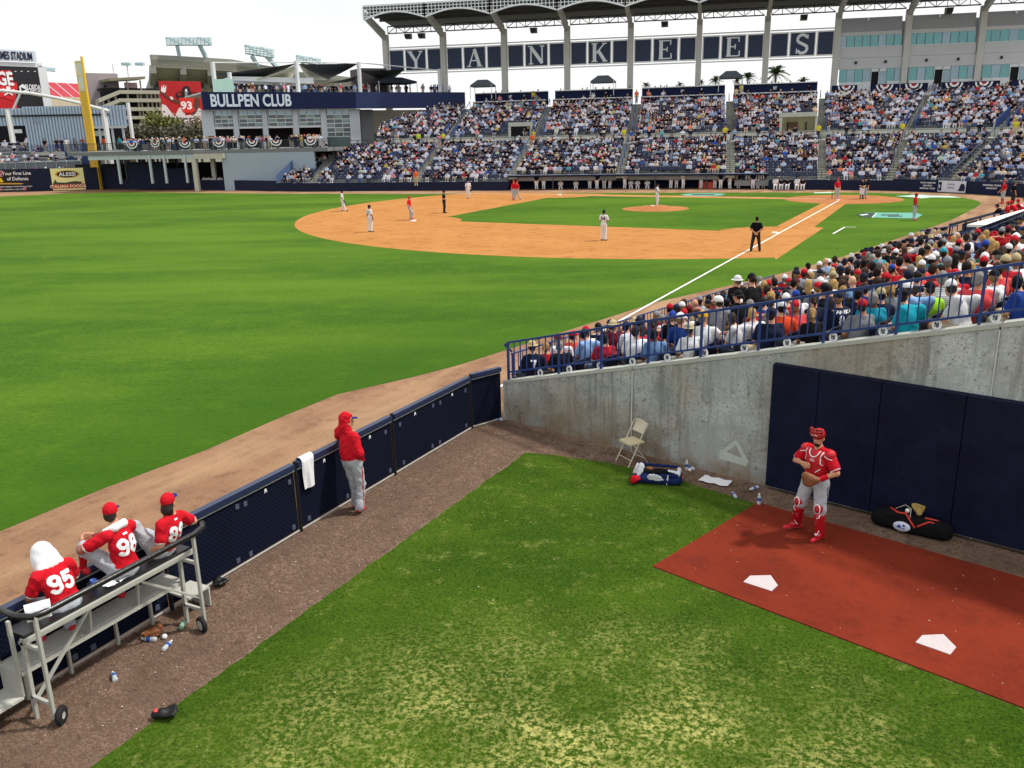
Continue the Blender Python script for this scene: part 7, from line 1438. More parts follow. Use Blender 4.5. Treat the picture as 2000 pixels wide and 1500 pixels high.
def _take(mb, name, m):
    o = mb.build(name, m, None, True); me = o.data; bpy.data.objects.remove(o); return me
# chest protector: a padded shell on the front of the torso
v, q, m = sdf_mesh([ell(ch+V3(0, .03, .01), (.188, .128, .20), 0, None, .05), ell(ch+V3(0, .035, -.17), (.165, .122, .17), 0, None, .06), ell(ch+V3(.12, .02, .13), (.075, .10, .07), 0, None, .03), ell(ch+V3(-.12, .02, .13), (.075, .10, .07), 0, None, .03)], .0095, [((0, .012, 0), (0, -1, 0)), ((0, 0, .975), (0, 0, -1))])
cp = attach(bpy.data.objects.new('chest_protector', fastmesh('chest_protector', v, q, [REDG2], m)), ct)
pbv = BVHTree.FromPolygons([tuple(x) for x in v], [tuple(map(int, x)) for x in q])
U3, Z3 = (-1, 0, 0), (0, 0, 1)                                # seen from the front
O3 = ch+V3(0, .15, 0)
for nm, stx, wd, mm in (('neck_piping', [[(-.09, .19), (-.075, .14), (-.04, .105), (0, .095), (.04, .105), (.075, .14), (.09, .19)]], .016, WHITEN), ('side_piping', [[(-.15, .19), (-.135, .10), (-.15, .0)], [(.15, .19), (.125, .10), (.135, .0), (.16, -.02)], [(.13, -.09), (.07, -.15)]], .013, WHITEN), ('seam', [[(.11, -.02), (-.02, -.12), (-.11, -.02)], [(0, .06), (0, -.1)]], .007, REDG), ('maker_mark', [[(-.035, .045), (-.012, .058), (.0, .045), (.014, .060), (.04, .048)], [(-.035, .028), (.04, .028)]], .009, WHITEN)):
    decal(nm, cp, pbv, O3, U3, Z3, stx, wd, mm, .006, .004)
for s in (1, -1):                                             # shoulder caps with white rims
    p = V3(Jc['shR' if s > 0 else 'shL'])+V3(s*.035, .01, .0)
    a_ = attach(bpy.data.objects.new('shoulder_cap', grow('shoulder_cap', [ell(p, (.085, .098, .082), 0, None, .02)], .01, [REDG2], [(p+V3(0, 0, -.03), (s*-.35, 0, -1))])), ct)
    rim = [p+V3(.088*cos(t), .10*sin(t), -.028-s*.35*.088*cos(t)) for t in np.linspace(0, 2*pi, 20)]; tubes('shoulder_piping', [rim], .0065, WHITEN, ct)
# helmet with the mask pushed up on the forehead
R = headrot(Jc['yaw'], Jc['pitch']); hd = Jc['head']
hm = attach(bpy.data.objects.new('helmet', grow('helmet', [ell((0, -.012, .046), (.098, .120, .105), 0, None, .01), ell((0, .07, .075), (.085, .075, .06), 0, None, .03)], .01, [REDG], [((0, 0, .012), (0, -.25, -1))])), ct, hd, R)
cage = []
for zz, yy in ((.075, .165), (.115, .185), (.155, .17), (.185, .13)): cage.append([(-.095+.0, yy-.075, zz), (-.06, yy-.015, zz+.004), (0, yy, zz+.008), (.06, yy-.015, zz+.004), (.095, yy-.075, zz)])
for x in (-.095, -.045, 0, .045, .095): cage.append([(x, .16-abs(x)*.7, .065), (x, .188-abs(x)*.75, .115), (x, .17-abs(x)*.7, .16), (x, .12-abs(x)*.5, .195)])
mk = tubes('mask_cage', cage, .0075, REDG, ct); mk.matrix_basis = Matrix.Translation(hd) @ Matrix(R.tolist()).to_4x4()
mp_ = attach(bpy.data.objects.new('mask_pad', grow('mask_pad', [cap_((-.07, .09, .07), (.07, .09, .07), .026, .026, 0), cap_((-.05, .10, .165), (.05, .10, .165), .024, .024, 0), cap_((-.085, .06, .08), (-.07, .07, .16), .022, .022, 0), cap_((.085, .06, .08), (.07, .07, .16), .022, .022, 0)], .009, [LEATH])), ct, hd, R)
tubes('mask_highlight', [[(-.045, .178, .10), (-.02, .192, .118), (.0, .19, .112)], [(.02, .19, .12), (.05, .172, .105)]], .006, WHITEN, ct).matrix_basis = Matrix.Translation(hd) @ Matrix(R.tolist()).to_4x4()
# leg guards
for a, s in (('R', 1), ('L', -1)):
    k_, n_ = V3(Jc['kn'+a]), V3(Jc['an'+a]); f = unit(n_-k_); fwd_ = unit(V3(s*.10, 1, 0)); t_ = V3(Jc['toe'+a])
    v, q, m = sdf_mesh([ell(k_+fwd_*.05+V3(0, 0, .03), (.084, .065, .095), 0, None, .015), ell(k_+fwd_*.055+f*.09, (.066, .05, .05), 0, None, .015), cap_(k_+fwd_*.04+f*.12, n_+fwd_*.035-f*.06, .076, .060, 0, .02), cap_(k_+f*.08, n_-f*.02, .082, .064, 0, .02), ell(n_+fwd_*.08+V3(0, 0, .02), (.055, .07, .03), 0, None, .02)], .009)
    lg = attach(bpy.data.objects.new('leg_guard', fastmesh('leg_guard', v, q, [REDG], m)), ct); lbv = BVHTree.FromPolygons([tuple(x) for x in v], [tuple(map(int, x)) for x in q])
    O_ = k_+fwd_*.1; ux_ = unit(np.cross(fwd_, (0, 0, 1.)))*-1
    ring = [(.055*cos(t), .035+.075*sin(t)) for t in np.linspace(0, 2*pi, 22)]
    decal('guard_piping', lg, lbv, O_, ux_, (0, 0, 1), [ring, [(-.05*s, -.05), (-.045*s, -.10), (-.01*s, -.12)], [(.05, -.33), (.03, -.40), (-.03, -.40), (-.05, -.33)]], .012, WHITEN, .006, .004)
    decal('guard_mark', lg, lbv, O_, ux_, (0, 0, 1), [[(-.02, .05), (0, .02), (.02, .05)], [(-.025, -.17), (0, -.2), (.025, -.17)], [(0, -.2), (0, -.25)]], .007, M('guard_mark', '#d8707c', .5, 0), .006, .004)
w = V3(Jc['wrL'])+V3(.11, .06, -.02)                          # mitt
mt = attach(bpy.data.objects.new('mitt', grow('mitt', [ell(w, (.115, .065, .100), 0, basis((1, .35, 0), (0, 0, 1)), .02), ell(w+V3(.06, .03, .05), (.07, .05, .07), 0, None, .04), ell(w+V3(.02, .02, -.06), (.09, .055, .055), 0, None, .04), cap_(w+V3(-.09, -.05, .01), w, .055, .07, 0, .03)], .009, [LEATH])), ct)
for k in range(4): pass
decal('trouser_stripe', ct, cbv, V3(-.25, .02, .75), (0, -1, 0), (0, 0, 1), [[(.0, .17), (.0, -.12)]], .022, NAVYN, .006, .004, .3)
# ------------------------------------------------------------------ bullpen: hooded man at the fence
Jh = stand(chest=(-.07, .02, 1.31), neck=(-.10, .03, 1.52), head=(-.115, .075, 1.69), yaw=-48, pitch=-4, roll=-4, shL=(-.28, .03, 1.47), shR=(.095, .01, 1.43), elL=(-.40, .14, 1.34), wrL=(-.38, .36, 1.31), elR=(.21, -.03, 1.17), wrR=(.135, .10, 1.00),
           hipR=(.09, .0, .95), hipL=(-.09, 0, .95), knR=(.10, .06, .52), anR=(.12, -.03, .12), toeR=(.06, .15, .03), knL=(-.06, .08, .52), anL=(-.08, .12, .09), hR=((-.6, .5, -.5), (-1, 0, .2)))
oh = dict(det=True, sleeve='long', pants='long', loose=.016, fat=1.03, neckm=SH, extra=[], sole=TR)
hh = V3(Jh['head']); Rh = headrot(Jh['yaw'], Jh['pitch'], Jh['roll']); oh['extra'] = [ell(hh+Rh@V3(0, -.042, .02), (.108, .108, .136), SH, Rh, .03), ell(hh+Rh@V3(0, .0, .080), (.092, .085, .055), SH, Rh, .03), ell(hh+Rh@V3(0, -.045, -.12), (.125, .105, .10), SH, Rh, .07), ell(V3(Jh['pel'])+V3(-.03, 0, .10), (.175, .135, .13), SH, None, .09), ell(V3(Jh['pel'])*.45+V3(Jh['chest'])*.55, (.165, .13, .20), SH, None, .10), cap_(V3(Jh['anR'])+V3(0, 0, .1), V3(Jh['anR'])+V3(0, -.01, .02), .075, .08, PA, .02), cap_(V3(Jh['anL'])+V3(0, 0, .1), V3(Jh['anL'])+V3(0, 0, .02), .075, .08, PA, .02)]
hp, hbv = person('player', 'man in red hooded top and grey trousers leaning on the bullpen fence', Jh, oh, UH, (-1.41, 71.88, .006), RAD(176), .0095, None, 'person', .008)
attach(bpy.data.objects.new('cap_brim', grow('cap_brim', [ell((0, .125, .045), (.066, .066, .012), 0, None, .01)], .008, [BLUEBRIM])), hp, hh, Rh)
decal('trouser_stripe', hp, hbv, V3(.3, .03, .6), (0, 1, 0), (0, 0, 1), [[(-.01, .30), (.0, .0), (-.02, -.40)]], .02, RED, .006, .004, .4)
# ------------------------------------------------------------------ wheeled bench with its platform
BALU = M('bench_aluminium', '#b4b4ac', .5, .16, 5, .15, 30, .15); TREAD = M('tread_plate', '#c4c3ba', .55, .18, 3, .9, 45, .1); BPAD = M('black_padding', '#0b0b0d', .32, .2, 8, .2, 20, 0, .6); RUBB = M('tyre_rubber', '#17171a', .8, .2, 10)
bnch = thing('wheeled_bench', 'aluminium bench on wheels with raised footboard and black padded backrest beside the fence', 'bench', (-1.5, 77, 0))
Y0, Y1 = 75.80, 78.12; ZP, ZS, ZB = .65, 1.07, 1.44
MB().box(-1.53, Y0, ZP-.05, -1.09, Y1+.06, ZP).build('footboard', TREAD, bnch); MB().box(-1.60, Y0-.1, ZS, -1.27, Y1+.0, ZS+.045).build('seat_plank', BPAD, bnch); MB().bar((-1.62, Y0-.15, ZS-.02), (-1.62, Y1+.02, ZS-.02), .04, .06).build('seat_rail', BALU, bnch); MB().bar((-1.30, Y0, ZS-.02), (-1.30, Y1, ZS-.02), .04, .06).build('seat_rail', BALU, bnch)
MB().tube([(-1.42, Y1+.10, ZB+.02), (-1.70, Y1+.10, ZB+.01), (-1.86, Y1+.02, ZB), (-1.90, Y1-.1, ZB), (-1.90, 77, ZB), (-1.90, Y0+.05, ZB), (-1.86, Y0-.14, ZB+.01), (-1.74, Y0-.24, ZB)], .039, 10).build('backrest_tube', BPAD, bnch, True)
for y in (Y0+.06, Y1):
    MB().bar((-1.88, y, .12), (-1.88, y, ZB), .045, .036, (0, 1, 0)).build('post', BALU, bnch); MB().bar((-1.53, y, 0), (-1.56, y, ZS), .05, .04, (0, 1, 0)).build('post', BALU, bnch); MB().bar((-1.88, y, ZS-.06), (-1.50, y, ZS-.06), .04, .04).build('cross_brace', BALU, bnch); MB().bar((-1.88, y, .30), (-1.53, y, .30), .04, .04).build('cross_brace', BALU, bnch)
MB().bar((-1.60, Y1, .28), (-1.60, 77.3, ZS-.05), .04, .025).build('diagonal_brace', BALU, bnch); MB().bar((-1.86, Y0+.06, .48), (-1.60, 76.55, ZS-.05), .04, .025).build('diagonal_brace', BALU, bnch)
for y in (76.1, 76.66, 77.36, 77.95): MB().bar((-1.12, y, 0), (-1.12, y, ZP-.05), .045, .035, (0, 1, 0)).build('leg', BALU, bnch)
for y in (76.65, 77.36): MB().bar((-1.50, y-.1, ZP), (-1.56, y-.1, ZS), .04, .03, (0, 1, 0)).build('leg', BALU, bnch)
for y, yo in ((Y0+.06, .06), (Y1, -.06)):
    wy = y+(.07 if yo > 0 else -.07); wx_ = -1.90
    wh = MB().lathe([(.045, -.032), (.095, -.032), (.115, -.018), (.115, .018), (.095, .032), (.045, .032), (.045, -.032)], (wx_, wy, .115), 18, (0.25, 1, 0) if yo > 0 else (.9, .5, 0)).build('wheel', RUBB, bnch, True)
    MB().lathe([(.001, -.02), (.07, -.03), (.075, 0), (.07, .036), (.02, .04), (.001, .04)], (wx_, wy, .115), 14, (0.25, 1, 0) if yo > 0 else (.9, .5, 0)).build('rim', BALU, wh)
for y0_, y1_ in ((Y1+.08, Y1+.50), (Y0-.42, Y0-.04)):
    MB().box(-1.50, y0_, .30, -1.12, y1_, .33).build('step', TREAD, bnch); MB().box(-1.50, y0_ if y0_ < Y0 else y1_-.02, .0, -1.12, y0_+.02 if y0_ < Y0 else y1_, .30).build('step_side', TREAD, bnch)
MB().box(-1.50, Y1+.06, .33, -1.12, Y1+.08, .65).build('riser_plate', TREAD, bnch)
for x in (-1.49, -1.12): MB().bar((x, Y1+.08, .64), (x, Y1+.08, 1.32 if x < -1.3 else 1.2), .045, .035, (0, 1, 0)).build('post', BALU, bnch)
# seated trio, seen from behind (floor of each figure lies .53 m under the hip)
def seated(J): return J
zs = ZS+.045-.45
J95 = sit(chest=(0, .10, .83), neck=(0, .22, 1.01), head=(0, .32, 1.13), pitch=-28, shR=(.20, .14, .95), shL=(-.20, .14, .95), elR=(.29, .22, .70), elL=(-.29, .22, .70), wrR=(.12, .46, .62), wrL=(-.12, .46, .62), knR=(.16, .40, .50), anR=(.15, .26, .10), knL=(-.17, .42, .52), anL=(-.20, .36, .10))
p95, b95 = person('player', 'player in red jersey 95 with a white towel over his head, left on the bench', J95, dict(det=True, pants='long', cuff=TR, fat=1.05, w=1.08, sole=TR), [SKIND]+UH[1:], (-1.43, 77.46, zs-.07), RAD(-92), .0095, None, 'person', .008)
number(p95, b95, '95', V3(0, .0, .84), (1, 0, 0), (0, .35, 1), .225, WHITEN, .21, .006)
tw = bpy.data.objects.new('towel', grow('towel', [ell((0, -.03, .03), (.118, .135, .122), 0, None, .03), ell((0, -.075, -.09), (.145, .095, .13), 0, None, .06), ell((.10, -.02, -.09), (.05, .085, .12), 0, None, .05), ell((-.10, -.02, -.09), (.05, .085, .12), 0, None, .05), cap_((-.12, -.10, -.16), (.12, -.10, -.16), .045, .045, 0, .05)], .010, [M('towel_cloth', '#e6e6ea', .95, .03, 8, .5, 60)], [((0, .09, 0), (0, 1, .1))], .0015, (0,)))
COL.objects.link(tw); mtx = Matrix.Translation((-1.43, 77.46, zs-.07)) @ Matrix.Rotation(RAD(-92), 4, 'Z') @ Matrix.Translation(J95['head']) @ Matrix(headrot(0, -18).tolist()).to_4x4(); tw.matrix_world = mtx; tag(tw, 'white towel draped over the head of the player numbered 95', 'towel')
J98 = sit(chest=(.03, .03, .88), neck=(.03, .10, 1.10), head=(.04, .15, 1.27), yaw=-62, pitch=-4, shR=(.22, .06, 1.02), shL=(-.17, .05, 1.05), elL=(-.36, .30, .90), wrL=(-.16, .50, .90), elR=(.28, .26, .86), wrR=(.04, .50, .90), knL=(-.26, .36, .88), anL=(-.30, .40, .60), toeL=(-.36, .56, .60), knR=(.12, .42, .52), anR=(.06, .24, .10), toeR=(.12, .40, .04), hipL=(-.10, .05, .55))
p98, b98 = person('player', 'player in red jersey 98 hugging one raised knee, middle of the bench', J98, dict(det=True, hair=True, pants='knick', cuff=TR, fat=1.02, w=1.06, arm=SL, sole=TR), UH, (-1.44, 76.60, zs), RAD(-84), .0095, None, 'person', .008)
number(p98, b98, '98', V3(.035, -.07, .86), (1, 0, 0), (0, .08, 1), .225, WHITEN, .21, .006); crown(p98, J98, CAPR[0], BLUEBRIM, .009)
decal('maker_mark', p98, b98, V3(.03, -.06, 1.02), (1, 0, 0), (0, .2, 1), [[(-.02, 0), (.02, 0)]], .03, WHITEN, .006)
attach(bpy.data.objects.new('neck_towel', grow('neck_towel', [cap_((-.12, .11, 1.08), (-.05, .03, 1.115), .045, .05, 0, .03), cap_((-.05, .03, 1.115), (.10, .03, 1.115), .05, .05, 0, .03), cap_((.10, .03, 1.115), (.15, .12, 1.08), .05, .04, 0, .03)], .010, [MATS['towel_cloth']], (), .004, (0,))), p98)
J89 = sit(chest=(.05, -.12, .82), neck=(.09, -.13, 1.03), head=(.10, -.10, 1.20), yaw=-72, pitch=4, shR=(.27, -.10, .93), shL=(-.11, -.14, .97), elR=(.44, -.16, .78), wrR=(.34, .12, .74), elL=(-.20, -.16, .70), wrL=(-.16, .06, .56), knL=(-.20, .26, .92), anL=(-.16, .50, .58), toeL=(-.18, .68, .56), knR=(.18, .46, .60), anR=(.16, .50, .20))
p89, b89 = person('player', 'long-haired player in red jersey reclining at the right end of the bench', J89, dict(det=True, hair=True, mullet=True, pants='long', cuff=TR, sole=TR), UH, (-1.42, 75.98, zs-.03), RAD(-84), .0095, None, 'person', .008)
number(p89, b89, '89', V3(.07, -.22, .80), (1, .06, 0), (0, -.1, 1), .215, WHITEN, .21, .006); crown(p89, J89, CAPR[0], BLUEBRIM, .009)
decal('maker_mark', p89, b89, V3(.08, -.22, .985), (1, 0, 0), (0, 0, 1), [[(-.02, 0), (.02, 0)]], .03, WHITEN, .006)

# ------------------------------------------------------------------ towels, bags, chair, gloves, bottles
TOW = MATS['towel_cloth']
def draped(name, label, P, along, wdt, front, back, lean=(0, 0)):
    """cloth hung over a rail: P on the rail, along the rail, front drop and back drop"""
    a = unit([*along, 0]); n = np.array([-a[1], a[0], 0]); v, f = [], []; nu, nv = 16, 26
    for j in range(nv+1):
        s = -back+(front+back)*j/nv
        for i in range(nu+1):
            u = (i/nu-.5)*wdt; r = .075; th = max(-1, min(1, s/r/1.57))*pi/2
            off = r*sin(th)+.006*sin(u*60+1.3)*min(1, abs(s)*5)+.016*sin(u*24+s*4)*min(1, abs(s)*3); z = r*cos(th)-max(0, abs(s)-r*1.57)
            v.append(P+a*(u*(1-.18*max(0, s))+lean[0]*max(0, s))+n*off+np.array([0, 0, z-.012+.02*u*max(0, s)]))
    for j in range(nv):
        for i in range(nu): k = j*(nu+1)+i; f.append((k, k+1, k+nu+2, k+nu+1))
    return tag(mesh(name, v, f, TOW, None, True), label, 'towel')
draped('towel', 'white towel hanging over the top of the bullpen fence', np.array([FX-.012, 72.66, 1.25]), (0, 1), .30, .62, .25)
draped('towel', 'white towel hung on the left end of the black backrest', np.array([-1.80, 78.02, ZB+.04]), (.5, .87), .26, .22, .18)
v, f = [], []
tA, tB = G(1370, 935, .02), G(1430, 948, .02); dx = unit([*(tB-tA)[:2], 0]); dy = np.array([-dx[1], dx[0], 0])
for j in range(11):
    for i in range(15): v.append(tA+dx*(.56*i/14)+dy*(.30*(j/10-.5)+.02*sin(i))+np.array([0, 0, .012+.014*sin(i*1.1+j*.7)*sin(j*.9)+.01]))
for j in range(10):
    for i in range(14): k = j*15+i; f.append((k, k+1, k+16, k+15))
tag(mesh('towel', v, f, TOW, None, True), 'white towel lying flat on the soil by the concrete wall', 'towel')
# folding chair
chp = np.array([-5.04, 67.56, .006]); fdv = unit([.55, .83, 0]); rdv = np.array([fdv[1], -fdv[0], 0]); CP_ = lambda x, y, z: chp+rdv*x+fdv*y+np.array([0, 0, z])
CHM = M('chair_beige_metal', '#c9bfa8', .45, .08, 4, 0, 40, .1)
fc_ = thing('folding_chair', 'beige metal folding chair standing open by the concrete wall', 'chair', chp)
for s in (-1, 1):
    MB().tube([CP_(s*.215, .24, 0), CP_(s*.21, -.02, .47), CP_(s*.20, -.17, .78)], .0125, 7).build('front_leg', CHM, fc_); MB().tube([CP_(s*.19, -.26, 0), CP_(s*.185, .02, .36), CP_(s*.185, .12, .45)], .0115, 7).build('rear_leg', CHM, fc_)
MB().tube([CP_(-.20, -.17, .78), CP_(-.17, -.195, .835), CP_(-.08, -.21, .865), CP_(.08, -.21, .865), CP_(.17, -.195, .835), CP_(.20, -.17, .78)], .0125, 7).build('top_tube', CHM, fc_)
bk_ = [CP_(x, -.13-.12*(z-.62)/.2-.022*cos(x*7), z) for z in (.62, .69, .76, .825) for x in np.linspace(-.19, .19, 7)]
mesh('backrest', bk_+[p-fdv*.012 for p in bk_], [(j*7+i, j*7+i+1, (j+1)*7+i+1, (j+1)*7+i) for j in range(3) for i in range(6)]+[(28+j*7+i, 28+(j+1)*7+i, 28+(j+1)*7+i+1, 28+j*7+i+1) for j in range(3) for i in range(6)], CHM, fc_, True)
MB().prism([CP_(x, y, 0)[:2] for x, y in ((-.19, -.17), (.19, -.17), (.20, .12), (.17, .20), (-.17, .20), (-.20, .12))][::-1], .445, .475).build('seat', M('chair_seat_paint', '#cdbf9c', .5, .08, 5), fc_)
MB().tube([CP_(-.21, .17, .13), CP_(.21, .17, .13)], .009, 6).build('stretcher', CHM, fc_); MB().tube([CP_(-.188, -.18, .1), CP_(.188, -.18, .1)], .009, 6).build('stretcher', CHM, fc_)
# blue and white duffel bag, open
def duffel(label, P, ax, L_, r, prims_extra, mats, cuts=()):
    ax = unit([*ax, 0]); R_ = np.stack([ax, np.array([-ax[1], ax[0], 0]), np.array([0, 0, 1.])], 1)
    pr_ = [cap_((-L_/2+r, 0, r*.82), (L_/2-r, 0, r*.82), r, r, 0, .05), ell((0, 0, r*.5), (L_/2, r*1.05, r*.55), 0, None, .05)]+prims_extra
    o = bpy.data.objects.new('duffel_bag', grow('duffel_bag', pr_, .012, mats, [((0, 0, .0), (0, 0, -1))]+list(cuts), .006, (0, 1, 2))); COL.objects.link(o); o.matrix_world = Matrix.Translation(tuple(map(float, P))) @ Matrix(R_.tolist()).to_4x4(); return tag(o, label, 'bag')
BBL = cloth('bag_blue', '#172654', .15); BWHT = cloth('bag_white', '#d8dade', .06); BBLK = cloth('bag_black', '#0d0d10', .25)
bp0 = (G(1243, 938)+G(1322, 944))/2; axb = (G(1322, 944)-G(1243, 938))[:2]
dbg = duffel('blue and white duffel bag lying open by the folding chair', (bp0[0], bp0[1]-.02, .006), -axb, .84, .12, [cap_((-.36, .13, .08), (.36, .13, .08), .075, .075, 0, .02), cap_((-.36, -.13, .08), (.36, -.13, .08), .075, .075, 0, .02), cap_((-.38, .15, .20), (.10, .16, .17), .030, .026, 0, .03), cap_((-.38, -.15, .26), (.36, -.15, .27), .030, .030, 0, .03), cap_((-.40, -.13, .10), (-.40, .13, .10), .08, .08, 0, .03), cap_((-.41, -.12, .22), (-.41, .12, .22), .04, .04, 1, .02), cap_((.38, -.12, .10), (.38, .12, .10), .08, .08, 0, .03),
    ell((.02, .0, .20), (.32, .10, .045), 2, None, .012), ell((.33, .10, .25), (.022, .12, .16), 1, basis((.75, .5, .45), (-.3, .2, 1)), .01), ell((.40, .04, .24), (.02, .10, .13), 1, basis((.9, -.3, .3), (0, 0, 1)), .01), ell((.02, .195, .13), (.16, .016, .10), 1, basis((1, .05, .30), (0, .25, 1)), .008), ell((-.32, .10, .255), (.14, .06, .018), 1, basis((1, .2, .25), (0, 0, 1)), .01), cap_((-.20, .20, .02), (-.22, .18, .20), .011, .011, 1, .006), ell((-.475, .06, .13), (.012, .05, .06), 3, None, .005), ell((.14, -.02, .25), (.07, .05, .03), 4, None, .01)], [BBL, BWHT, BBLK, M('bag_orange', '#a8402a', .7, .1), LEATH])
rc_ = bpy.data.objects.new('baseball_hat', capmesh(CAPR[0], BLUEBRIM, .009)); COL.objects.link(rc_); p = G(1248, 939, .05); rc_.matrix_world = Matrix.Translation((p[0]+.02, p[1]+.10, .05)) @ Matrix.Rotation(RAD(250), 4, 'Z') @ Matrix.Rotation(RAD(-40), 4, 'X'); tag(rc_, 'red cap with blue brim lying in front of the open duffel bag', 'cap')
bp1 = (G(1722, 1030)+G(1835, 1058))/2; axk = (G(1835, 1058)-G(1722, 1030))[:2]
kbg = duffel('black equipment bag with red straps lying along the padded wall', (bp1[0], bp1[1]-.12, .006), -axk, 1.25, .165, [ell((.25, .02, .25), (.22, .13, .09), 0, None, .04), ell((-.3, .02, .20), (.22, .12, .08), 0, None, .04), ell((.0, .05, .20), (.12, .12, .10), 0, None, .03), ell((.52, .0, .12), (.10, .14, .12), 0, None, .03)], [BBLK, BWHT, BBLK])
for path in ([(.34, .02, .34), (.20, .12, .33), (.08, .10, .33), (-.02, .17, .24), (-.10, .20, .16)], [(-.13, .19, .19), (-.28, .10, .28), (-.46, .06, .25)], [(-.2, .05, .31), (-.36, .02, .30), (-.50, .0, .26)], [(.10, .06, .34), (.04, .13, .30)]): tubes('red_strap', [path], .016, M('strap_red', '#c23a2c', .7, .08), kbg, 6)
tubes('cord', [[(.26, .05, .36), (.12, .0, .44), (.02, .06, .42), (.0, .15, .3)]], .007, M('pale_cord', '#b9b4a4', .7, 0), kbg, 5)
pp_ = lambda a, r: (.10+.135*r*cos(a), .172+.022*(1-sin(a)*r), .135+.075*r*sin(a))
attach(bpy.data.objects.new('printed_patch', _take(MB().plate([pp_(a, 1) for a in np.linspace(0, 2*pi, 17)[:-1]], (0, 1, .25), .016), 'printed_patch', M('patch_print', '#c9cde0', .6, .3, 12))), kbg)
for q in ([(-.55, .1), (-.15, .55), (-.05, .0)], [(.05, -.45), (.6, -.25), (.35, .35), (.1, .1)], [(-.5, -.35), (-.1, -.2), (-.2, -.55)]):
    attach(bpy.data.objects.new('patch_mark', _take(MB().plate([np.array((.10+.135*x, .172+.022*(1-y), .135+.075*y))+(0, .016, .004) for x, y in q], (0, 1, .25), .006), 'patch_mark', M('patch_blue', '#26418f', .6, .1))), kbg)
def glove(label, P, rz, m, s=1.0, tilt=0.0, name='baseball_glove'):
    pr_ = [ell((0, 0, .05), (.085, .075, .05), 0, None, .03), cap_((-.02, -.10, .04), (0, -.03, .05), .05, .06, 0, .03), cap_((.07, .0, .06), (.12, .09, .09), .026, .020, 0, .02)]+[cap_((-.07+.038*i, .05, .06), (-.072+.040*i, .125-.01*abs(i-1.5), .085), .028, .024, 0, .014) for i in range(4)]+[ell((.06, .10, .085), (.04, .05, .014), 0, basis((1, .2, .2), (0, 0, 1)), .01)]
    o = bpy.data.objects.new(name, grow(name, pr_, .0085, [m])); COL.objects.link(o); o.matrix_world = Matrix.Translation(tuple(map(float, P))) @ Matrix.Rotation(rz, 4, 'Z') @ Matrix.Rotation(tilt, 4, 'X') @ Matrix.Scale(s, 4); return tag(o, label, 'glove')
gb = glove('black glove with a red patch on the turf edge, bottom left', G(322, 1400, .02), RAD(140), LEATHB, 1.0, -.1)
attach(bpy.data.objects.new('red_patch', _take(MB().box(-.03, -.12, .095, .03, -.075, .11), 'red_patch', M('label_red', '#cc4a48', .6, .05))), gb)
glove('brown leather glove on the soil under the bench', G(303, 1240, .0), RAD(30), LEATH, 1.05, -.1); glove('dark glove on the soil against the fence at the right of the bench', G(428, 1141, .01), RAD(80), LEATHB, 1.0, -.1); glove('tan catching glove resting on top of the black equipment bag', (bp1[0]-.08, bp1[1]-.20, .33), RAD(200), TANL, .95, .1)
CLR = NT('clear_plastic'); CLR.base((.75, .82, .86)); CLR.b.inputs['Alpha'].default_value = .55; CLR = CLR.fin(.12, 0, .6); LBL = M('bottle_label', '#2c4f9c', .5, .2, 30); CAPW = M('bottle_cap', '#e4e4e6', .5, 0)
def bottle(label, P, lie=None, h=.21, m=None):
    t = bpy.data.objects.new('water_bottle', _take(MB().lathe([(.001, 0), (.030, 0), (.033, .01), (.033, .06), (.031, .065), (.033, .07), (.033, .14), (.024, .17), (.013, .19), (.013, .2)], (0, 0, 0), 12), 'water_bottle', m or CLR)); COL.objects.link(t); tag(t, label, 'bottle', 'water bottles left in the bullpen')
    attach(bpy.data.objects.new('label', _take(MB().lathe([(.0338, .075), (.0342, .08), (.0342, .125), (.0338, .13)], (0, 0, 0), 12), 'label', LBL)), t); attach(bpy.data.objects.new('cap', _take(MB().lathe([(.015, .19), (.015, .212), (.001, .213)], (0, 0, 0), 10), 'cap', CAPW)), t)
    t.location = tuple(map(float, P))
    if lie is not None: t.rotation_euler = (RAD(90), 0, RAD(lie)); t.location.z += .033
bottle('clear water bottle lying alone on the soil below the bench', G(226, 1333, .006), 60); bottle('clear water bottle lying nearest to the brown glove', G(306, 1253, .006), 110); bottle('clear water bottle lying just below the ball near the brown glove', G(320, 1273, .006), 20)
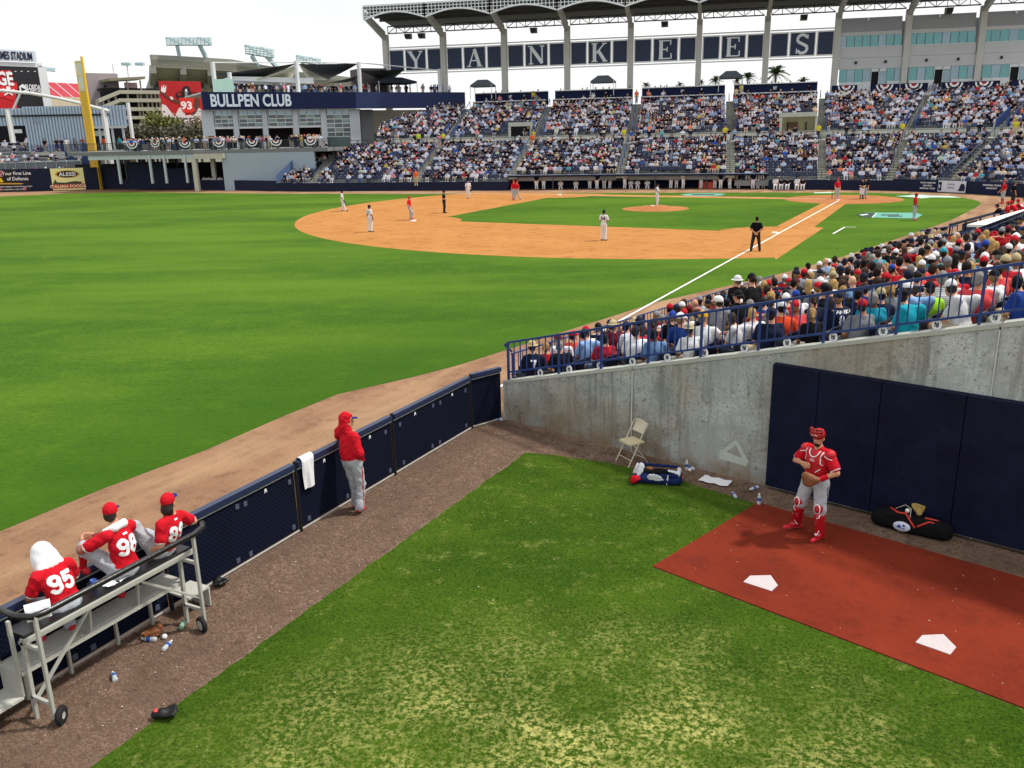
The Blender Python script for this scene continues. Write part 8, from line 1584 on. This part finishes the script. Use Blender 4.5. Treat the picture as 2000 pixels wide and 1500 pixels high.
bottle('water bottle standing against the concrete wall near the bag', G(1341, 918, .006)); bottle('water bottle lying by the balls at the concrete wall', G(1356, 919, .006), 70); bottle('water bottle standing at the corner of the red mat', G(1482, 985, .02)); bottle('crushed clear bottle lying on the turf edge before the mat corner', G(1437, 974, .01), 30); bottle('greenish bottle lying at the foot of the padded wall', G(1480, 954, .006), 150); bottle('water bottle lying in the corner beside the paper cup', G(982, 822, .006), 100)
def ball(label, P): tag(MB().lathe([(.037*sin(a), -.037*cos(a)) for a in np.linspace(.01, pi-.01, 10)], tuple(np.array(P)+(0, 0, .037)), 12).build('baseball', CHALK, None, True), label, 'ball', 'baseballs')
ball('white baseball beside the brown glove under the bench', G(322, 1248, .006)); ball('white baseball by the concrete wall beside the lying bottle', G(1347, 921, .006)); ball('white baseball on top of the black bag beside the tan glove', (bp1[0]+.08, bp1[1]-.08, .34))
cup = thing('paper_cup', 'white paper cup standing in the corner by the fence end', 'cup', G(1000, 820, .006)); q = G(1000, 820, .006); MB().lathe([(.03, 0), (.042, .13), (.044, .13), (.040, .125), (.028, .01), (.001, .01)], q, 14).build('cup_wall', M('cup_paper', '#d8cfb8', .8, .05), cup, True)
can = thing('drink_can', 'green paper cup lying by the bench wheel', 'cup', G(357, 1227, .04)); q = G(352, 1228, .04); MB().lathe([(.001, 0), (.032, 0), (.040, .13), (.036, .13), (.030, .02)], q, 14, (.4, -.9, .15)).build('cup_wall', M('green_cup', '#7fa08a', .6, .2, 20), can, True)
cup2 = thing('drink_cup', 'clear plastic cup with blue print on the footboard between two players', 'cup', (-1.36, 77.02, ZS+.05)); MB().lathe([(.03, 0), (.04, .10), (.037, .10), (.027, .01)], (-1.36, 77.02, ZS+.05), 12).build('cup_wall', LBL, cup2, True)
tag(mesh('towel', [(-1.55+.30*j/6, 76.62+.34*i/6, ZS+.052+.012*sin(i*1.3+j)) for i in range(7) for j in range(7)], [(i*7+j, i*7+j+1, (i+1)*7+j+1, (i+1)*7+j) for i in range(6) for j in range(6)], TOW, None, True), 'white folded towel on the bench seat beside the player numbered 98', 'towel')
